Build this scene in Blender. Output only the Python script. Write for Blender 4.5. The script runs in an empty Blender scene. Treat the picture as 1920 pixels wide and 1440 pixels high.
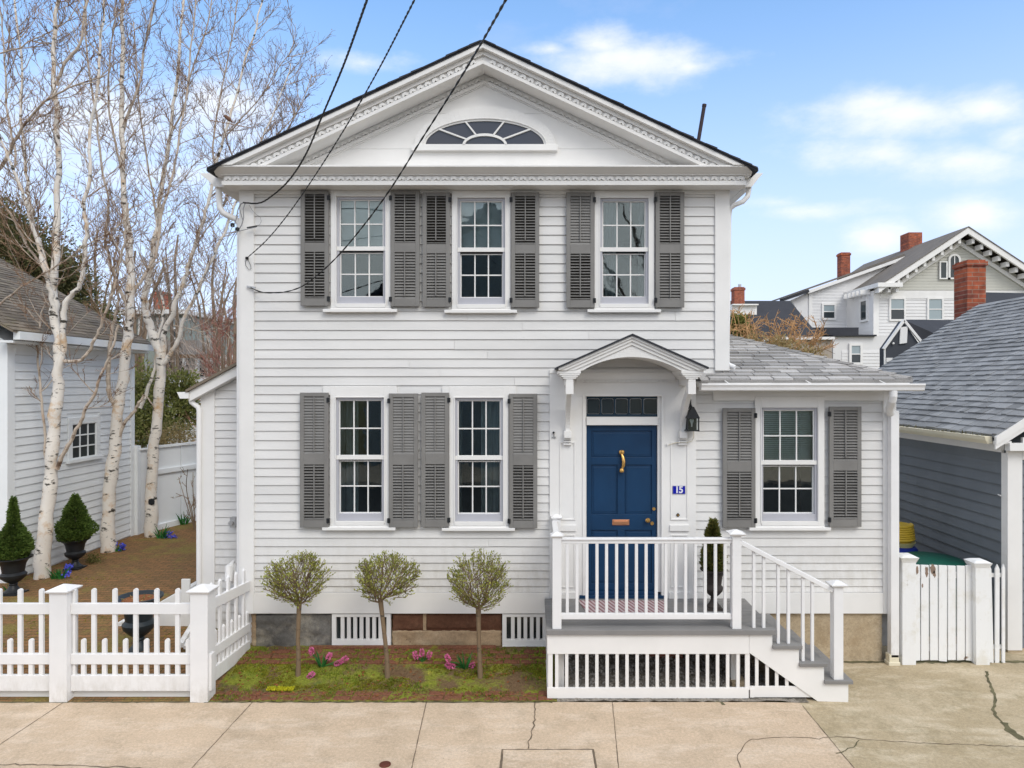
import bpy, math, random
import numpy as np
from mathutils import Vector, Matrix
random.seed(7)
C = bpy.context.scene.collection
D0 = 8.3; F = 1280.0; VX = 1000.0; HY = 720.0; ZC = 3.34
def S(Y): return F / (Y + D0)
def PX(px, Y=0.0): return (px - VX) / S(Y)
def PZ(py, Y=0.0): return ZC - (py - HY) / S(Y)
def P(px, py, Y=0.0): return Vector((PX(px, Y), Y, PZ(py, Y)))
R = random.uniform

# ------------------------------------------------------------------ materials
MATS = {}
def newmat(name):
    m = bpy.data.materials.new(name); m.use_nodes = True
    nt = m.node_tree; b = nt.nodes['Principled BSDF']
    MATS[name] = m
    return m, nt, b
def N(nt, typ, **kw):
    n = nt.nodes.new(typ)
    for k, v in kw.items():
        if k.startswith('i_'):
            key = k[2:]
            key = int(key) if key.isdigit() else key.replace('_', ' ')
            n.inputs[key].default_value = v
        else: setattr(n, k, v)
    return n
def L(nt, a, b): nt.links.new(a, b)
def coords(nt, scale=(1, 1, 1), rot=(0, 0, 0)):
    tc = N(nt, 'ShaderNodeTexCoord'); mp = N(nt, 'ShaderNodeMapping')
    mp.inputs['Scale'].default_value = scale; mp.inputs['Rotation'].default_value = rot
    L(nt, tc.outputs['Object'], mp.inputs['Vector'])
    return mp.outputs[0]
def noise(nt, vec, scale, detail=4, rough=.55):
    n = N(nt, 'ShaderNodeTexNoise'); n.inputs['Scale'].default_value = scale
    n.inputs['Detail'].default_value = detail; n.inputs['Roughness'].default_value = rough
    L(nt, vec, n.inputs['Vector']); return n.outputs['Fac']
def ramp(nt, fac, stops):
    r = N(nt, 'ShaderNodeValToRGB'); e = r.color_ramp.elements
    while len(e) < len(stops): e.new(.5)
    for i, (p, c) in enumerate(stops):
        e[i].position = p; e[i].color = (c[0], c[1], c[2], 1) if hasattr(c, '__len__') else (c, c, c, 1)
    L(nt, fac, r.inputs[0]); return r.outputs[0]
def mixc(nt, fac, a, b, mode='MIX'):
    m = N(nt, 'ShaderNodeMix', data_type='RGBA', blend_type=mode)
    for sock, v in ((m.inputs['Factor'], fac), (m.inputs['A'], a), (m.inputs['B'], b)):
        if hasattr(v, 'is_linked') or hasattr(v, 'links'): L(nt, v, sock)
        elif hasattr(v, '__len__'): sock.default_value = (v[0], v[1], v[2], 1)
        else: sock.default_value = v
    for s in m.inputs:
        pass
    return m.outputs['Result']
def mixc(nt, fac, a, b, mode='MIX'):
    m = N(nt, 'ShaderNodeMix', data_type='RGBA', blend_type=mode)
    socks = [m.inputs[0], m.inputs[6], m.inputs[7]]
    for sock, v in zip(socks, (fac, a, b)):
        if isinstance(v, bpy.types.NodeSocket): L(nt, v, sock)
        elif hasattr(v, '__len__'): sock.default_value = (v[0], v[1], v[2], 1)
        else: sock.default_value = v
    return m.outputs[2]
def bump(nt, b, h, strength=.3, dist=.01):
    bp = N(nt, 'ShaderNodeBump'); bp.inputs['Strength'].default_value = strength
    bp.inputs['Distance'].default_value = dist
    L(nt, h, bp.inputs['Height']); L(nt, bp.outputs[0], b.inputs['Normal'])
def island(nt, lo, hi):
    g = N(nt, 'ShaderNodeNewGeometry'); mr = N(nt, 'ShaderNodeMapRange')
    mr.inputs['To Min'].default_value = lo; mr.inputs['To Max'].default_value = hi
    L(nt, g.outputs['Random Per Island'], mr.inputs['Value']); return mr.outputs[0]
def gray(nt, v):
    c = N(nt, 'ShaderNodeCombineColor')
    for i in range(3): L(nt, v, c.inputs[i])
    return c.outputs[0]
def paint(name, col, rough=.5, var=.05, isl=0.0, scale=3.0, dirt=None, dirtcol=(.3, .28, .24), spec=.35, vscale=(1, 1, 1), bmp=.06, grime=None):
    m, nt, b = newmat(name)
    v = coords(nt, vscale)
    n1 = noise(nt, v, scale, 5)
    c = mixc(nt, 1.0, col, ramp(nt, n1, [(.3, 1 - var), (.7, 1 + var * .4)]), 'MULTIPLY')
    if isl: c = mixc(nt, 1.0, c, gray(nt, island(nt, 1 - isl, 1 + isl * .3)), 'MULTIPLY')
    if dirt:
        n2 = noise(nt, v, scale * 1.7 + 2, 8, .7)
        f = ramp(nt, n2, [(dirt, 0), (dirt + .16, 1)])
        c = mixc(nt, f, c, dirtcol)
    if grime:   # splashed dirt near the foot, in blotches
        sx = N(nt, 'ShaderNodeSeparateXYZ'); L(nt, coords(nt), sx.inputs[0])
        mr = N(nt, 'ShaderNodeMapRange'); L(nt, sx.outputs[2], mr.inputs[0])
        for i_, q_ in enumerate((grime[0], grime[1], 1.0, 0.0)): mr.inputs[i_ + 1].default_value = q_
        ng = ramp(nt, noise(nt, coords(nt, (1, 1, .45)), 9, 8, .72), [(.42, 0), (.66, 1)])
        mm = N(nt, 'ShaderNodeMath', operation='MULTIPLY'); L(nt, mr.outputs[0], mm.inputs[0]); L(nt, ng, mm.inputs[1])
        m2 = N(nt, 'ShaderNodeMath', operation='MULTIPLY'); L(nt, mm.outputs[0], m2.inputs[0]); m2.inputs[1].default_value = .5
        c = mixc(nt, m2.outputs[0], c, (.36, .32, .24))
    L(nt, c, b.inputs['Base Color'])
    b.inputs['Roughness'].default_value = rough; b.inputs['Specular IOR Level'].default_value = spec
    n3 = noise(nt, v, 60, 3)
    bump(nt, b, n3, bmp, .004)
    return m
WHITE = paint('white_paint', (.735, .722, .70), .55, .10, .05, 1.6, .72, (.50, .47, .41), vscale=(.5, 1, 2.5), grime=(.3, 1.5))
TRIM = paint('trim_paint', (.80, .785, .76), .5, .06, 0, 2.0, .74, (.56, .53, .47))
TRIMW = paint('worn_white_paint', (.77, .76, .73), .55, .08, .03, 2.5, .70, (.48, .46, .40))
VINYL = paint('white_vinyl', (.83, .82, .81), .42, .05, .03, 3.0, .72, (.60, .57, .50), spec=.4, grime=(.0, .32))
CREAM = paint('cream_paint', (.72, .66, .5), .5, .05)
GAPSHADE = paint('louvre_gap_shade', (.075, .068, .06), .8, .2)  # near-black colour stands for the shade in the louvre gaps
SHUT = paint('shutter_grey', (.215, .207, .195), .55, .12, 0, 4.0, .72, (.30, .27, .23))
BLUE = paint('door_blue', (.005, .038, .100), .45, .18, 0, 3.0, spec=.35)
TEAL = paint('transom_teal', (.012, .035, .06), .35, .1)
DECK = paint('deck_grey', (.235, .228, .22), .55, .12, 0, 3.0, .70, (.30, .28, .25), vscale=(1, 6, 1))
BLACK = paint('black_iron', (.018, .02, .023), .45, .2, 0, 8.0)
WIRE = paint('wire_black', (.012, .012, .012), .5, .1)
GREYW = paint('wire_grey', (.25, .25, .26), .5, .1)
GREYS = paint('grey_siding', (.165, .185, .205), .6, .12, .08, 2.0, .66, (.2, .17, .11))
DGREYS = paint('dark_grey_siding', (.055, .06, .072), .7, .1, .05, 2.0)
COOLW = paint('cool_white_siding', (.84, .865, .87), .55, .06, .05, 1.8, .72, (.5, .52, .5))
FARW = paint('far_white_siding', (.74, .73, .72), .6, .06, .03, .8, .68, (.46, .47, .42))
FARTAN = paint('far_tan_siding', (.56, .55, .49), .7, .06, .03, .8)
FARG = paint('far_green_siding', (.30, .34, .31), .7, .1)
TAN = paint('tan_wall', (.4, .34, .28), .8, .1)
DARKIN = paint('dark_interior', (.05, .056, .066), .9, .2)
CURT = paint('curtain_grey', (.30, .34, .34), .9, .3, 0, 5.0, vscale=(6, 1, .5))
BLIND = paint('blind_pale', (.80, .86, .85), .8, .1, 0, 3.0)
RED = paint('bucket_red', (.45, .06, .03), .5, .1)
YELL = paint('yellow_plastic', (.62, .42, .04), .45, .15, 0, 6)
PALEY = paint('pale_yellow_plastic', (.62, .58, .25), .45, .1)
BINB = paint('blue_plastic', (.004, .02, .22), .4, .1)
BING = paint('green_plastic', (.01, .1, .07), .5, .2)
PLQB = paint('plaque_blue', (.005, .01, .35), .25, .02)
PLQW = paint('plaque_white', (.75, .75, .8), .3, .02)
PINK = paint('hyacinth_pink', (.82, .20, .42), .6, .25, .25, 20)
BLUEF = paint('blue_flower', (.1, .12, .7), .6, .2, .2, 20)
YELF = paint('yellow_moss', (.55, .52, .02), .9, .2, .2, 20)
TERRA = paint('coir_brown', (.25, .09, .03), .9, .3, .1, 20)
BIRD = paint('brown_feather', (.16, .08, .05), .8, .2)
def metal(name, col, rough):
    m, nt, b = newmat(name); b.inputs['Base Color'].default_value = (*col, 1)
    b.inputs['Metallic'].default_value = .85; b.inputs['Roughness'].default_value = rough
    v = coords(nt); bump(nt, b, noise(nt, v, 40), .2, .003); return m
BRASS = metal('brass', (.72, .42, .13), .32)
COPPER = metal('copper', (.75, .36, .2), .35)
GALV = metal('galvanised', (.5, .5, .5), .45)

def bark(name, base, dark, tanc, ringscale=9, amt=.62):
    m, nt, b = newmat(name)
    v = coords(nt, (2.2, 2.2, ringscale)); v2 = coords(nt, (1, 1, 1))
    n1 = noise(nt, v, 2.2, 6, .65); n2 = noise(nt, v2, 3.2, 6, .7); n3 = noise(nt, v2, 5, 5, .6)
    c = mixc(nt, ramp(nt, n2, [(.52, 0), (.68, 1)]), base, tanc)
    c = mixc(nt, ramp(nt, n1, [(amt, 0), (amt + .06, 1)]), c, dark)
    c = mixc(nt, ramp(nt, n3, [(.66, 0), (.73, 1)]), c, dark)
    L(nt, c, b.inputs['Base Color']); b.inputs['Roughness'].default_value = .8
    bump(nt, b, n1, .5, .01); return m
BIRCH = bark('birch_bark', (.76, .71, .64), (.045, .04, .03), (.58, .38, .20), 5, .56)
BIRCHT = bark('birch_limb', (.50, .42, .34), (.17, .11, .075), (.42, .30, .21), 3, .56)
TWIG = paint('birch_twig', (.34, .21, .13), .85, .3, .45, 3)
HTRUNK = bark('shrub_bark', (.19, .13, .075), (.06, .045, .03), (.24, .17, .10), 5, .55)
BROWNB = bark('brown_bark', (.24, .175, .12), (.04, .03, .022), (.2, .15, .1))
REDT = paint('red_twig', (.48, .23, .18), .85, .2, .4, 4)
FARTW = paint('far_twig', (.46, .37, .31), .9, .2, .4, 2)
DRYV = paint('dry_vine', (.62, .36, .17), .9, .2, .4, 2)
def leafm(name, c1, c2, rough=.55):
    m, nt, b = newmat(name)
    f = island(nt, 0, 1)
    v = coords(nt); n = noise(nt, v, 3.0, 3)
    c = mixc(nt, f, c1, c2); c = mixc(nt, 1.0, c, ramp(nt, n, [(.3, .65), (.7, 1.25)]), 'MULTIPLY')
    L(nt, c, b.inputs['Base Color']); b.inputs['Roughness'].default_value = rough
    b.inputs['Specular IOR Level'].default_value = .3
    # translucency
    tr = N(nt, 'ShaderNodeBsdfTranslucent'); L(nt, c, tr.inputs[0])
    mx = N(nt, 'ShaderNodeMixShader'); mx.inputs[0].default_value = .25
    L(nt, b.outputs[0], mx.inputs[1]); L(nt, tr.outputs[0], mx.inputs[2])
    out = nt.nodes['Material Output']; L(nt, mx.outputs[0], out.inputs[0]); return m
HOLLY = leafm('holly_leaf', (.16, .19, .03), (.48, .48, .11))
TOPI = leafm('conifer_leaf', (.05, .10, .02), (.19, .27, .06))
TOPIB = leafm('conifer_brownish', (.06, .10, .02), (.26, .22, .06))
EVER = leafm('evergreen_dark', (.07, .08, .03), (.20, .19, .08))
SHRUB = leafm('shrub_green', (.12, .15, .03), (.34, .32, .10))
BULB = leafm('bulb_leaf', (.02, .13, .03), (.06, .25, .05))
GRASS = leafm('grass_blade', (.10, .17, .015), (.30, .33, .03))
MOSS = leafm('moss_tuft', (.16, .17, .015), (.33, .30, .03))
OCHRE = leafm('ochre_leaf', (.42, .29, .13), (.36, .30, .14))

def shingle(name, col, var=.35, moss=None):
    m, nt, b = newmat(name)
    v = coords(nt); n = noise(nt, v, 1.2, 5); n2 = noise(nt, v, 90, 2)
    c = mixc(nt, 1.0, col, gray(nt, island(nt, 1 - var, 1 + var * .5)), 'MULTIPLY')
    c = mixc(nt, 1.0, c, ramp(nt, n, [(.3, .82), (.7, 1.12)]), 'MULTIPLY')
    c = mixc(nt, 1.0, c, ramp(nt, n2, [(.3, .8), (.7, 1.15)]), 'MULTIPLY')
    if moss: c = mixc(nt, ramp(nt, noise(nt, v, 4, 6, .7), [(.55, 0), (.7, .7)]), c, moss)
    L(nt, c, b.inputs['Base Color']); b.inputs['Roughness'].default_value = .9
    bump(nt, b, n2, .4, .004); return m
SH_WING = shingle('wing_shingle', (.42, .405, .39), .34)
SH_GAR = shingle('garage_shingle', (.275, .28, .285), .26)
SH_BLACK = shingle('black_shingle', (.035, .037, .045), .3)
SH_BROWN = shingle('brown_shingle', (.22, .18, .135), .4, (.20, .18, .08))
SH_FARB = shingle('far_brown_shingle', (.17, .15, .13), .2)

def brickmat(name, c1, c2, mort, bs=(4, 4, 4), rot=(math.pi / 2, 0, 0), soot=None):
    m, nt, b = newmat(name)
    v = coords(nt, (1, 1, 1), rot)
    br = N(nt, 'ShaderNodeTexBrick'); L(nt, v, br.inputs['Vector'])
    br.inputs['Color1'].default_value = (*c1, 1); br.inputs['Color2'].default_value = (*c2, 1); br.inputs['Mortar'].default_value = (*mort, 1)
    br.inputs['Scale'].default_value = bs[0]; br.inputs['Mortar Size'].default_value = .02
    br.inputs['Brick Width'].default_value = .9; br.inputs['Row Height'].default_value = .3
    c = mixc(nt, 1.0, br.outputs[0], ramp(nt, noise(nt, v, 6, 5), [(.3, .6), (.7, 1.3)]), 'MULTIPLY')
    L(nt, c, b.inputs['Base Color']); b.inputs['Roughness'].default_value = .9
    bump(nt, b, br.outputs['Fac'], -.4, .01); return m
CHIM = brickmat('chimney_brick', (.36, .09, .04), (.25, .06, .03), (.25, .2, .17))
CHIM2 = brickmat('old_chimney_brick', (.42, .1, .04), (.2, .05, .03), (.28, .2, .15), (3, 3, 3))

def concrete(name, c1, c2, c3, stain=(.22, .18, .11)):
    m, nt, b = newmat(name)
    v = coords(nt)
    n1 = noise(nt, v, .9, 8, .62); n2 = noise(nt, v, 7, 8, .75); n3 = noise(nt, v, 160, 3, .7)
    n4 = noise(nt, coords(nt, (1, 2.4, 1)), 1.7, 9, .7)
    c = mixc(nt, ramp(nt, n1, [(.35, 0), (.65, 1)]), c1, c2)
    c = mixc(nt, ramp(nt, n4, [(.48, 0), (.64, .85)]), c, c3)
    n5 = noise(nt, coords(nt, (1.0, .8, 1), (0, 0, .5)), 2.6, 10, .78)
    c = mixc(nt, ramp(nt, n5, [(.5, 0), (.62, .38)]), c, stain)
    c = mixc(nt, ramp(nt, n2, [(.56, 0), (.74, .5)]), c, stain)
    c = mixc(nt, 1.0, c, ramp(nt, n3, [(.3, .8), (.65, 1.15)]), 'MULTIPLY')
    c = mixc(nt, 1.0, c, ramp(nt, noise(nt, v, 38, 5, .75), [(.36, .86), (.62, 1.10)]), 'MULTIPLY')
    # small dark pits
    vo = N(nt, 'ShaderNodeTexVoronoi'); vo.inputs['Scale'].default_value = 5.0; L(nt, v, vo.inputs['Vector'])
    c = mixc(nt, ramp(nt, vo.outputs['Distance'], [(.0, 1), (.035, 0)]), c, (.08, .06, .04))
    L(nt, c, b.inputs['Base Color']); b.inputs['Roughness'].default_value = .92; b.inputs['Specular IOR Level'].default_value = .2
    bump(nt, b, n3, .35, .004); return m
SIDE = concrete('sidewalk_concrete', (.63, .485, .345), (.53, .41, .29), (.68, .55, .42), (.36, .28, .19))
DRIVE = concrete('driveway_concrete', (.50, .41, .28), (.40, .32, .20), (.60, .51, .37), (.25, .21, .12))
ASPH = concrete('asphalt', (.06, .06, .06), (.05, .05, .05), (.08, .08, .08), (.04, .04, .04))
FTAN = concrete('parged_concrete', (.48, .39, .27), (.40, .31, .20), (.55, .46, .33), (.25, .17, .09))
FGREY = concrete('parged_stone', (.19, .18, .165), (.12, .115, .105), (.40, .36, .29), (.1, .09, .08))
FBROWN = concrete('brownstone', (.13, .06, .035), (.09, .04, .025), (.2, .1, .06), (.05, .03, .02))
FMORT = concrete('old_mortar', (.40, .29, .18), (.33, .23, .14), (.48, .38, .26), (.2, .13, .07))
CRACK = paint('crack_dark', (.17, .13, .09), .95, .3, 0, 9)
CRACKM = paint('crack_moss', (.155, .14, .075), .95, .5, 0, 9)

def groundmix(name, cols, scale, brick=None, rough=.95):
    m, nt, b = newmat(name)
    v = coords(nt)
    if brick:
        br = N(nt, 'ShaderNodeTexBrick'); L(nt, v, br.inputs['Vector'])
        br.inputs['Color1'].default_value = (*brick[0], 1); br.inputs['Color2'].default_value = (*brick[1], 1)
        br.inputs['Mortar'].default_value = (*brick[2], 1); br.inputs['Scale'].default_value = 4.6
        br.inputs['Mortar Size'].default_value = .03; br.inputs['Row Height'].default_value = .45; br.inputs['Brick Width'].default_value = .95
        c = br.outputs[0]
    else: c = cols[0]
    for i, (cc, th, sc) in enumerate(cols[1:]):
        mp = N(nt, 'ShaderNodeMapping'); mp.inputs['Location'].default_value = (i * 7.3, i * 3.1, 0); L(nt, v, mp.inputs['Vector'])
        n = noise(nt, mp.outputs[0], sc, 9, .72)
        c = mixc(nt, ramp(nt, n, [(th, 0), (th + .1, 1)]), c, cc)
    n3 = noise(nt, v, 45, 5, .7)
    c = mixc(nt, 1.0, c, ramp(nt, n3, [(.3, .55), (.7, 1.35)]), 'MULTIPLY')
    L(nt, c, b.inputs['Base Color']); b.inputs['Roughness'].default_value = rough; b.inputs['Specular IOR Level'].default_value = .1
    bump(nt, b, n3, .8, .02); return m
BEDM = groundmix('bed_soil_moss', [(.17, .11, .06), ((.22, .24, .035), .44, 1.8), ((.42, .38, .06), .60, 3.2), ((.10, .16, .03), .58, 2.9), ((.18, .11, .065), .56, 2.4), ((.08, .055, .035), .60, 5)], 3)
YARDM = groundmix('yard_brick', [(.12, .06, .04), ((.24, .19, .06), .50, .9), ((.30, .26, .07), .62, 2.2), ((.14, .10, .06), .64, 3.4)], 3, brick=((.31, .165, .075), (.23, .135, .065), (.10, .085, .04)))
EARTH = groundmix('earth', [(.12, .10, .05), ((.12, .14, .04), .5, .3)], 3)
BRICKE = groundmix('edge_brick', [(.23, .10, .06), ((.24, .21, .04), .56, 4), ((.12, .09, .04), .64, 7)], 3)
GRAVM = groundmix('gravel_grey', [(.30, .27, .23), ((.17, .15, .12), .5, 9)], 3)
STONE = paint('pebble', (.42, .39, .35), .9, .2, .6, 20)

def rugmat():
    m, nt, b = newmat('striped_rug')
    v = coords(nt, (1, 1, 1), (0, 0, math.radians(-18)))
    w = N(nt, 'ShaderNodeTexWave', wave_type='BANDS', bands_direction='X'); L(nt, v, w.inputs['Vector'])
    w.inputs['Scale'].default_value = 6.4; w.inputs['Distortion'].default_value = 1.2; w.inputs['Detail'].default_value = 3
    c = ramp(nt, w.outputs['Fac'], [(.25, (.30, .15, .16)), (.5, (.46, .30, .31)), (.8, (.60, .51, .50))])
    L(nt, c, b.inputs['Base Color']); b.inputs['Roughness'].default_value = .95
    bump(nt, b, noise(nt, v, 120), .5, .004); return m
RUG = rugmat()
def glassmat():
    m, nt, b = newmat('window_glass')
    gl = N(nt, 'ShaderNodeBsdfGlossy'); gl.inputs['Roughness'].default_value = .02; gl.inputs['Color'].default_value = (.85, .95, .95, 1)
    tr = N(nt, 'ShaderNodeBsdfTransparent'); tr.inputs['Color'].default_value = (.90, .94, .955, 1)
    fr = N(nt, 'ShaderNodeFresnel'); fr.inputs['IOR'].default_value = 1.75
    v = coords(nt); bp = N(nt, 'ShaderNodeBump'); bp.inputs['Strength'].default_value = .05; bp.inputs['Distance'].default_value = .02
    L(nt, noise(nt, v, 4.0, 2), bp.inputs['Height']); L(nt, bp.outputs[0], gl.inputs['Normal'])
    mx = N(nt, 'ShaderNodeMixShader'); L(nt, fr.outputs[0], mx.inputs[0]); L(nt, tr.outputs[0], mx.inputs[1]); L(nt, gl.outputs[0], mx.inputs[2])
    L(nt, mx.outputs[0], nt.nodes['Material Output'].inputs[0]); return m
GLASS = glassmat()
def dglass(name, col):
    m, nt, b = newmat(name); b.inputs['Base Color'].default_value = (*col, 1); b.inputs['Roughness'].default_value = .08
    return m
DGLASS = dglass('dark_glass', (.03, .04, .045)); PGLASS = dglass('pale_glass', (.3, .36, .38)); FGLASS = dglass('fan_glass', (.05, .05, .06))

# ------------------------------------------------------------------ mesh builder
ORG = {}
def org_of(o): return ORG.get(o.name, Vector((0, 0, 0)))
class MB:
    def __init__(s): s.v = []; s.f = []
    def add(s, vs, fs):
        n = len(s.v); s.v += [tuple(p) for p in vs]; s.f += [tuple(i + n for i in f) for f in fs]; return s
    def box(s, x0, x1, y0, y1, z0, z1):
        return s.add([(x0, y0, z0), (x1, y0, z0), (x1, y1, z0), (x0, y1, z0), (x0, y0, z1), (x1, y0, z1), (x1, y1, z1), (x0, y1, z1)],
                     [(0, 3, 2, 1), (4, 5, 6, 7), (0, 1, 5, 4), (1, 2, 6, 5), (2, 3, 7, 6), (3, 0, 4, 7)])
    def hexa(s, a, b):  # two quads (lists of 4 points)
        return s.add(list(a) + list(b), [(0, 1, 2, 3), (7, 6, 5, 4), (0, 4, 5, 1), (1, 5, 6, 2), (2, 6, 7, 3), (3, 7, 4, 0)])
    def beam(s, p, q, w, h, up=(0, 0, 1)):
        p = Vector(p); q = Vector(q); d = (q - p).normalized(); u = Vector(up)
        a = d.cross(u)
        if a.length < 1e-4: a = d.cross(Vector((0, 1, 0)))
        a.normalize(); b = a.cross(d).normalized(); a *= w / 2; b *= h / 2
        return s.hexa([p - a - b, p + a - b, p + a + b, p - a + b], [q - a - b, q + a - b, q + a + b, q - a + b])
    def prism(s, poly, axis, a, b):  # poly 2d, extruded along axis from a to b
        n = len(poly)
        def mk(p, t): return (p[0], t, p[1]) if axis == 'y' else ((t, p[0], p[1]) if axis == 'x' else (p[0], p[1], t))
        vs = [mk(p, a) for p in poly] + [mk(p, b) for p in poly]
        fs = [tuple(range(n)), tuple(range(2 * n - 1, n - 1, -1))] + [(i, i + n, (i + 1) % n + n, (i + 1) % n) for i in range(n)]
        return s.add(vs, fs)
    def strip(s, outer, inner, axis, a, b):  # ring between two matching open polylines, extruded
        for i in range(len(outer) - 1):
            s.prism([outer[i], outer[i + 1], inner[i + 1], inner[i]], axis, a, b)
        return s
    def tube(s, pts, r, n=6, cap=True):
        pts = [Vector(p) for p in pts]; k = len(pts)
        rs = r if hasattr(r, '__len__') else [r] * k
        d = (pts[1] - pts[0]).normalized(); a = d.orthogonal().normalized(); vs = []; fs = []
        for i, p in enumerate(pts):
            if 0 < i < k - 1: t = (pts[i + 1] - pts[i - 1])
            elif i: t = pts[i] - pts[i - 1]
            else: t = pts[1] - pts[0]
            if t.length < 1e-9: t = d
            t.normalize(); a = (a - t * a.dot(t))
            if a.length < 1e-6: a = t.orthogonal()
            a.normalize(); b = t.cross(a)
            for j in range(n):
                an = 2 * math.pi * j / n
                vs.append(p + (a * math.cos(an) + b * math.sin(an)) * rs[i])
        for i in range(k - 1):
            for j in range(n):
                fs.append((i * n + j, i * n + (j + 1) % n, (i + 1) * n + (j + 1) % n, (i + 1) * n + j))
        if cap: fs += [tuple(range(n - 1, -1, -1)), tuple(range((k - 1) * n, k * n))]
        return s.add(vs, fs)
    def lathe(s, prof, c, n=20, sx=1, sy=1):
        c = Vector(c); vs = []; fs = []; k = len(prof)
        for r, z in prof:
            for j in range(n):
                an = 2 * math.pi * j / n; vs.append((c.x + r * math.cos(an) * sx, c.y + r * math.sin(an) * sy, c.z + z))
        for i in range(k - 1):
            for j in range(n): fs.append((i * n + j, i * n + (j + 1) % n, (i + 1) * n + (j + 1) % n, (i + 1) * n + j))
        fs += [tuple(range(n - 1, -1, -1)), tuple(range((k - 1) * n, k * n))]
        return s.add(vs, fs)
    def leaf(s, p, d, l, w, nrm=None):
        d = d.normalized(); a = d.cross(nrm if nrm is not None else Vector((R(-1, 1), R(-1, 1), R(-1, 1))))
        if a.length < 1e-3: a = d.orthogonal()
        a.normalize(); m = p + d * l * .5
        return s.add([p, m + a * w / 2, p + d * l, m - a * w / 2], [(0, 1, 2, 3)])
    def build(s, name, mat, parent=None, smooth=False, bevel=0, org=None, closed=True):
        me = bpy.data.meshes.new(name)
        o0 = org_of(parent) if parent is not None else Vector(org or (0, 0, 0))
        v = np.array(s.v, dtype=np.float64) - np.array(o0)
        me.from_pydata(v.tolist(), [], s.f); me.materials.append(mat)
        if closed and len(s.v) < 60000:
            import bmesh
            bm = bmesh.new(); bm.from_mesh(me); bmesh.ops.recalc_face_normals(bm, faces=bm.faces); bm.to_mesh(me); bm.free()
        if smooth:
            for p in me.polygons: p.use_smooth = True
        me.update()
        o = bpy.data.objects.new(name, me); C.objects.link(o)
        if parent is not None: o.parent = parent; ORG[o.name] = o0
        else: o.location = o0; ORG[o.name] = Vector(o0)
        if bevel:
            m = o.modifiers.new('Bevel', 'BEVEL'); m.width = bevel; m.segments = 2; m.limit_method = 'ANGLE'; m.angle_limit = math.radians(50)
        if smooth:
            m = o.modifiers.new('EdgeSplit', 'EDGE_SPLIT'); m.split_angle = math.radians(50)
        return o
def tag(o, label, cat, group=None, kind=None):
    if kind: o['kind'] = kind
    if label: o['label'] = label
    if cat: o['category'] = cat
    if group: o['group'] = group
    return o
def thing(name, loc, label, cat, group=None):
    o = bpy.data.objects.new(name, None); C.objects.link(o); o.location = loc; ORG[o.name] = Vector(loc)
    o.empty_display_size = .2
    return tag(o, label, cat, group)
def struct(o, label=None):
    o['kind'] = 'structure'
    if label: o['label'] = label
    return o
def rect_sub(rects, cut):
    out = []; cx0, cx1, cz0, cz1 = cut
    for x0, x1, z0, z1 in rects:
        if cx1 <= x0 or cx0 >= x1 or cz1 <= z0 or cz0 >= z1: out.append((x0, x1, z0, z1)); continue
        if cz0 > z0: out.append((x0, x1, z0, cz0))
        if cz1 < z1: out.append((x0, x1, cz1, z1))
        a, b = max(z0, cz0), min(z1, cz1)
        if cx0 > x0: out.append((x0, cx0, a, b))
        if cx1 < x1: out.append((cx1, x1, a, b))
    return out
def pieces(rect, cuts):
    r = [rect]
    for c in cuts: r = rect_sub(r, c)
    return [q for q in r if q[1] - q[0] > .002 and q[3] - q[2] > .002]
def siding(mb, p0, h, n, u0, u1, rows, cuts=(), bot=.018, top=.004, clipf=None, back=0.0, gap=.006, joints=True):
    """lapped boards on the plane through p0 with horizontal dir h and outward normal n; rows are ascending z"""
    p0 = Vector(p0); h = Vector(h); n = Vector(n)
    for i in range(len(rows) - 1):
        z0, z1 = rows[i], rows[i + 1]
        if z1 - z0 > .06 and joints:
            us = [u0]
            while us[-1] < u1: us.append(us[-1] + R(1.8, 4.6))
            us = us[:-1] + [u1]
            if len(us) > 2 and us[-1] - us[-2] < .4: us.pop(-2)
        else: us = [u0, u1]
        for (a, b, c, d) in [q for k_ in range(len(us) - 1) for q in pieces((us[k_] + (.0028 if k_ else 0), us[k_ + 1], z0, z1), cuts)]:
            if abs(c - z0) < 1e-6 and d - c > .03: c += gap
            if clipf:
                k0, k1 = clipf(c), clipf(d)
                q0 = (max(a, k0[0]), min(b, k0[1])); q1 = (max(a, k1[0]), min(b, k1[1]))
                if q0[1] - q0[0] < .01: continue
                if q1[1] < q1[0]: m_ = (q1[0] + q1[1]) / 2; q1 = (m_, m_ + .001)
            else: q0 = q1 = (a, b)
            o = [bot + (top - bot) * (z - z0) / (z1 - z0) for z in (c, d)]
            def pt(u, z, off): v = p0 + h * u + n * off; return Vector((v.x, v.y, z))
            w = R(-.0022, .0022) if d - c > .05 else 0
            mb.hexa([pt(q0[0], c, -back), pt(q0[1], c, -back), pt(q0[1], c + w, o[0]), pt(q0[0], c - w, o[0])],
                    [pt(q1[0], d, -back), pt(q1[1], d, -back), pt(q1[1], d, o[1]), pt(q1[0], d, o[1])])
    return mb
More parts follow.
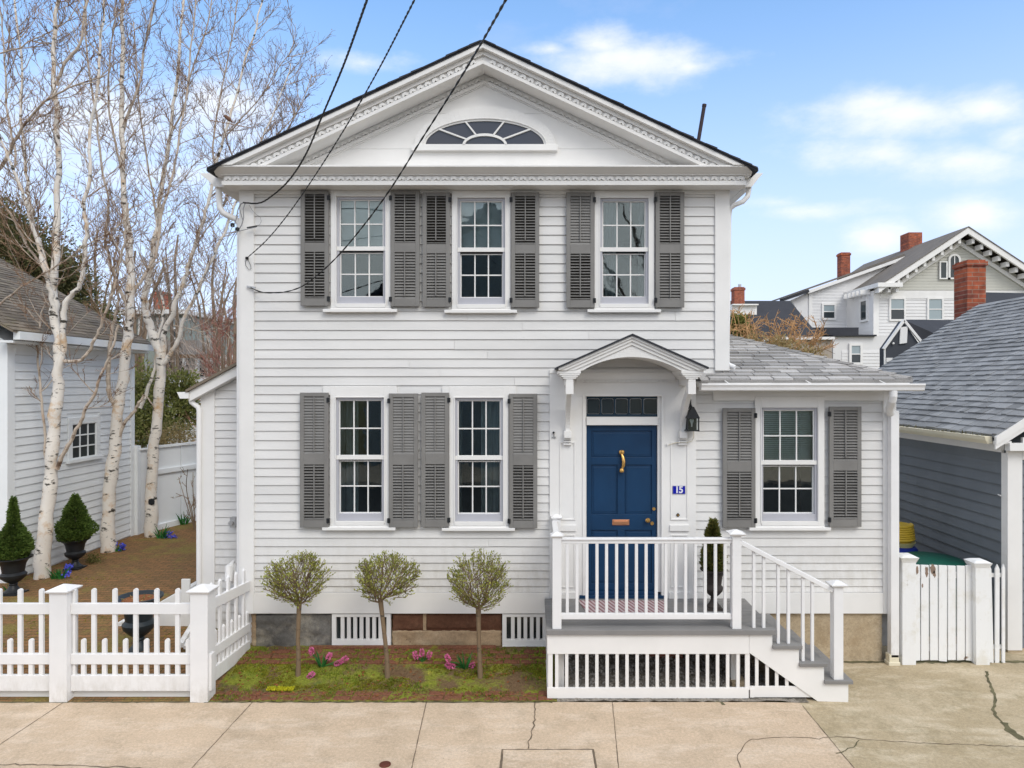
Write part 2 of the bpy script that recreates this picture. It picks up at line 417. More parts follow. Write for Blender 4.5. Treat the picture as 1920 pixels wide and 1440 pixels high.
def shingles(mb, p0, u, v, n, vlen, ufun, expo=.14, wid=.25, th=.009, wv=.3, gap=.006):
    p0 = Vector(p0); u = Vector(u).normalized(); v = Vector(v).normalized(); n = Vector(n).normalized()
    r = 0; t = 0.0
    while t < vlen - .02:
        t1 = min(t + expo, vlen); a0, a1 = ufun(t); b0, b1 = ufun(t1)
        x = a0 - R(0, wid)
        while x < a1:
            w = wid * (1 + R(-wv, wv)); xa = max(x, a0); xb = min(x + w - gap, a1)
            if xb > xa + .01:
                ya = max(min(xa, b1 - .002), b0); yb = min(max(xb, b0 + .002), b1)
                ex = R(-.006, .012); hh = th * R(.7, 1.5)
                q = lambda s_, t_, h_: p0 + u * s_ + v * t_ + n * h_
                mb.hexa([q(xa, t - ex, .001), q(xb, t - ex, .001), q(xb, t - ex, hh), q(xa, t - ex, hh)],
                        [q(ya, t1 + .01, .0), q(yb, t1 + .01, .0), q(yb, t1 + .01, .003), q(ya, t1 + .01, .003)])
            x += w
        t += expo; r += 1
    return mb
# ================================================================== MAIN HOUSE
HOUSE = thing('clapboard_house', (-.6, 0, .15), 'white two storey clapboard house with a gabled pediment and grey shutters', 'house')
STORM = paint('storm_frame', (.46, .46, .50), .45, .05)
HINGE = BLACK
fx = lambda px: (px - VX) / 154.2
fz = lambda py: ZC - (py - HY) / 154.2
XL, XM, XR = fx(455), fx(1365), fx(1676)
ZB = fz(1149); ZT = 5.70
rowpx = [1110, 1099.2, 1084.7, 1069.8, 1055.6, 1041.1, 1024.8, 1008.8, 992.4, 976.4, 959.5, 942.9, 926.9, 910, 893.7, 877.6, 861, 843.8, 826.3, 808.5, 790.6, 773.1, 756.5, 740.2, 723.3, 706.5, 690, 673.3, 655.8, 637.2, 620, 602, 584, 566, 548.5, 530.5, 512.6, 495, 477, 459.5, 441.6, 424, 406.5, 389, 371, 356]
rows = [fz(y) for y in rowpx]
# window openings in px: x0,x1,y0,y1,(glass tint / blinds)
WINS = [('u', 632.5, 724, 370, 569.5, 'up2'), ('u', 858.4, 947.3, 372.6, 571, 'up'), ('u', 1124.7, 1215, 372.8, 570, 'curt'),
        ('l', 631.3, 721.3, 745.3, 975.5, 'curt'), ('l', 853.7, 943.4, 745.8, 976.5, 'curt2'), ('w', 1425.6, 1531, 764, 975.8, 'up')]
DOORPX = (1096, 1238, 742, 1124)
opens = [(fx(a) + .004, fx(b) - .004, fz(d) + .004, fz(c) - .004) for _, a, b, c, d, _ in WINS]
dooropen = (fx(1097), fx(1239), fz(1123), fz(743))
mb = MB()
for r in pieces((XL, XR, ZB, 3.32), opens + [dooropen]): mb.box(r[0], r[1], .0, .10, r[2], r[3])
for r in pieces((XL, XM, 3.32, ZT), opens): mb.box(r[0], r[1], .0, .10, r[2], r[3])
mb.box(XL, XL + .1, .1, 9, .12, ZT); mb.box(XM - .1, XM, .1, 9, 3.32, ZT); mb.box(XR - .1, XR, .1, 6.2, .12, 3.32)
mb.box(XL, XM, 9, 9.1, .12, ZT); mb.box(XM, XR, 6.2, 6.3, .12, 3.32)
# tympanum backing and back gable
mb.prism([(XL, ZT), (XM, ZT), (XM, ZT + .15), (-.59, 7.22), (XL, ZT + .15)], 'y', .0, .10)
mb.prism([(XL, ZT), (XM, ZT), (XM, ZT + .15), (-.59, 7.22), (XL, ZT + .15)], 'y', 9.0, 9.1)
mb.build('wall', WHITE, HOUSE)
mb = MB()   # rooms behind the glass
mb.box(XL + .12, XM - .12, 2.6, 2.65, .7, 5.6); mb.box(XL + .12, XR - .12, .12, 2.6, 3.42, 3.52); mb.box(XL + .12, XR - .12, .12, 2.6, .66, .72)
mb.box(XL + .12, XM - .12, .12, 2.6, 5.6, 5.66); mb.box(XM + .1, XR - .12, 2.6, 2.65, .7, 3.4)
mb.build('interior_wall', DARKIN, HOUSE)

def casing_rect(w):
    k, a, b, c, d, _ = w
    m = 10.5 if k != 'w' else 12
    return (fx(a - m), fx(b + m), fz(d + 8), fz(c - (14 if k == 'u' else 21)))
surround = (fx(1030.5), fx(1304), fz(1123), fz(693))
cuts = [casing_rect(w) for w in WINS] + [surround]
mb = MB()
siding(mb, (0, 0, 0), (1, 0, 0), (0, -1, 0), fx(478), fx(1339.5), rows, cuts)
siding(mb, (0, 0, 0), (1, 0, 0), (0, -1, 0), fx(1339.5), fx(1654), [r for r in rows if r <= fz(756)] + [fz(751)], cuts)
siding(mb, (0, 0, 0), (1, 0, 0), (0, -1, 0), fx(1304), fx(1336), [r for r in rows if fz(760) < r <= fz(700)], cuts)
# side wall siding (left return)
mb.build('clapboard_siding', WHITE, HOUSE)
mb = MB()
for z0, z1, y0 in ((ZB, fz(1110), -.03),):
    for a, b in ((fx(478), fx(1030.5)), (fx(1304), fx(1654))): mb = MB(); mb.box(a, b, y0, 0, z0, z1); mb.build('water_table', TRIM, HOUSE, bevel=.003)
mb = MB(); mb.box(fx(478), fx(1341), -.034, 0, fz(365), ZT - .003); mb.build('frieze_board', TRIM, HOUSE, bevel=.003)
mb = MB(); mb.box(fx(1336), fx(1654), -.034, 0, fz(751), 3.33); mb.build('frieze_board', TRIM, HOUSE, bevel=.003)
mb = MB(); mb.box(XL - .01, fx(478), -.036, .06, ZB - .0, ZT - .002); mb.box(XL - .03, XL - .0105, -.03, .12, ZB, ZT - .002)
mb.build('corner_board', TRIM, HOUSE, bevel=.003)
mb = MB(); mb.box(fx(1339.5), XM + .01, -.036, .06, fz(695), ZT - .002); mb.build('corner_board', TRIM, HOUSE, bevel=.003)
mb = MB(); mb.box(fx(1654), XR + .012, -.034, .06, ZB, 3.3); mb.build('corner_board', TRIM, HOUSE, bevel=.003)

# ---- windows
def window(w, idx):
    k, a, b, c, d, style = w
    x0, x1, z0, z1 = fx(a), fx(b), fz(d), fz(c); m = .068 if k != 'w' else .078; hd = .09 if k == 'u' else .135
    mb = MB()
    mb.box(x0 - m, x0, -.042, .0, z0 - .05, z1 + hd); mb.box(x1, x1 + m, -.042, .0, z0 - .05, z1 + hd)
    mb.box(x0, x1, -.042, .0, z1, z1 + hd)
    mb.box(x0 - m - .004, x1 + m + .004, -.046, .0, z0 - .115, z0 - .052)     # apron under sill
    for q in (x0 - .012, x1): mb.box(q, q + .012, -.050, -.0425, z0 - .03, z1 + .012)
    mb.box(x0, x1, -.050, -.0425, z1 + .0, z1 + .012)
    if k == 'l': mb.box(x0 - .155, x1 + .155, -.038, 0, z1 + .032, z1 + .14)
    W = mb.build('window', TRIM, HOUSE, bevel=.002)
    mb = MB(); mb.box(x0 - .155, x1 + .145, -.075, .0, z0 - .108, z0 - .072); mb.box(x0 - .0, x1 + .0, -.05, .05, z0 - .05, z0 - .002)
    mb.build('sill', TRIM, W, bevel=.003)
    mid = z0 + (z1 - z0) * .505
    mb = MB(); f = .028
    mb.box(x0, x0 + f, -.018, .04, z0, z1); mb.box(x1 - f, x1, -.018, .04, z0, z1); mb.box(x0 + f, x1 - f, -.018, .04, z1 - .03, z1)
    mb.box(x0 + f, x1 - f, -.016, .05, z0, z0 + .082)
    mb.build('storm_frame', STORM, W, bevel=.002)
    gx0, gx1 = x0 + f, x1 - f
    for nm, za, zb, y in (('sash', mid + .0, z1 - .03, .0), ('sash', z0 + .082, mid - .03, .022)):
        mb = MB(); sw = .014
        mb.box(gx0, gx0 + sw, y, y + .03, za, zb); mb.box(gx1 - sw, gx1, y, y + .03, za, zb)
        mb.box(gx0 + sw, gx1 - sw, y, y + .03, zb - .012, zb)
        mb.box(gx0 + sw, gx1 - sw, y - .012 if y == 0 else y, y + .03, za - (.0 if y else .004), za + (.04 if y == 0 else .012))
        if y == 0: mb.box(x0 + .002, x1 - .002, -.026, .0, mid - .012, mid + .038)
        for i in (1, 2):
            xx = gx0 + sw + (gx1 - gx0 - 2 * sw) * i / 3; mb.box(xx - .0075, xx + .0075, y + .004, y + .026, za + .012, zb - .012)
        zz = (za + zb) / 2 + .01; mb.box(gx0 + sw, gx1 - sw, y + .006, y + .024, zz - .0075, zz + .0075)
        SH = mb.build(nm, TRIM, W)
        mb = MB(); mb.box(gx0 + sw, gx1 - sw, y + .013, y + .017, za + .005, zb - .005)
        g = mb.build('pane', GLASS, SH, closed=True)
        t = math.radians(R(-.5, .5))
    # hardware dots
    if style in ('up', 'up2', 'both'):
        mb = MB(); zz = z1
        lo = mid + .02 if style[:2] == 'up' else z0 + (z1 - z0) * .30
        while zz > lo:
            mb.hexa([(x0 + .03, .075, zz), (x1 - .03, .075, zz), (x1 - .03, .077, zz), (x0 + .03, .077, zz)],
                    [(x0 + .03, .093, zz - .022), (x1 - .03, .093, zz - .022), (x1 - .03, .095, zz - .022), (x0 + .03, .095, zz - .022)])
            zz -= .025
        mb.build('blind', BLIND if idx != 0 else BLIND, W, closed=False)
    if style[:2] == 'up': return
    if style.startswith('curt'):
        mb = MB()
        for (xa, xb) in (((x0 - .02, x0 + .22), (x1 - .09, x1 + .02)) if style == 'curt' else ((x0 - .02, x0 + .07), (x1 - .28, x1 + .02))):
            pts = []; n = 22
            for i in range(n + 1):
                t = i / n; pts.append((xa + (xb - xa) * t, .18 + .025 * math.sin(t * 19 + idx)))
            for i in range(n):
                p, q = pts[i], pts[i + 1]
                mb.add([(p[0], p[1], z0 - .1), (q[0], q[1], z0 - .1), (q[0], q[1], z1 + .05), (p[0], p[1], z1 + .05)], [(0, 1, 2, 3)])
        mb.build('curtain', CURT, W, closed=False)
for i, w in enumerate(WINS): window(w, i)

# ---- shutters
def shutter(a, b, c, d, ang_u, ang_l, hinge):
    x0, x1, z0, z1 = fx(a), fx(b), fz(d), fz(c); H = z1 - z0
    s = .05; top = .047; bot = .092; m0 = z0 + H * .467; m1 = z0 + H * .548
    yb, yf = -.042, -.074
    mb = MB()
    mb.box(x0, x0 + s, yf, yb, z0, z1); mb.box(x1 - s, x1, yf, yb, z0, z1)
    mb.box(x0 + s, x1 - s, yf, yb, z1 - top, z1 - .0005); mb.box(x0 + s, x1 - s, yf, yb, z0 + .0005, z0 + bot); mb.box(x0 + s, x1 - s, yf, yb, m0, m1)
    hx = x1 if hinge == 'r' else x0
    sh = mb.build('shutter', SHUT, HOUSE, bevel=.003)
    mb = MB(); mb.box(x0 + .004, x1 - .004, yb + .0005, yb + .006, z0 + .004, z1 - .004); mb.build('gap_shade_sheet', GAPSHADE, sh)  # added dark sheet, paints the shade seen between the slats
    for (za, zb, ang) in ((z0 + bot, m0, ang_l), (m1, z1 - top, ang_u)):
        mb = MB(); n = int((zb - za) / .0335); p = (zb - za) / n
        for i in range(n):
            zc = za + (i + .5) * p; an = math.radians(ang + R(-5, 5)); dy = math.cos(an) * .0185; dz = math.sin(an) * .0185
            yc = -.061
            # slat slopes down and outwards
            mb.hexa([(x0 + s, yc - dy, zc - dz - .003), (x1 - s, yc - dy, zc - dz - .003), (x1 - s, yc - dy, zc - dz + .003), (x0 + s, yc - dy, zc - dz + .003)],
                    [(x0 + s, yc + dy, zc + dz - .003), (x1 - s, yc + dy, zc + dz - .003), (x1 - s, yc + dy, zc + dz + .003), (x0 + s, yc + dy, zc + dz + .003)])
        mb.build('louvre', SHUT, sh)
        mb = MB(); xc = (x0 + x1) / 2 + R(-.004, .004); mb.box(xc - .006, xc + .006, -.0865, -.079, za + R(.02, .05), zb + R(-.005, .012)); mb.build('tilt_rod', SHUT, sh)
    for zz in (z1 - .09, z0 + .085):
        mb = MB(); mb.box(hx - .018, hx + .018, yf - .006, yf + .012, zz - .028, zz + .028); mb.tube([(hx, yf - .008, zz - .03), (hx, yf - .008, zz + .03)], .007, 6)
        mb.build('hinge', HINGE, sh)
for a in [(567.4, 619.3, 360, 574.7, 18, 28, 'r'), (734.5, 788.4, 360.4, 575.6, 38, 52, 'l'), (794, 845, 363.6, 576.7, 18, 50, 'r'), (958.5, 1011, 363.6, 577.5, 30, 30, 'l'),
          (1061.4, 1113.6, 363.6, 578, 64, 26, 'r'), (1227.5, 1280.7, 363, 577.5, 36, 44, 'l'),
          (566, 618.6, 736, 987, 62, 22, 'r'), (731.3, 785.4, 737.5, 987, 64, 36, 'l'), (791.7, 843, 736, 986, 64, 34, 'r'), (954.9, 1007.4, 738, 988, 66, 16, 'l'),
          (1352.5, 1413, 764.7, 987, 46, 24, 'r'), (1550.5, 1610, 762, 985.5, 40, 24, 'l')]: shutter(*a)

# ---- foundation
from mathutils import noise as mnoise
def fbox(name, a, b, c, d, mat, y=-.0, rough=.02, parent=None, seed=0):
    """masonry face with an uneven surface"""
    x0, x1, z0, z1 = fx(a), fx(b), fz(d), fz(c); rs = random.Random(seed); nx = max(2, int((x1 - x0) / .02)); nz = max(2, int((z1 - z0) / .02)); hf = lambda x, z: mnoise.noise(Vector((x * 5 + seed * 9, z * 7, seed))) + .45 * mnoise.noise(Vector((x * 17, z * 21 + seed, 3))) + .25 * mnoise.noise(Vector((x * 45, z * 45, 7))); mb = MB(); vs = []; fs = []
    for j in range(nz + 1):
        for i in range(nx + 1):
            e = i in (0, nx) or j in (0, nz)
            vs.append((x0 + (x1 - x0) * i / nx + (rs.uniform(-.008, .008) if i in (0, nx) else 0), y + (rough * .4 if e else -rough * .4 + rough * .9 * hf(x0 + (x1 - x0) * i / nx, z0 + (z1 - z0) * j / nz)), z0 + (z1 - z0) * j / nz + (.02 * hf(x0 + (x1 - x0) * i / nx, 9.) - .006 if j == nz and rough > .01 else 0)))
    for j in range(nz):
        for i in range(nx): a_ = j * (nx + 1) + i; fs.append((a_, a_ + 1, a_ + nx + 2, a_ + nx + 1))
    mb.add(vs, fs); mb.box(x0 + .004, x1 - .004, y + rough * .42, y + .25, z0 - .2, z1 - .014)
    return mb.build(name, mat, parent or HOUSE, smooth=True)
fbox('foundation_stone', 478, 622, 1151, 1232, FGREY, .012, .03, seed=1)
fbox('foundation_stone', 470, 482, 1151, 1232, FMORT, .02, .02, seed=9)
fbox('foundation_stone', 735, 795, 1151, 1183, FBROWN, .02, .02, seed=2)
fbox('foundation_stone', 797.5, 941, 1151, 1181, FBROWN, .018, .02, seed=3)
fbox('foundation_stone', 734, 941, 1182.5, 1235, FMORT, .02, .025, seed=4)
fbox('foundation_stone', 622.5, 733.5, 1211, 1235, FMORT, .03, .02, seed=5)
fbox('foundation_stone', 941.5, 1030, 1210, 1235, FBROWN, .03, .02, seed=6)
fbox('foundation_wall', 1030, 1655, 1151, 1252, FTAN, .015, .006, seed=7)
mb = MB(); mb.box(fx(793), fx(799), .012, .1, fz(1182.5), fz(1152)); mb.build('mortar_joint', FMORT, HOUSE)
for (a, b) in ((623, 733), (942, 1052)):
    x0, x1, z0, z1 = fx(a), fx(b), fz(1209), fz(1150.5); mb = MB()
    mb.box(x0, x0 + .05, -.02, .03, z0, z1); mb.box(x1 - .05, x1, -.02, .03, z0, z1); mb.box(x0 + .05, x1 - .05, -.02, .03, z0, z0 + .07); mb.box(x0 + .05, x1 - .05, -.02, .03, z1 - .035, z1)
    for i in range(7):
        xx = x0 + .05 + (x1 - x0 - .1) * (i + .5 + .5) / 8; mb.box(xx - .022, xx + .022, -.012, .02, z0 + .07, z1 - .035)
    mb.box(x0 - .0, x1 + .0, -.03, .03, z0 - .012, z0 - .001)
    v = mb.build('cellar_vent', TRIM, HOUSE, bevel=.002)
    mb = MB(); mb.box(x0 + .01, x1 - .01, .05, .06, z0, z1); mb.build('vent_screen', DGLASS, v)

# ---- entablature and pediment
XC = -.59; SL = .467; ZA = 7.335
zr = lambda x: ZA - SL * abs(x - XC)
zb0 = 5.885
mb = MB()
for sgn in (1,):
    pass
mb.box(-3.676, 2.513, -.25, -.0005, 5.686, 5.738)                 # lower fascia
mb.box(-3.66, 2.50, -.235, -.0005, 5.738, 5.80)                  # dentil ground
mb.prism([(-.25, 5.80), (-.36, 5.868), (-.36, 5.888), (-.001, 5.888), (-.001, 5.80)], 'x', -3.745, 2.57)
mb.box(-3.70, 2.53, -.262, -.0005, 5.7985, 5.808)
# returns on the two sides (soffit and fascia along the eaves)
for sx, xa, xb in ((-1, -3.676, XL - .031), (1, XM + .012, 2.513)):
    mb.box(min(xa, xb), max(xa, xb), .0005, 9.2, 5.686, 5.80)
CORN = mb.build('cornice', TRIM, HOUSE, bevel=.003)
def dentils(mb, pfun, n, w, h, dy, y):
    for i in range(n):
        x, z, ang = pfun(i / max(1, n - 1)); c, s_ = math.cos(ang), math.sin(ang)
        # carved lozenge with half-round top
        pts = [(-w / 2, -h / 2), (-w / 2 + .004, h * .15), (-w * .3, h * .45), (0, h * .5), (w * .3, h * .45), (w / 2 - .004, h * .15), (w / 2, -h / 2), (w * .2, -h * .5), (0, -h * .12), (-w * .2, -h * .5)]
        mb.prism([(x + px * c - pz * s_, z + px * s_ + pz * c) for px, pz in pts], 'y', y - dy, y)
mb = MB(); dentils(mb, lambda t: (-3.60 + 6.04 * t, 5.768, 0), 60, .078, .044, .020, -.235); mb.build('dentil_moulding', TRIM, CORN)
# raking cornice
def chev(mb, d0, d1, y0, y1, zbase=zb0, ext=0):
    for s in (-1, 1):
        def xat(d): return XC + s * (ZA - d - zbase) / SL
        a0, a1 = xat(d0), xat(d1)
        if ext: # run to the eave tip
            a0 = XC + s * (3.19 + ext); a1 = a0; poly = [(XC, ZA - d0), (a0, zr(a0) - d0), (a0, zr(a0) - d1), (XC, ZA - d1)]
        else: poly = [(XC, ZA - d0), (a0, zbase), (a1, zbase), (XC, ZA - d1)]
        mb.prism(poly, 'y', y0, y1)
mb = MB()
chev(mb, .030, .088, -.375, -.0, ext=.0)
chev(mb, .088, .14, -.315, -.0, zbase=zb0 + .001)
chev(mb, .14, .20, -.285, -.0, zbase=zb0 + .001)
chev(mb, .20, .243, -.305, -.0, zbase=zb0 + .001)
RK = mb.build('raking_cornice', TRIM, HOUSE, bevel=.002)
ang = math.atan(SL)
for s in (-1, 1):
    n = 31; mb = MB()
    dentils(mb, lambda t, s=s: (XC + s * (.12 + (2.78 - .12) * t), ZA - .172 - SL * (.12 + (2.78 - .12) * t), -s * ang), n, .072, .046, .022, -.285)
    mb.build('dentil_moulding', TRIM, RK)
mb = MB(); chev(mb, .243, .32, -.035, -.0, zbase=zb0 + .001); chev(mb, .32, .36, -.055, -.0, zbase=zb0 + .001); chev(mb, .36, .375, -.035, .0, zbase=zb0 + .001)
IR = mb.build('inner_moulding', TRIM, HOUSE, bevel=.002)
for s in (-1, 1):
    mb = MB(); dentils(mb, lambda t, s=s: (XC + s * (.08 + 2.48 * t), ZA - .288 - SL * (.08 + 2.48 * t), -s * ang), 30, .068, .040, .019, -.035)
    mb.build('dentil_moulding', TRIM, IR)
# tympanum flush boards
mb = MB()
for z0, z1 in ((5.889, 6.19), (6.193, 6.62), (6.623, 7.1)):
    w0 = (ZA - .36 - z0) / SL; w1 = max(.001, (ZA - .36 - z1) / SL)
    mb.prism([(XC - w0, z0), (XC + w0, z0), (XC + w1, z1), (XC - w1, z1)], 'y', -.02, -.0005)
mb.build('tympanum', TRIM, HOUSE)
# fan window
SY = S(-.04); fcx = PX(909, -.04); fz0 = PZ(272.5, -.04)
def ell(ax, az, n=40, t0=0, t1=math.pi): return [(fcx + ax * math.cos(t0 + (t1 - t0) * i / n), fz0 + az * math.sin(t0 + (t1 - t0) * i / n)) for i in range(n + 1)]
oa, oz, ia, iz = 1.0 * 132 / SY, 71 / SY, 114.5 / SY, 49 / SY
mb = MB(); mb.strip(ell(oa, oz), ell(ia, iz), 'y', -.055, -.02)
mb.strip(ell(ia + .012, iz + .012), ell(ia, iz), 'y', -.062, -.0555)
mb.box(fcx - oa - .03, fcx + oa + .03, -.075, -.02, fz0 - .07, fz0 - .003)
FW = mb.build('fan_window', TRIM, HOUSE, bevel=.002)
mb = MB(); mb.prism(ell(ia, iz), 'y', -.028, -.024); mb.build('pane', FGLASS, FW)
mb = MB(); ha, hz = 42 / SY, 22 / SY
mb.strip(ell(ia, iz, 40), ell(ia - .022, iz - .022, 40), 'y', -.045, -.029)
mb.strip(ell(ha, hz, 24), ell(ha - .03, hz - .03, 24), 'y', -.048, -.029)
for t_in, t_out in ((33, 40), (67, 71), (113, 109), (147, 140)):
    a = math.radians(t_in); b = math.radians(t_out)
    mb.beam((fcx + (ha - .01) * math.cos(a), -.038, fz0 + (hz - .01) * math.sin(a)), (fcx + (ia - .008) * math.cos(b), -.038, fz0 + (iz - .008) * math.sin(b)), .018, .024, (0, 1, 0))
mb.box(fcx - ia, fcx + ia, -.048, -.029, fz0 - .003, fz0 + .012)
mb.build('muntin', TRIM, FW)
# roof
mb = MB()
for s in (-1, 1):
    x1 = XC + s * 3.20
    mb.prism([(XC, ZA), (x1, zr(x1)), (x1, zr(x1) - .032), (XC, ZA - .032)], 'y', -.385, 9.35)
ROOF = mb.build('roof', SH_BLACK, HOUSE)
mb = MB()  # ragged shingle butts along the rake
for s in (-1, 1):
    t = .02
    while t < 3.16:
        w = .135; x0 = XC + s * t; x1 = XC + s * min(t + w, 3.19); h = R(.002, .011)
        y0 = -.395 - R(0, .012)
        mb.hexa([(x0, y0, zr(x0) + .002), (x1, y0, zr(x1) + h), (x1, y0, zr(x1) - .012), (x0, y0, zr(x0) - .012)], [(x0, .6, zr(x0) + .002), (x1, .6, zr(x1) + h), (x1, .6, zr(x1) - .012), (x0, .6, zr(x0) - .012)]); t += w
mb.build('roof_shingle', SH_BLACK, HOUSE)
# vent pipe
Yp = 1.6; mb = MB(); p0 = P(1308.5, 270, Yp); p1 = P(1320.5, 198, Yp); mb.tube([p0 - (p1 - p0) * .3, p1], .028, 10); mb.tube([p1 - (p1 - p0) * .03, p1 + (p1 - p0) * .03], .033, 10)
VP = paint('pipe_rust', (.045, .03, .035), .7, .3); mb.build('vent_pipe', VP, HOUSE, smooth=True)
# gutters along the eaves + downspouts
def gutter_prof(x, z, s, w=.12, h=.11): return [(x, z), (x + s * w, z), (x + s * (w - .012), z - h * .5), (x + s * w * .62, z - h), (x, z - h)]
for s, x in ((-1, -3.70), (1, 2.53)):
    w_ = .29 if s < 0 else .22
    mb = MB(); mb.prism([(x, 5.865), (x + s * w_, 5.865), (x + s * (w_ - .012), 5.845), (x + s * w_ * .72, 5.79), (x + s * w_ * .40, 5.70), (x, 5.70)], 'y', -.13, 9.2)
    G = mb.build('gutter', TRIM, HOUSE, bevel=.003)
mb = MB(); Yd = -.05
mb.tube([P(410, 352, Yd), P(411, 372, Yd), P(412, 388, Yd), P(418, 399, Yd), P(430, 406, .0), P(442, 410, .04), P(449, 420, .05), P(450, 440, .05)] + [P(449.5, y, .05) for y in (700, 1100)], .036, 12)
mb.build('downspout', VINYL, HOUSE, smooth=True)
mb = MB(); mb.tube([P(1405, 352, Yd), P(1402, 368, Yd), P(1393, 378, Yd), P(1378, 384, Yd + .03), P(1369, 391, .02), P(1367, 405, .03), P(1365, 550, .03), P(1362.5, 676, .03), P(1366, 684, -.0), P(1378, 689, -.05)], .03, 12)
mb.build('downspout', VINYL, HOUSE, smooth=True)

# ---- wing roof
ez = 3.385; ex = 4.48; ey = -.25; k = .373
mb = MB()
sl = math.hypot(1, k)
def wroof(t, x): return (x, ey + t, ez + k * t)
T = 2.08
mb.add([wroof(0, fx(1305)), wroof(0, ex), wroof(T, ex - T), wroof(T, fx(1305))], [(0, 1, 2, 3)])
mb.add([(ex, ey, ez), (ex, 6.4, ez), (ex - T, 6.4, ez + k * T), (ex - T, ey + T, ez + k * T)], [(0, 1, 2, 3)])
mb.add([wroof(0, fx(1305)) , wroof(0, ex), (ex, ey + .02, ez - .03), (fx(1305), ey + .02, ez - .03)], [(0, 1, 2, 3)])
WR = mb.build('wing_roof', SH_WING, HOUSE, closed=False)
mb = MB()
shingles(mb, (0, ey, ez + .001), (1, 0, 0), (0, 1, k), (0, -k, 1), T * sl, lambda t: (fx(1318) if t < .15 else 2.30, ex - t / sl), .125, .27, .02, .25, .012)
mb.build('roof_shingle', SH_WING, WR)
mb = MB(); t = 0
hd = Vector((-1, 1, k)); hl = hd.length; hd.normalize()
while t < T * hl * .98:   # hip caps
    a = Vector((ex, ey, ez + .014)) + hd * t; b = Vector((ex, ey, ez + .014)) + hd * min(t + .2, T * hl)
    o = Vector((.05, .05, 0)); o2 = Vector((-.07, -.0, -.0))
    mb.hexa([a + Vector((-.085, -.0, -.0)) + Vector((0, -.0, .012)), a + Vector((.0, .085, -.03)), a + Vector((.0, .085, -.022)), a + Vector((-.03, -.03, .03))],
            [b + Vector((-.085, -.0, -.006)), b + Vector((.0, .085, -.034)), b + Vector((.0, .085, -.03)), b + Vector((-.03, -.03, .012))]); t += .17
mb.build('hip_cap', SH_WING, WR)
mb = MB()
mb.box(fx(1318), ex - .03, ey + .02, -.0345, 3.305, 3.36)
mb.box(ex - .1, ex - .03, .0, 6.3, 3.305, 3.36)
mb.box(fx(1304.5), fx(1320), -.2, .0, 3.31, 3.37)
mb.build('eave_fascia', TRIM, HOUSE, bevel=.003)
mb = MB(); g0, g1 = 1.955, 4.56
mb.prism([(-.252, 3.345), (-.37, 3.345), (-.372, 3.33), (-.355, 3.30), (-.35, 3.27), (-.335, 3.258), (-.252, 3.258)], 'x', g0, g1)
G = mb.build('gutter', VINYL, HOUSE, bevel=.002)
for px in (1366, 1520, 1660): mb = MB(); xx = (px - 1000) / 161.0; mb.beam((xx, -.36, 3.346), (xx - .02, -.24, 3.385), .012, .006); mb.build('gutter_strap', TRIM, G)
mb = MB()
xd = fx(1669)
xq = 676 / 160.5; mb.tube([(xq, -.31, 3.262), (xq, -.31, 3.20), (xq - .0, -.29, 3.15), (xq + .04, -.16, 3.05), (xq + .085, -.09, 2.98)], .045, 16)
mb.box(xd - .055, xd + .045, -.125, -.036, .06, 3.02)
DS = mb.build('downspout', VINYL, HOUSE, bevel=.006)
mb = MB(); mb.box(xd - .075, xd + .045, -.125, -.03, -.07, .1); mb.box(xd - .085, xd + .055, -.135, -.02, -.085, .01)
mb.build('drain_boot', CREAM, DS, bevel=.008)

# ================================================================== ENTRY
mb = MB()
sx0, sx1, sz0, sz1 = surround
for r in pieces((sx0, sx1, sz0, fz(700)), [dooropen]): mb.box(r[0], r[1], -.034, -.0, r[2], r[3])
# pilasters
for a, b in ((1049, 1078.5), (1256, 1289)):
    for za, zb in ((1080 + 20, 1001), (974, 828)):
        x0, x1, z0, z1 = fx(a), fx(b), fz(za), fz(zb); f = .016
        mb.box(x0, x0 + f, -.044, -.0335, z0, z1); mb.box(x1 - f, x1, -.044, -.0335, z0, z1); mb.box(x0 + f, x1 - f, -.044, -.0335, z0, z0 + f); mb.box(x0 + f, x1 - f, -.044, -.0335, z1 - f, z1)
    mb.box(fx(a) - .01, fx(b) + .01, -.056, -.0335, fz(994), fz(983)); mb.box(fx(a) - .02, fx(b) + .02, -.056, -.0335, fz(1122), fz(1108))
mb.box(fx(1092), fx(1097), -.046, -.0335, fz(1122), fz(738)); mb.box(fx(1239), fx(1244), -.046, -.0335, fz(1122), fz(738)); mb.box(fx(1097), fx(1239), -.046, -.0335, fz(743), fz(738))
SUR = mb.build('door_surround', TRIM, HOUSE, bevel=.002)
mb = MB(); mb.box(fx(1097), fx(1099.5), .0, .075, fz(1110), fz(743)); mb.box(fx(1233), fx(1239), .0, .075, fz(1110), fz(743)); mb.box(fx(1099.5), fx(1233), -.02, .075, fz(797), fz(781.5))
mb.build('door_frame', TRIM, HOUSE, bevel=.002)
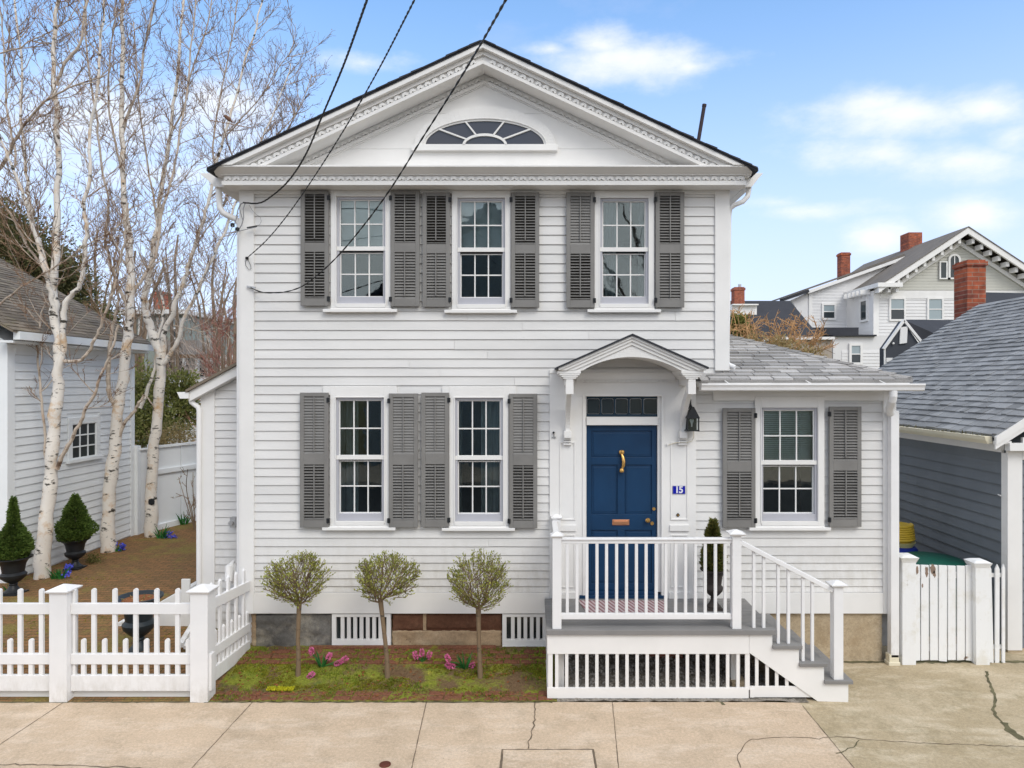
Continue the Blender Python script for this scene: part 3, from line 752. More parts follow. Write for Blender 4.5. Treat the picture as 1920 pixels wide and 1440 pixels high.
# door
dx0, dx1, dz0, dz1 = fx(1099.7), fx(1232.6), fz(1108), fz(797.2)
mb = MB(); mb.box(dx0, dx1, .052, .09, dz0, dz1)
st = .052 * 1
def rail(a, b, c, d): mb.box(fx(a), fx(b), .034, .0525, fz(d), fz(c))
rail(1099.7, 1109, 797.2, 1108); rail(1223, 1232.6, 797.2, 1108); rail(1109, 1223, 797.2, 808); rail(1109, 1223, 858, 872); rail(1109, 1223, 965, 995); rail(1109, 1223, 1095, 1108)
rail(1158.5, 1172, 872, 965); rail(1158.5, 1172, 995, 1095)
def pan(a, b, c, d):
    for q in range(2): mb.box(fx(a) + .018 * q + .01, fx(b) - .018 * q - .01, .046 - .005 * q, .0525, fz(d) + .018 * q + .012, fz(c) - .018 * q - .012)
pan(1109, 1223, 808, 858); pan(1109, 1158.5, 872, 965); pan(1172, 1223, 872, 965); pan(1109, 1158.5, 995, 1095); pan(1172, 1223, 995, 1095)
DOOR = mb.build('door', BLUE, HOUSE, bevel=.0025)
mb = MB(); mb.box(fx(1086), fx(1247), -.06, .05, fz(1122.5), fz(1114)); mb.box(fx(1099.7), fx(1232.6), -.03, .06, fz(1114), fz(1108.5)); mb.build('threshold', BLUE, HOUSE, bevel=.003)
mb = MB(); c = P(1165.5, 848, .034)
mb.lathe([(0.001, -.028), (.028, -.02), (.034, .0), (.028, .022), (.001, .03)], (c.x, c.y - .012, c.z), 12, 1, .5)
mb.tube([(c.x - .002, c.y - .025, c.z - .02), (c.x + .012, c.y - .04, c.z - .06), (c.x + .02, c.y - .045, c.z - .11), (c.x + .016, c.y - .045, c.z - .16), (c.x + .0, c.y - .04, c.z - .195)], [.012, .02, .022, .02, .012], 10)
mb.lathe([(.001, -.03), (.026, -.022), (.03, 0), (.022, .02), (.001, .026)], (c.x - .002, c.y - .03, c.z - .215), 10)
mb.build('door_knocker', BRASS, DOOR, smooth=True)
mb = MB(); a, b, z0, z1 = fx(1148.5), fx(1180.5), fz(985.5), fz(975)
mb.box(a, b, .024, .034, z0, z1); mb.box(a + .014, b - .014, .018, .0245, z0 + .014, z1 - .014); mb.build('mail_slot', COPPER, DOOR, bevel=.003)
mb = MB(); c = P(1213.6, 974.5, .034); mb.tube([(c.x, .034, c.z), (c.x, .0, c.z)], .011, 10); mb.tube([(c.x, .004, c.z), (c.x, -.012, c.z), (c.x, -.03, c.z)], [.014, .03, .016], 12); mb.build('door_knob', BRASS, DOOR, smooth=True)
for px, py, r in ((1226, 954, .02), (1222.5, 981, .022)):
    mb = MB(); c = P(px, py, .034); mb.tube([(c.x, .034, c.z), (c.x, .022, c.z)], r, 14); mb.build('lock_plate', BRASS, DOOR)
# transom
tx0, tx1, tz0, tz1 = fx(1097), fx(1239), fz(781.3), fz(743)
mb = MB()
bars = [1097, 1100.5, 1125.5, 1128, 1151.5, 1154, 1178.5, 1181, 1204.5, 1207, 1235.5, 1239]
for i in range(0, 12, 2): mb.box(fx(bars[i]), fx(bars[i + 1]), .02, .05, tz0, tz1)
mb.box(tx0, tx1, .018, .052, tz0, fz(777)); mb.box(tx0, tx1, .018, .052, fz(747), tz1)
TR = mb.build('transom_window', TEAL, HOUSE)
mb = MB(); mb.box(tx0, tx1, .04, .044, tz0, tz1); mb.build('pane', DGLASS, TR)
mb = MB()
for i in range(1, 11, 2):
    a, b = fx(bars[i]) + .006, fx(bars[i + 1]) - .006; c_, d_ = fz(776.3), fz(747.7); r = .02
    pts = []
    for (cx, cz, a0) in ((b - r, d_ - r, 0), (a + r, d_ - r, 90), (a + r, c_ + r, 180), (b - r, c_ + r, 270)):
        for q in range(5): an = math.radians(a0 + q * 22.5); pts.append((cx + r * math.cos(an), .037, cz + r * math.sin(an)))
    pts.append(pts[0]); mb.tube(pts, .0035, 4, cap=False)
mb.build('leading', GALV, TR, closed=False)
# entry frieze on the wall under the canopy
mb = MB(); mb.box(fx(1079), fx(1263), -.07, -.0345, fz(712) , fz(699.5)); mb.box(sx0, sx1, -.045, -.0, fz(700), fz(693))
mb.box(fx(1079), fx(1263), -.05, -.0345, fz(717), fz(712))
for i in range(24): xx = fx(1081) + (fx(1262) - fx(1081)) * i / 23.5; mb.box(xx, xx + .03, -.062, -.05, fz(716.5), fz(712.5))
mb.build('entry_frieze', TRIM, HOUSE)
# canopy
CX = 1.114; CW = .835; yf = -.62; cs = .44
s_ = S(yf)
capz = PZ(625.5, yf); eavez = capz - cs * CW
mb = MB()
crz = lambda x, d=0: capz - cs * abs(x - CX) - d
arc_hw = .555; arc_top = PZ(669.0, yf); arc_bot = PZ(694.5, yf)
n = 24; arcp = []
# circular segment
hh = arc_top - arc_bot; rad = (arc_hw ** 2 + hh ** 2) / (2 * hh); cz = arc_top - rad
a_m = math.asin(arc_hw / rad)
for i in range(n + 1):
    t = -a_m + 2 * a_m * i / n; arcp.append((CX + rad * math.sin(t), cz + rad * math.cos(t)))
for i in range(n):   # front gable board
    (xa, za), (xb, zb_) = arcp[i], arcp[i + 1]
    mb.prism([(xa, za), (xb, zb_), (xb, crz(xb, .03)), (xa, crz(xa, .03))], 'y', yf + .05, yf + .09)
    mb.prism([(xa, za), (xb, zb_), (xb, zb_ + .02), (xa, za + .02)], 'y', yf + .09, -.0)   # barrel vault
for s in (-1, 1):
    xi = CX + s * arc_hw; xo = CX + s * (CW - .06)
    mb.prism([(xi, arc_bot), (xo, arc_bot), (xo, crz(xo, .03)), (xi, crz(xi, .03))], 'y', yf + .05, yf + .09)
    mb.box(min(xi, xo), max(xi, xo), yf + .09, -.0, arc_bot, arc_bot + .03)
    # rake moulding in three steps
    for d0, d1, y0 in ((.022, .05, yf - .0), (.05, .085, yf + .018), (.085, .125, yf + .034)):
        x1 = CX + s * CW
        e = CX + s * min(CW, (capz - d1 - arc_bot) / cs)
        e0 = CX + s * min(CW, (capz - d0 - arc_bot) / cs)
        mb.prism([(CX, capz - d0), (e0, max(arc_bot, crz(e0, d0))), (e, max(arc_bot, crz(e, d1))), (CX, capz - d1)], 'y', y0, yf + .052)
CAN = mb.build('entry_canopy', TRIM, HOUSE, bevel=.0015)
mb = MB()
for s in (-1, 1):
    x1 = CX + s * (CW + .02); mb.prism([(CX, capz), (x1, crz(x1)), (x1, crz(x1, .022)), (CX, capz - .022)], 'y', yf - .02, -.0)
mb.build('canopy_roof', SH_BLACK, CAN)
for cxp in (.412, 1.80):
    mb = MB(); w = .07; xa, xb = cxp - w / 2 * 1.15, cxp + w / 2 * 1.15; y_f = yf + .06; zt = arc_bot
    # capital mouldings, block, scroll brace, foot
    for (o, z0, z1) in ((.085, zt - .035, zt - .0), (.072, zt - .055, zt - .035), (.05, zt - .075, zt - .055), (.028, zt - .095, zt - .075), (.0, zt - .125, zt - .095)):
        mb.box(xa - o, xb + o, y_f - o * .25, -.0345, z0, z1)
    mb.box(xa - .004, xb + .004, y_f + .0, y_f + .12, zt - .27, zt - .125)
    mb.box(xa, xb, y_f + .12, -.0345, zt - .17, zt - .125)
    prof_o = []; prof_i = []
    for i in range(15):
        t = i / 14; y = (y_f + .05) * (1 - t) ** 1.7 + (-.10) * (1 - (1 - t) ** 1.7) ; z = zt - .22 - t * .50
        prof_o.append((y, z)); prof_i.append((min(-.035, y + .11 + .05 * math.sin(t * 3.1)), z + .03 * (1 - t)))
    for i in range(14): mb.prism([prof_o[i], prof_o[i + 1], prof_i[i + 1], prof_i[i]], 'x', xa + .012, xb - .012)
    mb.box(xa - .004, xb + .004, -.13, -.0345, zt - .80, zt - .72)
    for q in range(3): mb.box(xa - .008, xb + .008, -.085 + q * .006, -.0345, zt - .825 - q * .032, zt - .805 - q * .032)
    mb.build('bracket', TRIM, CAN, bevel=.003)

# lantern, plaque, bell, camera
lan = thing('wall_lantern', P(1298, 790, -.16), 'black iron wall lantern hanging right of the entrance beside the canopy bracket', 'lantern')
Y = -.16; cx, ztop = PX(1297, Y), PZ(783, Y); zb_ = PZ(808, Y); w = .066
mb = MB()
for (a, b) in ((-1, -1), (1, -1), (1, 1), (-1, 1)): mb.box(cx + a * w - .007, cx + a * w + .007, Y + b * w - .007, Y + b * w + .007, zb_, ztop)
for z in (zb_, ztop - .008): mb.box(cx - w - .01, cx + w + .01, Y - w - .01, Y + w + .01, z, z + .012)
mb.prism([(cx - w - .012, ztop + .004), (cx + w + .012, ztop + .004), (cx + .012, ztop + .13), (cx - .012, ztop + .13)], 'y', Y - .004 - w, Y - w + .004)
hq = lambda q, z: [(cx - q, Y - q, z), (cx + q, Y - q, z), (cx + q, Y + q, z), (cx - q, Y + q, z)]
for i in range(4):
    a = hq(w + .012, ztop + .004); b = hq(.014, ztop + .13); j = (i + 1) % 4
    if i in (1, 2, 3): mb.add([a[i], a[j], b[j], b[i]], [(0, 1, 2, 3)])
mb.box(cx - w, cx + w, Y + w - .006, Y + w + .004, zb_, ztop)
mb.build('lantern_frame', BLACK, lan, closed=False)
mb = MB(); mb.tube([(cx, Y, ztop + .12), (cx - .015, Y, ztop + .16), (cx - .012, Y + .02, ztop + .2), (cx, Y + .06, ztop + .205), (cx + .005, -.035, ztop + .17)], .011, 8); mb.box(cx - .02, cx + .02, -.046, -.034, ztop + .1, ztop + .22); mb.build('wall_hook', BLACK, lan, smooth=True)
mb = MB(); mb.box(cx - w + .004, cx + w - .004, Y - w + .0, Y - w + .003, zb_ + .012, ztop - .01); mb.build('pane', GLASS, lan)
BULBM = paint('bulb_glass', (.6, .62, .6), .2, 0, spec=.6)
mb = MB(); mb.lathe([(.008, -.09), (.01, -.05), (.02, -.03), (.026, -.008), (.016, .012), (.002, .02)], (cx, Y, ztop - .02), 12); mb.build('light_bulb', BULBM, lan, smooth=True)
mb = MB(); mb.tube([(cx + .02, Y, zb_), P(1301, 820, -.1), P(1297, 827, -.06), P(1288, 829.5, -.06), P(1270, 829.5, -.08), P(1260, 832, -.05), P(1253, 834.5, -.04)], .004, 6); mb.build('lantern_cable', CREAM, lan)
mb = MB(); c = P(1251, 833, -.035); mb.tube([(c.x, -.035, c.z), (c.x, -.06, c.z)], .014, 10); mb.build('cable_clip', TRIM, lan)

plq = thing('number_plaque', P(1271.5, 917.7, -.036), 'blue enamel house number plaque reading 15, right of the blue door', 'sign')
x0, x1, z0, z1 = fx(1259.8), fx(1283.6), fz(925.4), fz(910)
mb = MB(); mb.box(x0, x1, -.041, -.0345, z0, z1); mb.build('plate', PLQB, plq, bevel=.002)
mb = MB(); 
for r in pieces((x0, x1, z0, z1), [(x0 + .004, x1 - .004, z0 + .004, z1 - .004)]): mb.box(r[0], r[1], -.0425, -.041, r[2], r[3])
mb.build('plate_border', GREYW, plq)
fc = bpy.data.curves.new('numerals', 'FONT'); fc.body = '15'; fc.size = .112; fc.align_x = 'CENTER'; fc.align_y = 'CENTER'; fc.extrude = .001; fc.offset = .0035; fc.space_character = .85; fc.materials.append(PLQW)
fo_ = bpy.data.objects.new('numeral_curve', fc); C.objects.link(fo_); bpy.context.view_layer.update()
me_ = bpy.data.meshes.new_from_object(fo_); bpy.data.objects.remove(fo_)
fo = bpy.data.objects.new('numerals', me_); C.objects.link(fo); fo.parent = plq; fo.location = Vector(((x0 + x1) / 2, -.0425, (z0 + z1) / 2 )) - ORG[plq.name]; fo.rotation_euler = (math.pi / 2, 0, 0)

bell = thing('doorbell', P(1271, 965.5, -.036), 'small dark diamond shaped doorbell right of the door under the number plaque', 'doorbell')
c = P(1271, 965.5, -.035); mb = MB(); r = .026; mb.prism([(c.x - r, c.z), (c.x, c.z - r), (c.x + r, c.z), (c.x, c.z + r)], 'y', -.042, -.0345); mb.build('bell_plate', BLACK, bell, bevel=.003)
mb = MB(); mb.tube([(c.x, -.042, c.z), (c.x, -.050, c.z)], .009, 10); mb.build('push_button', BRASS, bell)
cam_t = thing('security_camera', P(1038, 812, -.035), 'tiny black and white camera on the trim left of the door', 'camera')
c = P(1038, 811, -.06); mb = MB(); mb.lathe([(.001, -.014), (.012, -.009), (.015, 0), (.012, .009), (.001, .014)], c, 12); mb.build('camera_head', BLACK, cam_t, smooth=True)
mb = MB(); mb.tube([(c.x, -.055, c.z), (c.x + .005, -.045, c.z - .03), (c.x + .004, -.036, c.z - .055)], .006, 6); mb.box(c.x - .022, c.x + .026, -.044, -.0345, c.z - .07, c.z - .05); mb.build('camera_base', GALV, cam_t)
# ================================================================== GROUND
def gz(x, y):
    b = max(0, min(1, (y + 1.1) / 1.1))
    left = .15 * b * b * (3 - 2 * b); right = -.03 * max(0, min(1, (x - 2.5) / 1.0))
    k = max(0, min(1, (x - 1.6) / 1.2))
    return left * (1 - k) + (right if y > -1.3 else right * max(0, (y + 2.6) / 1.3)) * k
def sheet(name, mat, x0, x1, y0, y1, dz, step=.25, poly=None, kind='structure', label=None, jitter=0):
    nx = max(1, int((x1 - x0) / step)); ny = max(1, int((y1 - y0) / step)); mb = MB(); vs = []; fs = []
    for j in range(ny + 1):
        for i in range(nx + 1):
            x = x0 + (x1 - x0) * i / nx; y = y0 + (y1 - y0) * j / ny; vs.append((x, y, gz(x, y) + dz + (R(-jitter, jitter) if jitter else 0)))
    for j in range(ny):
        for i in range(nx): a = j * (nx + 1) + i; fs.append((a, a + 1, a + nx + 2, a + nx + 1))
    mb.add(vs, fs); o = mb.build(name, mat, closed=False, smooth=False)
    for p in o.data.polygons: p.use_smooth = True
    o['kind'] = kind
    if label: o['label'] = label
    return o
mb = MB(); mb.add([(-300, -300, -.32), (300, -300, -.32), (300, 500, -.32), (-300, 500, -.32)], [(0, 1, 2, 3)]); struct(mb.build('ground', EARTH, closed=False))
mb = MB(); mb.add([(-60, -15, -.13), (60, -15, -.13), (60, -2.95, -.13), (-60, -2.95, -.13)], [(0, 1, 2, 3)]); struct(mb.build('street', ASPH, closed=False))
mb = MB(); mb.box(-60, 60, -19.4, -15, -.3, 0); struct(mb.build('opposite_pavement', SIDE))
mb = MB(); mb.add([(-40, 6, -.06), (40, 6, -.06), (40, 60, -.06), (-40, 60, -.06)], [(0, 1, 2, 3)]); struct(mb.build('back_yard', EARTH, closed=False))
sheet('sidewalk', SIDE, -8, 2.8, -2.95, -1.13, 0, .13)
sheet('driveway', DRIVE, 2.8, 10, -2.95, .6, 0, .13)
sheet('alley', DRIVE, 4.3, 7, .6, 8, 0, .4)
sheet('planting_bed', BEDM, -3.46, .25, -1.13, .06, .004, .04, jitter=.008)
sheet('brick_yard', YARDM, -14, -3.46, -1.13, 8.5, .0, .2, jitter=.004)
sheet('gravel_bed', GRAVM, .25, 2.9, -1.13, .06, .01, .05, jitter=.01)
mb = MB(); mb.box(-8, 10, -3.1, -2.95, -.3, -.002); struct(mb.build('kerb', SIDE))
# pavement joints and cracks
def crackline(name, pts, w, mat, z=.003, wob=.012):
    mb = MB(); out = []
    for i in range(len(pts) - 1):
        a, b = Vector(pts[i]), Vector(pts[i + 1]); k = max(1, int((b - a).length / .05))
        for j in range(k): out.append(a + (b - a) * j / k)
    out.append(Vector(pts[-1])); res = []
    for i, p in enumerate(out):
        t = (out[min(i + 1, len(out) - 1)] - out[max(i - 1, 0)]).normalized(); nn = Vector((-t.y, t.x)); o = nn * R(-wob, wob); ww = w * R(.5, 1.3) / 2
        a = p + o + nn * ww; b = p + o - nn * ww; res += [(a.x, a.y, gz(a.x, a.y) + z), (b.x, b.y, gz(b.x, b.y) + z)]
    mb.add(res, [(2 * i, 2 * i + 1, 2 * i + 3, 2 * i + 2) for i in range(len(out) - 1)])
    return struct(mb.build(name, mat, closed=False))
def G(px, py, z=0.0):  # pixel -> ground point
    s = (py - HY) / (ZC - z); return ((px - VX) / s, F / s - D0)
for a, b in ((G(1148, 1315), G(1160, 1440)), (G(475, 1315), G(360, 1440)), (G(127, 1312), G(0, 1396)), (G(800, 1315), G(772, 1440)), ((2.8, -1.2), (2.79, -2.4))):
    A = Vector(a); B = Vector(b); crackline('pavement_joint', [a, b, B + (B - A) * .8], .008, CRACK, wob=.002)
crackline('pavement_crack', [G(1004, 1316), G(1004, 1340), G(1000, 1366), G(993, 1385), G(990, 1404)], .013, CRACK)
crackline('pavement_crack', [G(1387, 1440), G(1383, 1420), G(1394, 1400), G(1402, 1388), G(1440, 1384), G(1490, 1382), G(1535, 1385), G(1570, 1380), G(1680, 1388), G(1800, 1393), G(1960, 1398)], .008, CRACK)
crackline('pavement_crack', [G(1610, 1386), G(1600, 1400), G(1568, 1413)], .012, CRACKM)
crackline('pavement_crack', [G(1849, 1254), G(1856, 1280), G(1866, 1300), G(1862, 1322), G(1868, 1340), G(1890, 1362), G(1922, 1385), G(1960, 1410)], .030, CRACKM, z=.0035)
crackline('pavement_crack', [G(1880, 1350), G(1895, 1366), G(1918, 1384)], .09, CRACKM, z=.003)
crackline('pavement_crack', [G(-30, 1433), G(60, 1434), G(150, 1436), G(260, 1440), G(420, 1450)], .012, CRACK)
crackline('pavement_crack', [G(1330, 1316), G(1352, 1316), G(1355, 1322)], .03, CRACKM)
crackline('pavement_joint', [(-3.45, -1.135), (.2, -1.135)], .03, CRACKM, wob=.008)
crackline('pavement_joint', [(-8, -1.14), (-3.45, -1.135)], .025, CRACKM, wob=.006)
# dark soil along walls on the drive
crackline('pavement_joint', [(2.9, -.03), (4.3, -.03)], .05, CRACKM, wob=.012, z=.004)
crackline('pavement_joint', [(4.4, -.03), (6.0, -.02)], .07, CRACKM, wob=.02, z=.004)
a = G(944, 1407); b = G(1110, 1407); c_ = G(940, 1445)
mb = MB(); mb.box(a[0], b[0], c_[1] - .1, a[1], -.05, .007); cov = mb.build('access_slab', SIDE, org=(a[0], a[1], 0), bevel=.004); tag(cov, 'rectangular concrete access slab set flush in the sidewalk', 'access cover')
crackline('pavement_joint', [(a[0] - .01, a[1] - .4), (a[0] - .01, a[1] + .01), (b[0] + .01, a[1] + .01), (b[0] + .01, a[1] - .4)], .022, CRACK, wob=.003)
a = G(722, 1434); mb = MB(); mb.lathe([(.05, -.02), (.05, .008), (.04, .012)], (a[0], a[1], 0), 16); tag(mb.build('iron_cap', paint('rusty_iron', (.12, .035, .02), .8, .3), org=(a[0], a[1], 0)), 'small rusty iron cap in the sidewalk at the bottom edge', 'iron cap')
# stones under the porch, weeds, moss
mb = MB()
def pebble(mb, x, y, z, r):
    vs = []; q = R(0, 6.28)
    for (a, b, c) in ((1, 0, 0), (-1, 0, 0), (0, 1, 0), (0, -1, 0), (0, 0, 1), (0, 0, -.4)):
        s = r * R(.6, 1.3); vs.append((x + s * (a * math.cos(q) - b * math.sin(q)), y + s * (a * math.sin(q) + b * math.cos(q)), z + s * c * .7))
    mb.add(vs, [(0, 2, 4), (2, 1, 4), (1, 3, 4), (3, 0, 4), (2, 0, 5), (1, 2, 5), (3, 1, 5), (0, 3, 5)])
for i in range(2600):
    x, y = R(.28, 2.6), R(-1.05, -.02); pebble(mb, x, y, gz(x, y) + .015, R(.012, .026))
tag(mb.build('gravel', STONE, closed=False), 'grey gravel lying under the porch', None, kind='stuff')
def tufts(name, mat, n, reg, h, w, lab, cl=None, zoff=0.0, per=5):
    mb = MB(); rs = random
    k = 0
    while k < n:
        x, y = reg()
        if cl and not cl(x, y): continue
        k += 1
        for j in range(per):
            p = Vector((x + R(-.02, .02), y + R(-.02, .02), gz(x, y) + zoff)); mb.leaf(p, Vector((R(-.7, .7), R(-.7, .7), 1)), h * R(.5, 1.2), w * R(.6, 1.4))
    return tag(mb.build(name, mat, closed=False), lab, None, kind='stuff')
def patch(f, th, ox=0):
    from mathutils import noise as mn
    return lambda x, y: mn.noise(Vector((x * f + ox, y * f * 1.3, 3.3 + ox))) > th
bed = lambda: (R(-3.42, .22), R(-1.1, -.08))
tufts('moss', MOSS, 5200, bed, .014, .014, 'yellow green moss spreading over the planting bed', (lambda f: (lambda x, y: f(x, y) and (-.88 < y < -.42 or R(0, 1) < .3)))(patch(2.0, -.05)), per=4)
tufts('grass', GRASS, 900, bed, .032, .008, 'short green weeds in the planting bed', patch(2.6, .12, 5), per=6)
tufts('moss_growth', MOSS, 1600, lambda: (R(-9, -3.6), R(-1.0, 3)), .012, .016, 'thin moss on the brick yard', patch(1.2, .05, 9), per=3)
mb = MB()
for i in range(260):
    p = Vector((PX(527, -.9) + R(-.14, .14), -.91 + R(-.035, .035), .03)); mb.leaf(p, Vector((R(-.6, .6), R(-.6, .6), 1)), .03, .02)
tag(mb.build('moss_patch', YELF, closed=False), 'bright yellow moss cushion at the front of the bed', None, kind='stuff')
mb = MB()
for i in range(500):
    x, y = bed(); p = Vector((x, y, gz(x, y) + .012)); mb.leaf(p, Vector((R(-1, 1), R(-1, 1), R(0, .3))), R(.02, .05), R(.01, .025))
tag(mb.build('leaf_litter', TERRA, closed=False), 'dry brown leaf litter on the bed', None, kind='stuff')
# brick edging (back: two rows along the house; front: two rows along the sidewalk)
def edging(y0, y1, rows_, label, x0=-3.42, x1=.2):
    mb = MB(); d = (y1 - y0) / rows_
    for r in range(rows_):
        x = x0 - R(0, .1)
        while x < x1:
            l = .2 * R(.94, 1.04); ya = y0 + r * d; zz = gz(x + .1, ya + d / 2) + R(.004, .016)
            if R(0, 1) > .06: mb.box(max(x, x0), min(x + l - .012, x1), ya + R(0, .006), ya + d - .012, zz - .06, zz)
            x += l
    o = mb.build('brick_edging', BRICKE, bevel=.006, org=(-1.6, (y0 + y1) / 2, gz(-1.6, y0))); tag(o, label, 'brick edging')
edging(-.42, -.10, 3, 'mossy brick rows along the house foundation behind the small trees')
edging(-1.10, -.90, 2, 'mossy brick rows between the bed and the sidewalk')
mb = MB(); mb.box(-2.7, -.45, -.1, -.04, .1, gz(0, -.1) + .035); tag(mb.build('brick_kerb', BRICKE, org=(-1.6, -.1, .1), bevel=.004), 'low red brick strip at the foot of the foundation', 'brick edging')

# ================================================================== PORCH
PY = -1.08; SF = S(PY)
px_ = lambda p, Y=PY: PX(p, Y); pz_ = lambda p, Y=PY: PZ(p, Y)
POR = thing('front_porch', (1.2, PY, 0), 'grey decked front porch with white railing and side steps below the blue door', 'porch')
zd = .748; xl = .135; xs = [px_(1453), px_(1503), px_(1550), px_(1597.7)]
r1 = px_(1405)
mb = MB(); n = 8
for i in range(9):   # deck boards run left to right
    ya = PY - .03 + i * (1.07 / 9); mb.box(xl, xs[0], ya, ya + 1.07 / 9 - .006, zd - .032 - (0 if i else .022), zd)
mb.box(xl + .01, xs[0] - .02, PY + .02, -.04, zd - .045, zd - .034)
mb.build('deck', DECK, POR, bevel=.004)
zt = [zd, pz_(1209), pz_(1242), pz_(1274.5)]
for i in (1, 2, 3):
    mb = MB(); mb.box(xs[i - 1] - .03, xs[i], PY - .03, -.10, zt[i] - .038, zt[i])
    mb.build('step', DECK, POR, bevel=.004)
mb = MB()
for i in (0, 1, 2, 3):
    zb2 = zt[i + 1] if i < 3 else -.02; mb.box(xs[i] - .055, xs[i] - .03, PY + .03, -.12, zb2 + (.001 if i < 3 else 0), zt[i] - .039)
mb.build('riser', TRIM, POR)
mb = MB()   # zigzag stringer on the front and back
zig = [(r1 + .0, zd - .056)]
zig += [(xs[0] - .028, zd - .056), (xs[0] - .028, zt[1] - .039), (xs[1] - .028, zt[1] - .039), (xs[1] - .028, zt[2] - .039), (xs[2] - .028, zt[2] - .039), (xs[2] - .028, zt[3] - .039), (xs[3] - .04, zt[3] - .039), (xs[3] - .04, -.035), (px_(1538), -.035), (r1, pz_(1224))]
mb.prism(zig, 'y', PY, PY + .035); mb.build('stringer', TRIM, POR)
mb = MB(); mb.box(px_(1026), r1 - .002, PY, PY + .03, pz_(1226.5), zd - .056); mb.box(px_(1026), px_(1026) + .03, PY + .03, -.04, pz_(1226.5), zd - .056)
mb.build('fascia', TRIM, POR, bevel=.003)
mb = MB(); mb.box(px_(1026), r1 - .004, PY + .004, PY + .03, .012, pz_(1290)); mb.box(px_(1026), px_(1026) + .026, PY + .03, -.04, .03, pz_(1290))
mb.box(r1 + .01, px_(1525), PY + .012, PY + .034, .02, pz_(1288)); mb.box(r1 + .01, r1 + .055, PY + .004, PY + .012, .02, pz_(1292))
mb.build('skirt_board', TRIM, POR, bevel=.003)
for p in [1032] + [1000 + q / 3 for q in (132, 188, 246, 302, 358, 416, 472, 528, 585, 642, 698, 755, 812, 868, 925, 981, 1038, 1095, 1153)] + [1402]:
    mb = MB(); x = px_(p); w = .017 if 1033 < p < 1400 else .024; mb.box(x - w, x + w, PY + .008, PY + .028, pz_(1290.5) - .02, pz_(1226.5) + .02); mb.build('skirt_slat', TRIM, POR)
for p in (1420, 1439.5, 1457.5, 1476.5):
    x = px_(p); mb = MB(); ztop = pz_(1224 + (p - 1405) * .70); mb.box(x - .017, x + .017, PY + .014, PY + .03, pz_(1288) - .01, ztop + .02); mb.build('skirt_slat', TRIM, POR)
for k in range(5):
    mb = MB(); y = PY + .18 + k * .19; mb.box(px_(1026) + .004, px_(1026) + .024, y - .017, y + .017, .05, zd - .1); mb.build('skirt_slat', TRIM, POR)
# joists / supports in the dark
mb = MB(); x = px_(1376, -.75); mb.box(x - .05, x + .05, -.82, -.72, .08, zd - .06); mb.build('support_post', TRIM, POR); mb = MB(); x = .24; mb.box(x, x + .09, -.95, -.86, .02, zd - .06); mb.build('support_post', TRIM, POR)
mb = MB(); mb.box(px_(1368, -.8), px_(1396, -.8), -.9, -.7, -.02, .1); mb.build('footing_block', FTAN, POR, bevel=.006)
mb = MB(); mb.box(1.35, 1.75, -.3, .01, .0, zd - .08); mb.build('brick_pier', CHIM, POR)
# posts
def post(name, xc, yc, w, z0, z1, capw, parent, mat, caph=.045, low=False):
    mb = MB(); mb.box(xc - w / 2, xc + w / 2, yc - w / 2, yc + w / 2, z0, z1); o = mb.build(name, mat, parent, bevel=.004)
    mb = MB(); c = capw / 2; q = lambda a, z: [(xc - a, yc - a, z), (xc + a, yc - a, z), (xc + a, yc + a, z), (xc - a, yc + a, z)]
    mb.hexa(q(c - .012, z1 + .001), q(c, z1 + .014)); mb.hexa(q(c, z1 + .0145), q(c, z1 + .024)); mb.hexa(q(c - .004, z1 + .0245), q(.012, z1 + caph + .01))
    mb.build('post_cap', mat, o); return o
ypo = PY + .045; wP = .095
zp = pz_(1008)
xa = px_(1044.3, PY); xb = px_(1381.8); xn = px_(1572.3)
post('post', xa, ypo, wP, zd, zp, .135, POR, VINYL)
post('post', px_(1043.5, -.10) , -.085, wP, zd, zp + .005, .135, POR, VINYL)
post('post', xb, ypo, wP, zd, pz_(1004), .17, POR, VINYL)
post('post', xn, ypo, .10, zt[3], pz_(1100), .17, POR, VINYL)
post('post', px_(1381.8) - .0, -.085, wP, zd, zp - .05, .13, POR, VINYL) if False else None
# rails
mb = MB(); x0, x1 = xa + wP / 2, xb - wP / 2; zr0, zr1 = pz_(1020.5), pz_(1010)
mb.box(x0, x1, ypo - .034, ypo + .034, zr1 - .022, zr1); mb.box(x0, x1, ypo - .02, ypo + .02, zr0, zr1 - .0225); mb.build('top_rail', VINYL, POR, bevel=.005)
mb = MB(); mb.box(x0, x1, ypo - .022, ypo + .022, pz_(1163), pz_(1152)); mb.build('bottom_rail', VINYL, POR, bevel=.005)
for q in (192, 247, 303, 360, 414, 471, 527, 583, 638, 695, 749, 805, 861, 917, 972, 1030, 1085):
    mb = MB(); x = px_(1000 + q / 3); mb.box(x - .0155, x + .0155, ypo - .0155, ypo + .0155, pz_(1152), zr0); mb.build('baluster', VINYL, POR, bevel=.003)
mb = MB(); mb.box(xa - .03, xa + .03, ypo + wP / 2, -.135, zr1 - .022, zr1); mb.box(xa - .02, xa + .02, ypo + wP / 2, -.135, pz_(1163), pz_(1152)); mb.build('side_rail', VINYL, POR, bevel=.004)
for k in range(7):
    y = ypo + .15 + k * .105; mb = MB(); mb.box(xa - .0155, xa + .0155, y - .0155, y + .0155, pz_(1152), zr1 - .022); mb.build('baluster', VINYL, POR)
pa = Vector((xb + wP / 2, ypo, pz_(1018))); pb = Vector((xn - .05, ypo, pz_(1108)))
mb = MB(); mb.beam(pa, pb, .07, .05); mb.build('stair_rail', VINYL, POR, bevel=.006)
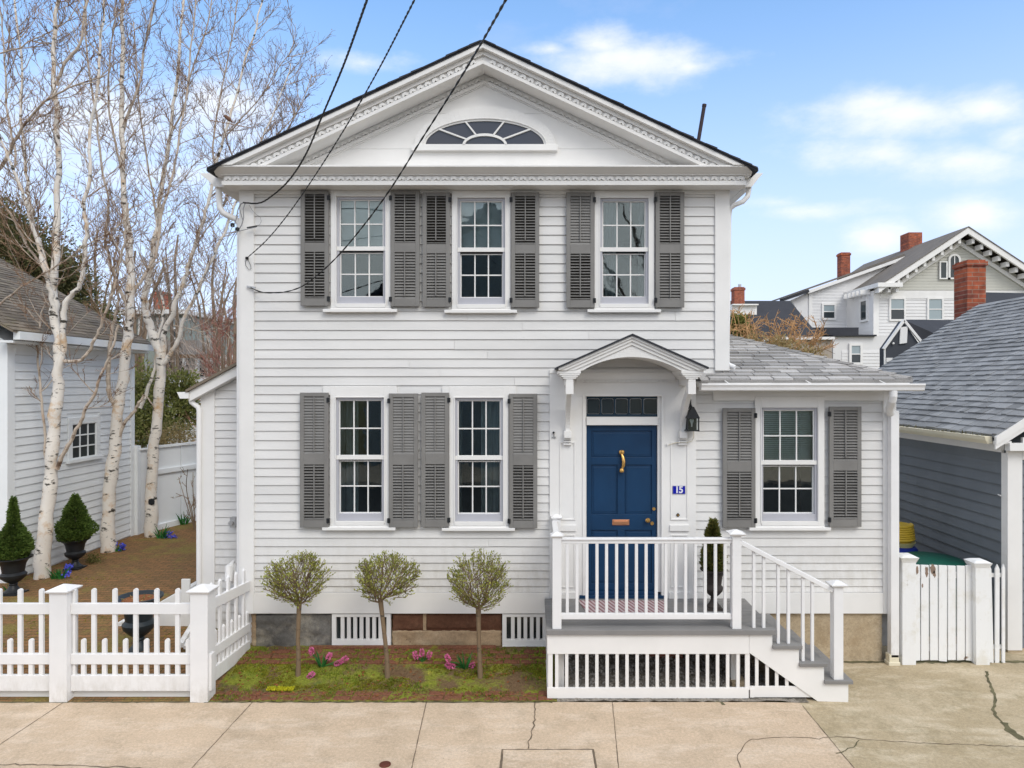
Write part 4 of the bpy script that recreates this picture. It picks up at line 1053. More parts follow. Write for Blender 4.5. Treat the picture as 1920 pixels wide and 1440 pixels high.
for q, b in ((1247, 0), (1303, 0), (1385, 1), (1443, 1), (1525, 2), (1578, 2)):
    x = px_(1000 + q / 3); t = (x - pa.x) / (pb.x - pa.x); ztop = pa.z + (pb.z - pa.z) * t - .02
    mb = MB(); mb.box(x - .0155, x + .0155, ypo - .0155, ypo + .0155, zt[b], ztop); mb.build('baluster', VINYL, POR, bevel=.003)
# rug
mb = MB(); z = zd; s = lambda p, y: PX(p, y)
mb.hexa([(s(1085, -.2), -.16, z + .003), (s(1246, -.2), -.16, z + .003), (s(1246, -.2), -.16, z + .012), (s(1085, -.2), -.16, z + .012)], [(.62, -.66, z + .003), (1.51, -.70, z + .003), (1.51, -.70, z + .012), (.62, -.66, z + .012)])
tag(mb.build('door_mat', RUG, org=(1.05, -.4, zd)), 'pink and red striped mat lying before the blue door', 'door mat')

# ================================================================== URNS, TOPIARY
def urn(loc, h, w, label, cat='urn', mat=BLACK, fill=True, group=None, name='garden_urn'):
    t = thing(name, loc, label, cat, group); x, y, z = loc; r = w / 2
    prof = [(r * .52, 0), (r * .52, h * .08), (r * .44, h * .10), (r * .30, h * .16), (r * .20, h * .24), (r * .24, h * .27), (r * .20, h * .30), (r * .42, h * .36), (r * .66, h * .46), (r * .70, h * .54), (r * .56, h * .60), (r * .58, h * .64), (r * .64, h * .80), (r * .78, h * .92), (r * 1.0, h * .97), (r * 1.0, h), (r * .90, h), (r * .72, h * .92), (.01, h * .90)]
    mb = MB(); mb.lathe(prof, (x, y, z), 24); mb.box(x - r * .56, x + r * .56, y - r * .56, y + r * .56, z - .02, z + h * .05); mb.build('urn_bowl', mat, t, smooth=True)
    mb = MB(); mb.lathe([(r * .74, h * .93), (r * .7, h * .955), (.01, h * .965)], (x, y, z), 16); mb.build('potting_soil', TERRA, t)
    return t
def cone_topiary(loc, h, w, label, mat, n=2600, group=None, seed=1, wob=.1, double=False):
    rs = random.Random(seed); x, y, z = loc; t = thing('topiary_cone', loc, label, 'topiary', group)
    mb = MB(); mb.tube([(x, y, z - .05), (x, y, z + h * .5)], [.02, .008], 6); mb.build('trunk', BROWNB, t)
    mb = MB()
    bumps = [(rs.uniform(0, 6.28), rs.uniform(0, 1), rs.uniform(-.22, .26)) for _ in range(34)]
    for i in range(n):
        u = rs.random() ** .62; u = 1 - u if False else u; hh = 1 - u   # more towards base
        an = rs.uniform(0, 6.28)
        rr = (1 - hh) ** .85 * w / 2
        rr = w / 2 * (max(0.0, 1 - hh) ** .9) * (1 if hh > .16 else .6 + .4 * hh / .16) + .01
        if double: rr = w / 2 * (.30 * (1 - hh) ** .5 + .70 * max(0, 1 - hh * 1.75) ** .8) * (1 if hh > .14 else .6 + .4 * hh / .14)
        f = 1
        for (ba, bh, bs) in bumps:
            da = abs((an - ba + math.pi) % (2 * math.pi) - math.pi); f += bs * math.exp(-(da / .5) ** 2 - ((hh - bh) / .09) ** 2)
        q = rs.random() ** .5; rr *= f * (.12 + .88 * q)
        p = Vector((x + rr * math.cos(an), y + rr * math.sin(an), z + hh * h + rs.uniform(-.01, .01)))
        d = Vector((math.cos(an) * 1.0, math.sin(an), rs.uniform(.1, 1.1)))
        for k in range(3): mb.leaf(p, d + Vector((rs.uniform(-.6, .6), rs.uniform(-.6, .6), rs.uniform(-.4, .6))), rs.uniform(.028, .055), rs.uniform(.012, .022))
    mb.build('crown', mat, t, closed=False); return t
def yurn(px, pyb, ph, pw, z0): s = (pyb - HY) / (ZC - z0); Y = F / s - D0; return (PX(px, Y), Y, z0), ph / s, pw / s, s
# porch urn
Y = -.42; u = urn((PX(1338, Y), Y, zd), (1135 - 1060) / S(Y), 50 / S(Y), 'black urn on the porch deck right of the door', mat=paint('urn_brown_black', (.05, .04, .035), .6, .3))
cone_topiary((PX(1337, Y), Y, zd + (1135 - 1064) / S(Y)), (1064 - 969) / S(Y), 46 / S(Y), 'slim brown green cone topiary in the porch urn', TOPIB, 3500, seed=3)
l, h, w, s = yurn(25, 1114, 70, 62, .14); urn(l, h, w, 'black urn at the left edge of the photo before the white neighbour wall')
cone_topiary((l[0], l[1], l[2] + h * .96), 113 / s, 76 / s, 'broad dark green cone topiary at the left edge of the photo', TOPI, 6500, seed=5, double=True)
l, h, w, s = yurn(141, 1066, 56, 50, .15); urn(l, h, w, 'black urn between the first and second white birch trunks')
cone_topiary((l[0], l[1], l[2] + h * .94), 86 / s, 73 / s, 'bushy green cone topiary between the first and second birch trunks', TOPI, 6500, seed=8)
l, h, w, s = yurn(261, 1226, 108, 82, .08); urn(l, h, w, 'empty black urn behind the white picket fence', mat=paint('urn_slate', (.022, .03, .035), .4, .2))
mb = MB()
for i in range(60): mb.leaf(Vector((l[0] + R(-.16, .16), l[1] + R(-.16, .16), l[2] + h * .93)), Vector((R(-1, 1), R(-1, 1), R(.1, .8))), R(.04, .09), R(.015, .03))
tag(mb.build('dry_leaves', OCHRE, closed=False), 'dry leaves lying inside the empty urn', None, kind='stuff')

# ================================================================== STANDARD TREES
def standard(loc_b, top, cpx, label, seed):
    """small lollipop tree: loc_b (px,py,Y), top (px,py), crown box px"""
    rs = random.Random(seed); Y = loc_b[2]; b = P(loc_b[0], loc_b[1], Y); tp = P(top[0], top[1], Y)
    b.z = gz(b.x, Y) - .02
    t = thing('standard_holly', b, label, 'small tree', 'three round standard trees in the bed')
    x0, x1, y0, y1 = cpx; cx, cz = PX((x0 + x1) / 2, Y), PZ((y0 + y1) / 2, Y); rx, rz = (x1 - x0) / 2 / S(Y), (y1 - y0) / 2 / S(Y)
    mb = MB(); m = (b + tp) / 2 + Vector((rs.uniform(-.012, .012), 0, 0)); mb.tube([b, b + (m - b) * .5 + Vector((rs.uniform(-.008, .008), 0, 0)), m, tp - (tp - m) * .4, tp], [.032, .026, .024, .025, .03], 8)
    mb.build('trunk', HTRUNK, t, smooth=True)
    tw = MB(); lf = MB()
    def inside(p): return ((p.x - cx) / rx) ** 2 + ((p.y - Y) / rx) ** 2 + ((p.z - cz) / rz) ** 2
    def gro(p, d, l, r, lev):
        n = 3; pts = [p]; q = p.copy()
        for i in range(n):
            d = (d + Vector((rs.uniform(-.3, .3), rs.uniform(-.3, .3), rs.uniform(-.12, .3)))).normalized(); q = q + d * l / n
            if inside(q) > 1.06: break
            pts.append(q.copy())
        if len(pts) > 1: tw.tube(pts, [.8 * r * (1 - .5 * i / len(pts)) for i in range(len(pts))], 4 if lev < 2 else 3, cap=False)
        if lev >= 1:
            for k in range(3 if lev >= 2 else 1):
                pp = pts[rs.randrange(len(pts))] + Vector((rs.uniform(-.02, .02), rs.uniform(-.02, .02), rs.uniform(-.02, .02)))
                if inside(pp) > .28: lf.leaf(pp, d + Vector((rs.uniform(-1, 1), rs.uniform(-1, 1), rs.uniform(-.3, 1.1))), rs.uniform(.018, .034), rs.uniform(.009, .016))
        if lev < 3 and len(pts) > 1:
            for k in range((4, 3, 2)[lev]):
                pp = pts[rs.randrange(1, len(pts))]; dd = (d + Vector((rs.uniform(-1, 1), rs.uniform(-1, 1), rs.uniform(-.6, .9))) * .9).normalized(); gro(pp, dd, l * rs.uniform(.5, .8), r * .6, lev + 1)
    for k in range(13):
        an = k * 2.4; up = rs.uniform(.15, 1.6); gro(tp - Vector((0, 0, rs.uniform(0, .05))), Vector((math.cos(an), math.sin(an), up)).normalized(), rx * rs.uniform(.9, 1.15), .011, 0)
    for k in range(400):
        v = Vector((rs.gauss(0, 1), rs.gauss(0, 1), rs.gauss(0, 1))).normalized(); q = rs.uniform(.45, 1.0) ** .6 * rs.uniform(.93, 1.07)
        if rs.random() < .10: q *= 1.08
        e_ = Vector((cx + v.x * rx * q, Y + v.y * rx * q, cz + v.z * rz * q)); d = (e_ - tp); l = min(d.length * .6, rs.uniform(.06, .14)); d.normalize(); s_ = e_ - d * l; m_ = (s_ + e_) / 2 + Vector((rs.uniform(-.01, .01), 0, rs.uniform(-.01, .01)))
        tw.tube([s_, m_, e_], [.0026, .002, .0013], 3, cap=False)
        for j in range(rs.choice((3, 4, 5, 6))): lf.leaf(s_.lerp(e_, rs.uniform(.3, 1.05)), d + Vector((rs.uniform(-1, 1), rs.uniform(-1, 1), rs.uniform(-.3, 1.1))), rs.uniform(.020, .040), rs.uniform(.011, .019))
    tw.build('branch', HTRUNK, t, closed=False); lf.build('crown', HOLLY, t, closed=False)
standard((559, 1262, -.62), (561, 1128), (497, 620, 1036, 1136), 'round standard tree leftmost of the three, over a straight brown trunk', 1)
standard((727, 1268, -.66), (713, 1122), (664, 786, 1038, 1130), 'round standard tree in the middle with a leaning trunk', 2)
standard((901, 1268, -.66), (897, 1140), (836, 960, 1032, 1142), 'round standard tree nearest the porch with greenish trunk', 3)

# ================================================================== FLOWERS
def strap(mb, p, d, l, w, seg=4, droop=.5, wv=None):
    d = Vector(d).normalized(); a = d.cross(Vector((R(-1, 1), R(-1, 1), .1))).normalized(); q = Vector(p); vs = []; fs = []
    for i in range(seg + 1):
        t = i / seg; ww = w * (1 - t * t * .9) / 2; vs += [q - a * ww, q + a * ww]; dd = (d + Vector((d.x, d.y, -1)) * droop * t * t).normalized(); q = q + dd * l / seg
    for i in range(seg): fs.append((2 * i, 2 * i + 1, 2 * i + 3, 2 * i + 2))
    mb.add(vs, fs)
def hyacinth(gx, gy, heads, nl, label, lh=.13):
    Xg, Yg = G(gx, gy, .06); z = gz(Xg, Yg); t = thing('hyacinth', (Xg, Yg, z), label, 'flower', 'pink hyacinths in the bed')
    mb = MB()
    for i in range(nl): an = R(0, 6.28); strap(mb, (Xg + .02 * math.cos(an), Yg + .02 * math.sin(an), z), (math.cos(an) * .45, math.sin(an) * .45, 1), lh * R(.7, 1.25), .022, droop=.3)
    if nl: mb.build('leaf', BULB, t, closed=False)
    st = MB()
    for (hx, hy, tilt) in heads:
        c = P(hx, hy, Yg); c.z = max(c.z, gz(c.x, c.y) + .03); ax = Vector((math.sin(tilt), 0, math.cos(tilt))); mb = MB()
        for i in range(90):
            tt = R(-1, 1); an = R(0, 6.28); r = .024 * math.sqrt(max(0, 1 - tt * tt * .8)); sd_ = ax.cross(Vector((0, 1, 0))).normalized(); o = sd_ * math.cos(an) + Vector((0, 1, 0)) * math.sin(an)
            p = c + ax * tt * .043 + o * r * .6
            for k in range(2): mb.leaf(p, o + Vector((R(-.6, .6), R(-.6, .6), R(-.4, .6))), .022, .010)
        mb.build('blossom', PINK, t, closed=False)
        st.tube([(Xg, Yg, z), (Vector((Xg, Yg, z)) + c) / 2 + Vector((0, 0, .01)), c - ax * .04], .006, 5)
    st.build('stem', BULB, t)
hyacinth(604, 1256, [(584, 1221, -.1), (617, 1231, .5), (634, 1243, 1.2), (646, 1236, 1.0)], 16, 'pink hyacinth clump beside the leftmost small tree', .16)
hyacinth(586, 1270, [(583, 1266, .9)], 0, 'single fallen pink hyacinth head near the leftmost small tree')
hyacinth(792, 1250, [(779, 1229, -.3), (791, 1224, 0), (805, 1228, .3)], 6, 'three pale pink hyacinths between the middle tree and the right tree', .08)
hyacinth(872, 1258, [(840, 1235, -.5), (841, 1249, -.8), (846, 1260, -1.2), (884, 1260, 1.0)], 18, 'pink hyacinth clump left of the tree nearest the porch', .17)
def bulbs(px, py, z0, n, h, label, flowers=(), fm=BLUEF, mat=BULB):
    s = (py - HY) / (ZC - z0); Yg = F / s - D0; Xg = PX(px, Yg); t = thing('bulb_plant', (Xg, Yg, z0), label, 'plant', 'spring bulbs under the birches'); mb = MB()
    for i in range(n): an = R(0, 6.28); strap(mb, (Xg + R(-.08, .08), Yg + R(-.05, .05), z0), (math.cos(an) * .5, math.sin(an) * .5, 1), h * R(.6, 1.2), .03, droop=.5)
    if n: mb.build('leaf', mat, t, closed=False)
    for (fx_, fy_) in flowers:
        c = P(fx_, fy_, Yg); mb = MB()
        for i in range(40): mb.leaf(c + Vector((R(-.05, .05), R(-.03, .03), R(-.03, .03))), Vector((R(-1, 1), R(-1, 1), R(-.5, 1))), .04, .03)
        mb.build('blossom', fm, t, closed=False)
bulbs(110, 1086, .14, 26, .22, 'yellow green bulb leaves right of the first birch trunk', [(126, 1077)])
bulbs(128, 1075, .14, 3, .1, 'bright blue flowers at the foot of the black urn between birches', [(130, 1062), (127, 1068)])
bulbs(222, 1034, .14, 16, .16, 'blue flowers at the base of the second birch', [(214, 1022), (230, 1023), (228, 1028)])
bulbs(305, 1010, .14, 26, .28, 'light green bulb leaves beside the third birch', [(318, 1000), (326, 1006), (313, 1008)])
bulbs(344, 984, .14, 22, .32, 'green bulb leaves under the white board fence')
bulbs(22, 1108, .14, 10, .1, 'low green leaves beside the leftmost urn')
# ================================================================== LEFT PICKET FENCE
FY = -1.08; s3 = S(FY)
FEN = thing('picket_fence', (-3.5, FY, 0), 'white picket fence with two heights of pickets left of the house', 'fence')
q = lambda p: PX(p, FY); zq = lambda p: PZ(p, FY)
def fpost(pxc, w=.185):
    return post('post', q(pxc), FY + .03, w, -.02, zq(1109), .245, FEN, VINYL, .06)
for c in (116, 378, -146): fpost(c)
for a, b in ((-131, 100.5), (132.5, 362)):
    for nm, t_, b_ in (('rail', 1132, 1152), ('rail', 1226.5, 1246), ('bottom_board', 1266.5, 1296)):
        mb = MB(); mb.box(q(a), q(b), FY + .0, FY + .045, zq(b_), zq(t_)); mb.build(nm, VINYL, FEN, bevel=.004)
    mb = MB(); mb.box(q(a) , q(b), FY + .05, FY + .07, .01, zq(1300)); mb.build('kick_board', TRIMW, FEN)
def picket(x, y, ztop, zbot, w=.042, parent=None, nm='picket'):
    mb = MB(); h = w / 2; c = .35 * w
    mb.box(x - h, x + h, y - .014, y + .014, zbot, ztop - h * .8)
    mb.prism([(x - h, ztop - h * .8), (x + h, ztop - h * .8), (x + h * .75, ztop - h * .3), (x + h * .35, ztop), (x - h * .35, ztop), (x - h * .75, ztop - h * .3)], 'y', y - .014, y + .014)
    mb.build(nm, VINYL, parent)
xt = [597, 636.4 - 0, 675.8, 715.2]
for i in range(-1, 6):
    t = 173.8 + i * 39.35
    for px, top in ((t, 1104.5), (t - 19.4, 1199)):
        if 134 < px - 3 and px < 360: picket(q(px), FY + .024, zq(top), zq(1290), .044, FEN)
for t in (35.3, 75.3, -4, -43, -82):
    picket(q(t), FY + .024, zq(1105), zq(1290), .044, FEN); picket(q(t - 19.3), FY + .024, zq(1199), zq(1290), .044, FEN)
# half pickets against posts
for t in (136.5, 97.5): picket(q(t), FY + .03, zq(1106), zq(1290), .03, FEN)
# side run, perpendicular, from the corner post to the house
xs_ = -3.5; y0, y1 = FY + .125, -.06; X1 = -3.44
def side(zt0, zb0_, zt1, zb1, nm):
    mb = MB(); mb.hexa([(xs_ - .02, y0, zb0_), (xs_ + .025, y0, zb0_), (xs_ + .025, y0, zt0), (xs_ - .02, y0, zt0)], [(X1 - .02, y1, zb1), (X1 + .025, y1, zb1), (X1 + .025, y1, zt1), (X1 - .02, y1, zt1)]); mb.build(nm, VINYL, FEN, bevel=.004)
side(1.015, .90, .965, .85, 'rail'); side(.48, .375, .46, .355, 'rail'); side(.255, .10, .25, .10, 'bottom_board')
for k in range(5):
    t = (k + .35) / 5; y = y0 + (y1 - y0) * t; x = xs_ + (X1 - xs_) * t; dz = -.05 * t
    mb = MB(); mb.box(x - .014, x + .014, y - .022, y + .022, .15, 1.165 + dz); mb.lathe([(.02, 0), (.012, .02), (.001, .026)], (x, y, 1.165 + dz), 6); mb.build('picket', VINYL, FEN)
    y += .09
    mb = MB(); mb.box(x - .014, x + .014, y - .022, y + .022, .15, .63 + dz); mb.lathe([(.02, 0), (.012, .02), (.001, .026)], (x, y, .63 + dz), 6); mb.build('picket', VINYL, FEN)
mb = MB(); mb.box(q(391), q(398), FY - .02, FY + .06, zq(1294), zq(1225)); mb.build('hinge_block', VINYL, FEN, bevel=.004)

# ================================================================== ELL (lean-to at the left of the house)
EY = .6; e = lambda p: PX(p, EY); ez_ = lambda p: PZ(p, EY)
mb = MB()
xe0, xe1 = e(379), XL - .03
zl = lambda x: ez_(733) - .03 + .54 * (x - e(379))
mb.prism([(xe0, .1), (xe1, .1), (xe1, zl(xe1)), (xe0, zl(xe0))], 'y', EY + .0, EY + 4); mb.build('ell_wall', WHITE, HOUSE)
mb = MB(); er = [.16 + i * .103 for i in range(40)]
siding(mb, (0, EY, 0), (1, 0, 0), (0, -1, 0), e(404), xe1, [z for z in er if z < 3.9], clipf=lambda z: (max(e(404), e(379) + (z - zl(e(379))) / .54 + .12), xe1))
mb.build('ell_siding', WHITE, HOUSE)
mb = MB(); mb.box(xe0 - .004, e(404), EY - .03, EY + .05, .1, zl(e(392)) ); mb.build('corner_board', TRIM, HOUSE, bevel=.003)
mb = MB(); xo = e(365); zt_ = lambda x: ez_(732) + .54 * (x - e(365))
mb.prism([(xo, zt_(xo) - .14), (xe1, zt_(xe1) - .14), (xe1, zt_(xe1) - .01), (xo, zt_(xo) - .01)], 'y', EY - .14, EY - .0005); mb.build('rake_board', TRIM, HOUSE, bevel=.003)
mb = MB(); mb.prism([(xo - .03, zt_(xo) - .025), (xe1, zt_(xe1) - .008), (xe1, zt_(xe1) + .03), (xo - .03, zt_(xo) + .01)], 'y', EY - .18, EY + 4.1); mb.build('ell_roof', SH_BROWN, HOUSE)
mb = MB(); mb.prism([(e(343.5), ez_(735)), (xo - .001, ez_(735)), (xo - .001, ez_(747)), (e(349), ez_(747))], 'y', EY - .16, EY + 4); mb.build('gutter', VINYL, HOUSE, bevel=.003)
mb = MB(); mb.tube([P(357, 747, EY - .08), P(359, 754, EY - .08), P(371, 763, EY - .06), P(373.5, 770, EY - .055), P(373, 900, EY - .05), P(373, 1160, EY - .05)], .032, 10); mb.build('downspout', VINYL, HOUSE, smooth=True)
# meter / vents on the ell wall
c = P(437, 979, EY - .05); mb = MB(); mb.box(c.x - .02, c.x + .05, EY - .10, EY - .02, c.z - .06, c.z + .07); mb.tube([(c.x, EY - .10, c.z), (c.x, EY - .13, c.z)], .03, 12); mb.build('wall_vent', GALV, HOUSE)
mb = MB(); mb.tube([P(441, 1095, .3), P(441, 1066, .3), P(436, 1056, .3), P(430, 1062, .25), P(429, 1090, .2)], .05, 10); mb.build('vent_hood', TRIM, HOUSE, smooth=True)
# bulkhead doors beside the ell
BY = .70; b_ = lambda p: PX(p, BY); bz = lambda p: PZ(p, BY)
bh = thing('cellar_bulkhead', (b_(325), BY, .12), 'white sloping cellar bulkhead behind the picket fence', 'bulkhead')
mb = MB(); mb.prism([(b_(292), bz(1176)), (b_(358), bz(1176)), (b_(358), bz(1101)), (b_(343), bz(1107)), (b_(296), bz(1131))], 'y', BY, BY + 1.2); mb.build('hatch', TRIMW, bh, bevel=.004)
mb = MB(); mb.box(b_(342), b_(357.5), BY - .03, BY - .0005, bz(1134), bz(1085)); mb.build('end_board', TRIMW, bh, bevel=.003)
ext = thing('downspout_extension', P(345, 1195, .0), 'white downspout pieces lying behind the picket fence', 'pipe')
mb = MB(); mb.beam(P(339, 1210, -.2), P(362, 1172, .2), .06, .07); mb.beam(P(347, 1214, -.22), P(367, 1180, .18), .04, .05); mb.build('pipe_section', VINYL, ext, bevel=.006)
pe = thing('white_pipe', P(230, 1170, .8), 'white pipe end lying behind the empty urn', 'pipe')
mb = MB(); mb.tube([P(221, 1172, .7), P(236, 1163, .9), P(262, 1163, 1.0)], .03, 10); mb.tube([P(226, 1176, .7), P(240, 1170, .9), P(262, 1170, 1.0)], .03, 10); mb.build('pipe_end', VINYL, pe, smooth=True)
mb = MB(); mb.tube([G(-60, 1215, .03) + (.04,), G(30, 1185, .03) + (.05,), G(66, 1168, .05) + (.055,), G(105, 1150, .05) + (.06,)], .012, 6); tag(mb.build('garden_hose', CREAM, org=G(30, 1185, .03) + (.04,)), 'thin pale hose lying on the brick yard behind the fence', 'hose')

# ================================================================== LEFT NEIGHBOUR
NX = -8.45; NY0 = 2.66; NY1 = 6.1
NB = thing('left_neighbour_house', (NX, NY0, .15), 'white clapboard cottage with brown shingle roof behind the birch trees', 'house')
mb = MB(); mb.box(NX - 6, NX, NY0, NY1, .0, 4.02); mb.prism([(NX - 7.1, 4.02), (NX, 4.02), (NX - 3.55, 6.0)], 'y', NY0, NY1); mb.build('wall', COOLW, NB)
mb = MB(); nr = [.17 + i * .135 for i in range(29)]
wy0 = F / ((VX - 133) / -NX) - D0; wy1 = F / ((VX - 178) / -NX) - D0
wz1 = 2.60; wz0 = 1.97
siding(mb, (NX, 0, 0), (0, 1, 0), (1, 0, 0), NY0 + .13, NY1 - .1, nr, [(wy0 - .12, wy1 + .12, wz0 - .08, wz1 + .2)], bot=.02, top=.004)
siding(mb, (0, NY0, 0), (1, 0, 0), (0, -1, 0), NX - 4, NX - .14, nr)
mb.build('clapboard_siding', COOLW, NB)
mb = MB(); mb.box(NX - .0, NX + .03, NY0 - .0, NY0 + .13, .12, 3.98); mb.box(NX - .13, NX + .03, NY0 - .03, NY0 - .0005, .12, 3.98); mb.build('corner_board', COOLW, NB)
mb = MB(); mb.box(NX, NX + .03, NY1 - .1, NY1 + .02, .12, 3.98); mb.build('corner_board', COOLW, NB)
mb = MB(); mb.box(NX + .0, NX + .03, NY0 + .13, NY1 - .1, nr[-1] - .06, 3.99); mb.build('frieze_board', COOLW, NB)
mb = MB(); mb.box(NX + .001, NX + .25, NY0 - .2, NY1 + .15, 3.99, 4.03); mb.box(NX + .2505, NX + .36, NY0 - .2, NY1 + .15, 4.04, 4.17); mb.build('gutter', COOLW, NB, bevel=.004)
mb = MB(); mb.tube([P(22, 645, 2.8), P(27, 655, 2.8), P(24, 668, 2.8), P(8, 675, 2.75)], .035, 8); mb.build('downspout', COOLW, NB, smooth=True)
kk = .56; mb = MB()
for s_x in (1,): mb.prism([(NX + .32, 4.15), (NX + .32, 4.18), (NX - 3.55, 4.18 + kk * 3.87), (NX - 3.55, 4.10 + kk * 3.87)], 'y', NY0 - .3, NY1 + .2)
mb.prism([(NX - 7.4, 4.15), (NX - 7.4, 4.18), (NX - 3.551, 4.18 + kk * 3.87), (NX - 3.551, 4.10 + kk * 3.87)], 'y', NY0 - .3, NY1 + .2)
mb.build('roof', SH_BROWN, NB)
mb = MB(); shingles(mb, (NX + .33, NY0 - .3, 4.181), (0, 1, 0), (-1, 0, kk), (kk, 0, 1), 4.4, lambda t: (0, NY1 - NY0 + .5), .13, .2, .012); mb.build('roof_shingle', SH_BROWN, NB)
mb = MB(); f = .11
for r in pieces((wy0 - f, wy1 + f, wz0 - .02, wz1 + .12), [(wy0, wy1, wz0, wz1)]): mb.box(NX - .02, NX + .035, r[0], r[1], r[2], r[3])
NW = mb.build('window', COOLW, NB, bevel=.003)
mb = MB(); mb.box(NX + .0, NX + .07, wy0 - f - .04, wy1 + f + .04, wz0 - .07, wz0 - .021); mb.build('sill', COOLW, NW)
mb = MB(); mb.box(NX + .001, NX + .006, wy0, wy1, wz0, wz1); mb.build('pane', DGLASS, NW)
mb = MB()
for i in range(4): yy = wy0 + (wy1 - wy0) * i / 3; mb.box(NX + .007, NX + .02, yy - .012, yy + .012, wz0, wz1)
for i in range(4): zz = wz0 + (wz1 - wz0) * i / 3; mb.box(NX + .0075, NX + .0195, wy0, wy1, zz - .012, zz + .012)
mb.build('muntin', COOLW, NW)

# board fence behind the birches
BF = thing('board_fence', (-8.2, 6.3, .1), 'tall white board fence beyond the third birch', 'fence')
a = Vector((-8.42, 6.18, 0)); b = Vector((-8.28, 6.5, 0)); c = Vector((-7.3, 9.6, 0))
def panel(p, q_, name, n):
    mb = MB()
    for i in range(n):
        u0 = p + (q_ - p) * (i / n); u1 = p + (q_ - p) * ((i + .97) / n); mb.beam((u0 + u1) / 2 + Vector((0, 0, .12)), (u0 + u1) / 2 + Vector((0, 0, 1.93)), .02, (u1 - u0).length, (q_ - p).normalized())
    mb.build(name, COOLW, BF)
panel(a, b, 'gate_board', 3); panel(b, c, 'panel_board', 4)
mb = MB(); up = Vector((0, 0, 1)); off = Vector((.03, -.015, 0))
for z, h in ((1.97, .05), (1.42, .10), (.2, .14)): mb.beam(b + off + up * z, c + off + up * z, .05, h)
mb.beam(a + off + up * 1.95, b + off + up * 1.95, .05, .04)
mb.build('rail', COOLW, BF)
for p in (a, b, (b + c) / 2): mb = MB(); mb.box(p.x - .06, p.x + .06, p.y - .06, p.y + .06, .05, 2.03); mb.build('post', COOLW, BF)

# ================================================================== RIGHT GARAGE
GX = 5.98; GY0 = .29; GY1 = 6.0
GR = thing('grey_garage', (GX, GY0, -.03), 'grey sided garage with white corner boards and grey shingle roof', 'garage')
ZE = 2.47
mb = MB(); mb.box(GX, GX + 6.6, GY0, GY1, .06, ZE); mb.prism([(GX, ZE), (GX + 6.7, ZE), (GX + 3.35, 4.75)], 'y', GY0, GY1); mb.build('wall', GREYS, GR)
mb = MB(); mb.box(GX - .02, GX + 6.6, GY0 - .02, GY1, -.1, .06); mb.build('foundation', FTAN, GR)
gr = [.02 + i * .145 for i in range(18)]
mb = MB(); siding(mb, (GX, 0, 0), (0, 1, 0), (-1, 0, 0), GY0 + .06, GY1, [z for z in gr if z < ZE], bot=.028, top=.004); siding(mb, (0, GY0, 0), (1, 0, 0), (0, -1, 0), GX + .15, GX + 6, gr, bot=.026, top=.004)
mb.build('lap_siding', GREYS, GR)
mb = MB(); mb.box(GX - .035, GX + .15, GY0 - .035, GY0 + .0, .0, ZE + .12); mb.box(GX - .035, GX, GY0 + .0005, GY0 + .085, .0, ZE + .0); mb.build('corner_board', TRIM, GR, bevel=.003)
mb = MB(); mb.box(GX - .03, GX, GY0 + .0855, GY1, ZE, ZE + .16); mb.box(GX - .23, GX - .031, GY0 - .1, GY1 + .1, ZE + .12, ZE + .16); mb.build('frieze_board', TRIM, GR)
mb = MB(); mb.box(GX + .1505, GX + 6.5, GY0 - .04, GY0, ZE - .08, ZE + .20); mb.box(GX - .08, GX + 6.5, GY0 - .14, GY0 - .0405, ZE + .04, ZE + .135); mb.build('gable_return', TRIM, GR, bevel=.003)
kg = .64
ex0 = GX - .24; ze0 = ZE + .20
mb = MB(); mb.prism([(ex0, ze0), (ex0, ze0 + .03), (9.33, ze0 + .03 + kg * (9.33 - ex0)), (9.33, ze0 - .04 + kg * (9.33 - ex0))], 'y', GY0 - .12, GY1); mb.prism([(18.66 - ex0, ze0), (18.66 - ex0, ze0 + .03), (9.331, ze0 + .03 + kg * (9.33 - ex0)), (9.331, ze0 - .04 + kg * (9.33 - ex0))], 'y', GY0 - .12, GY1)
mb.build('roof', SH_GAR, GR)
mb = MB(); shingles(mb, (ex0, GY0 - .14, ze0 + .031), (0, 1, 0), (1, 0, kg), (-kg, 0, 1), (9.33 - ex0) * math.hypot(1, kg), lambda t: (0, GY1 - GY0 + .14), .142, .17, .02, .45); mb.build('roof_shingle', SH_GAR, GR)
mb = MB(); 
for y_, d0, d1 in ((GY0 - .16, .0, .10), (GY0 - .145, .10, .16)): mb.prism([(ex0 - .02, ze0 + .02 - d0), (9.33, ze0 + .02 - d0 + kg * (9.33 - ex0)), (9.33, ze0 + .02 - d1 + kg * (9.33 - ex0)), (ex0 - .02, ze0 + .02 - d1)], 'y', y_, GY0 - .1205)
mb.build('rake_board', TRIM, GR)
mb = MB(); mb.prism([(ex0 - .10, ze0 + .015), (ex0 - .004, ze0 + .015), (ex0 - .004, ze0 - .07), (ex0 - .06, ze0 - .08), (ex0 - .09, ze0 - .03)], 'y', GY0 - .06, GY1 + .05); mb.build('gutter', CREAM, GR, bevel=.003)
mb = MB()
for k in range(260):
    y = R(GY0, GY1); mb.leaf(Vector((ex0 - .05, y, ze0 + .01)), Vector((R(-1, 1), R(-1, 1), R(0, .5))), R(.03, .07), .02)
mb.build('gutter_debris', CRACKM, GR, closed=False)
mb = MB(); mb.add([(GX - .1, 5.0, 1.9), (GX + .02, 5, 1.9)], []) if False else None
mb.tube([(GX - .05, GY0 + .12, 1.93), (GX - .08, GY0 + .03, 1.93)], .008, 6); mb.build('hook', TRIM, GR)

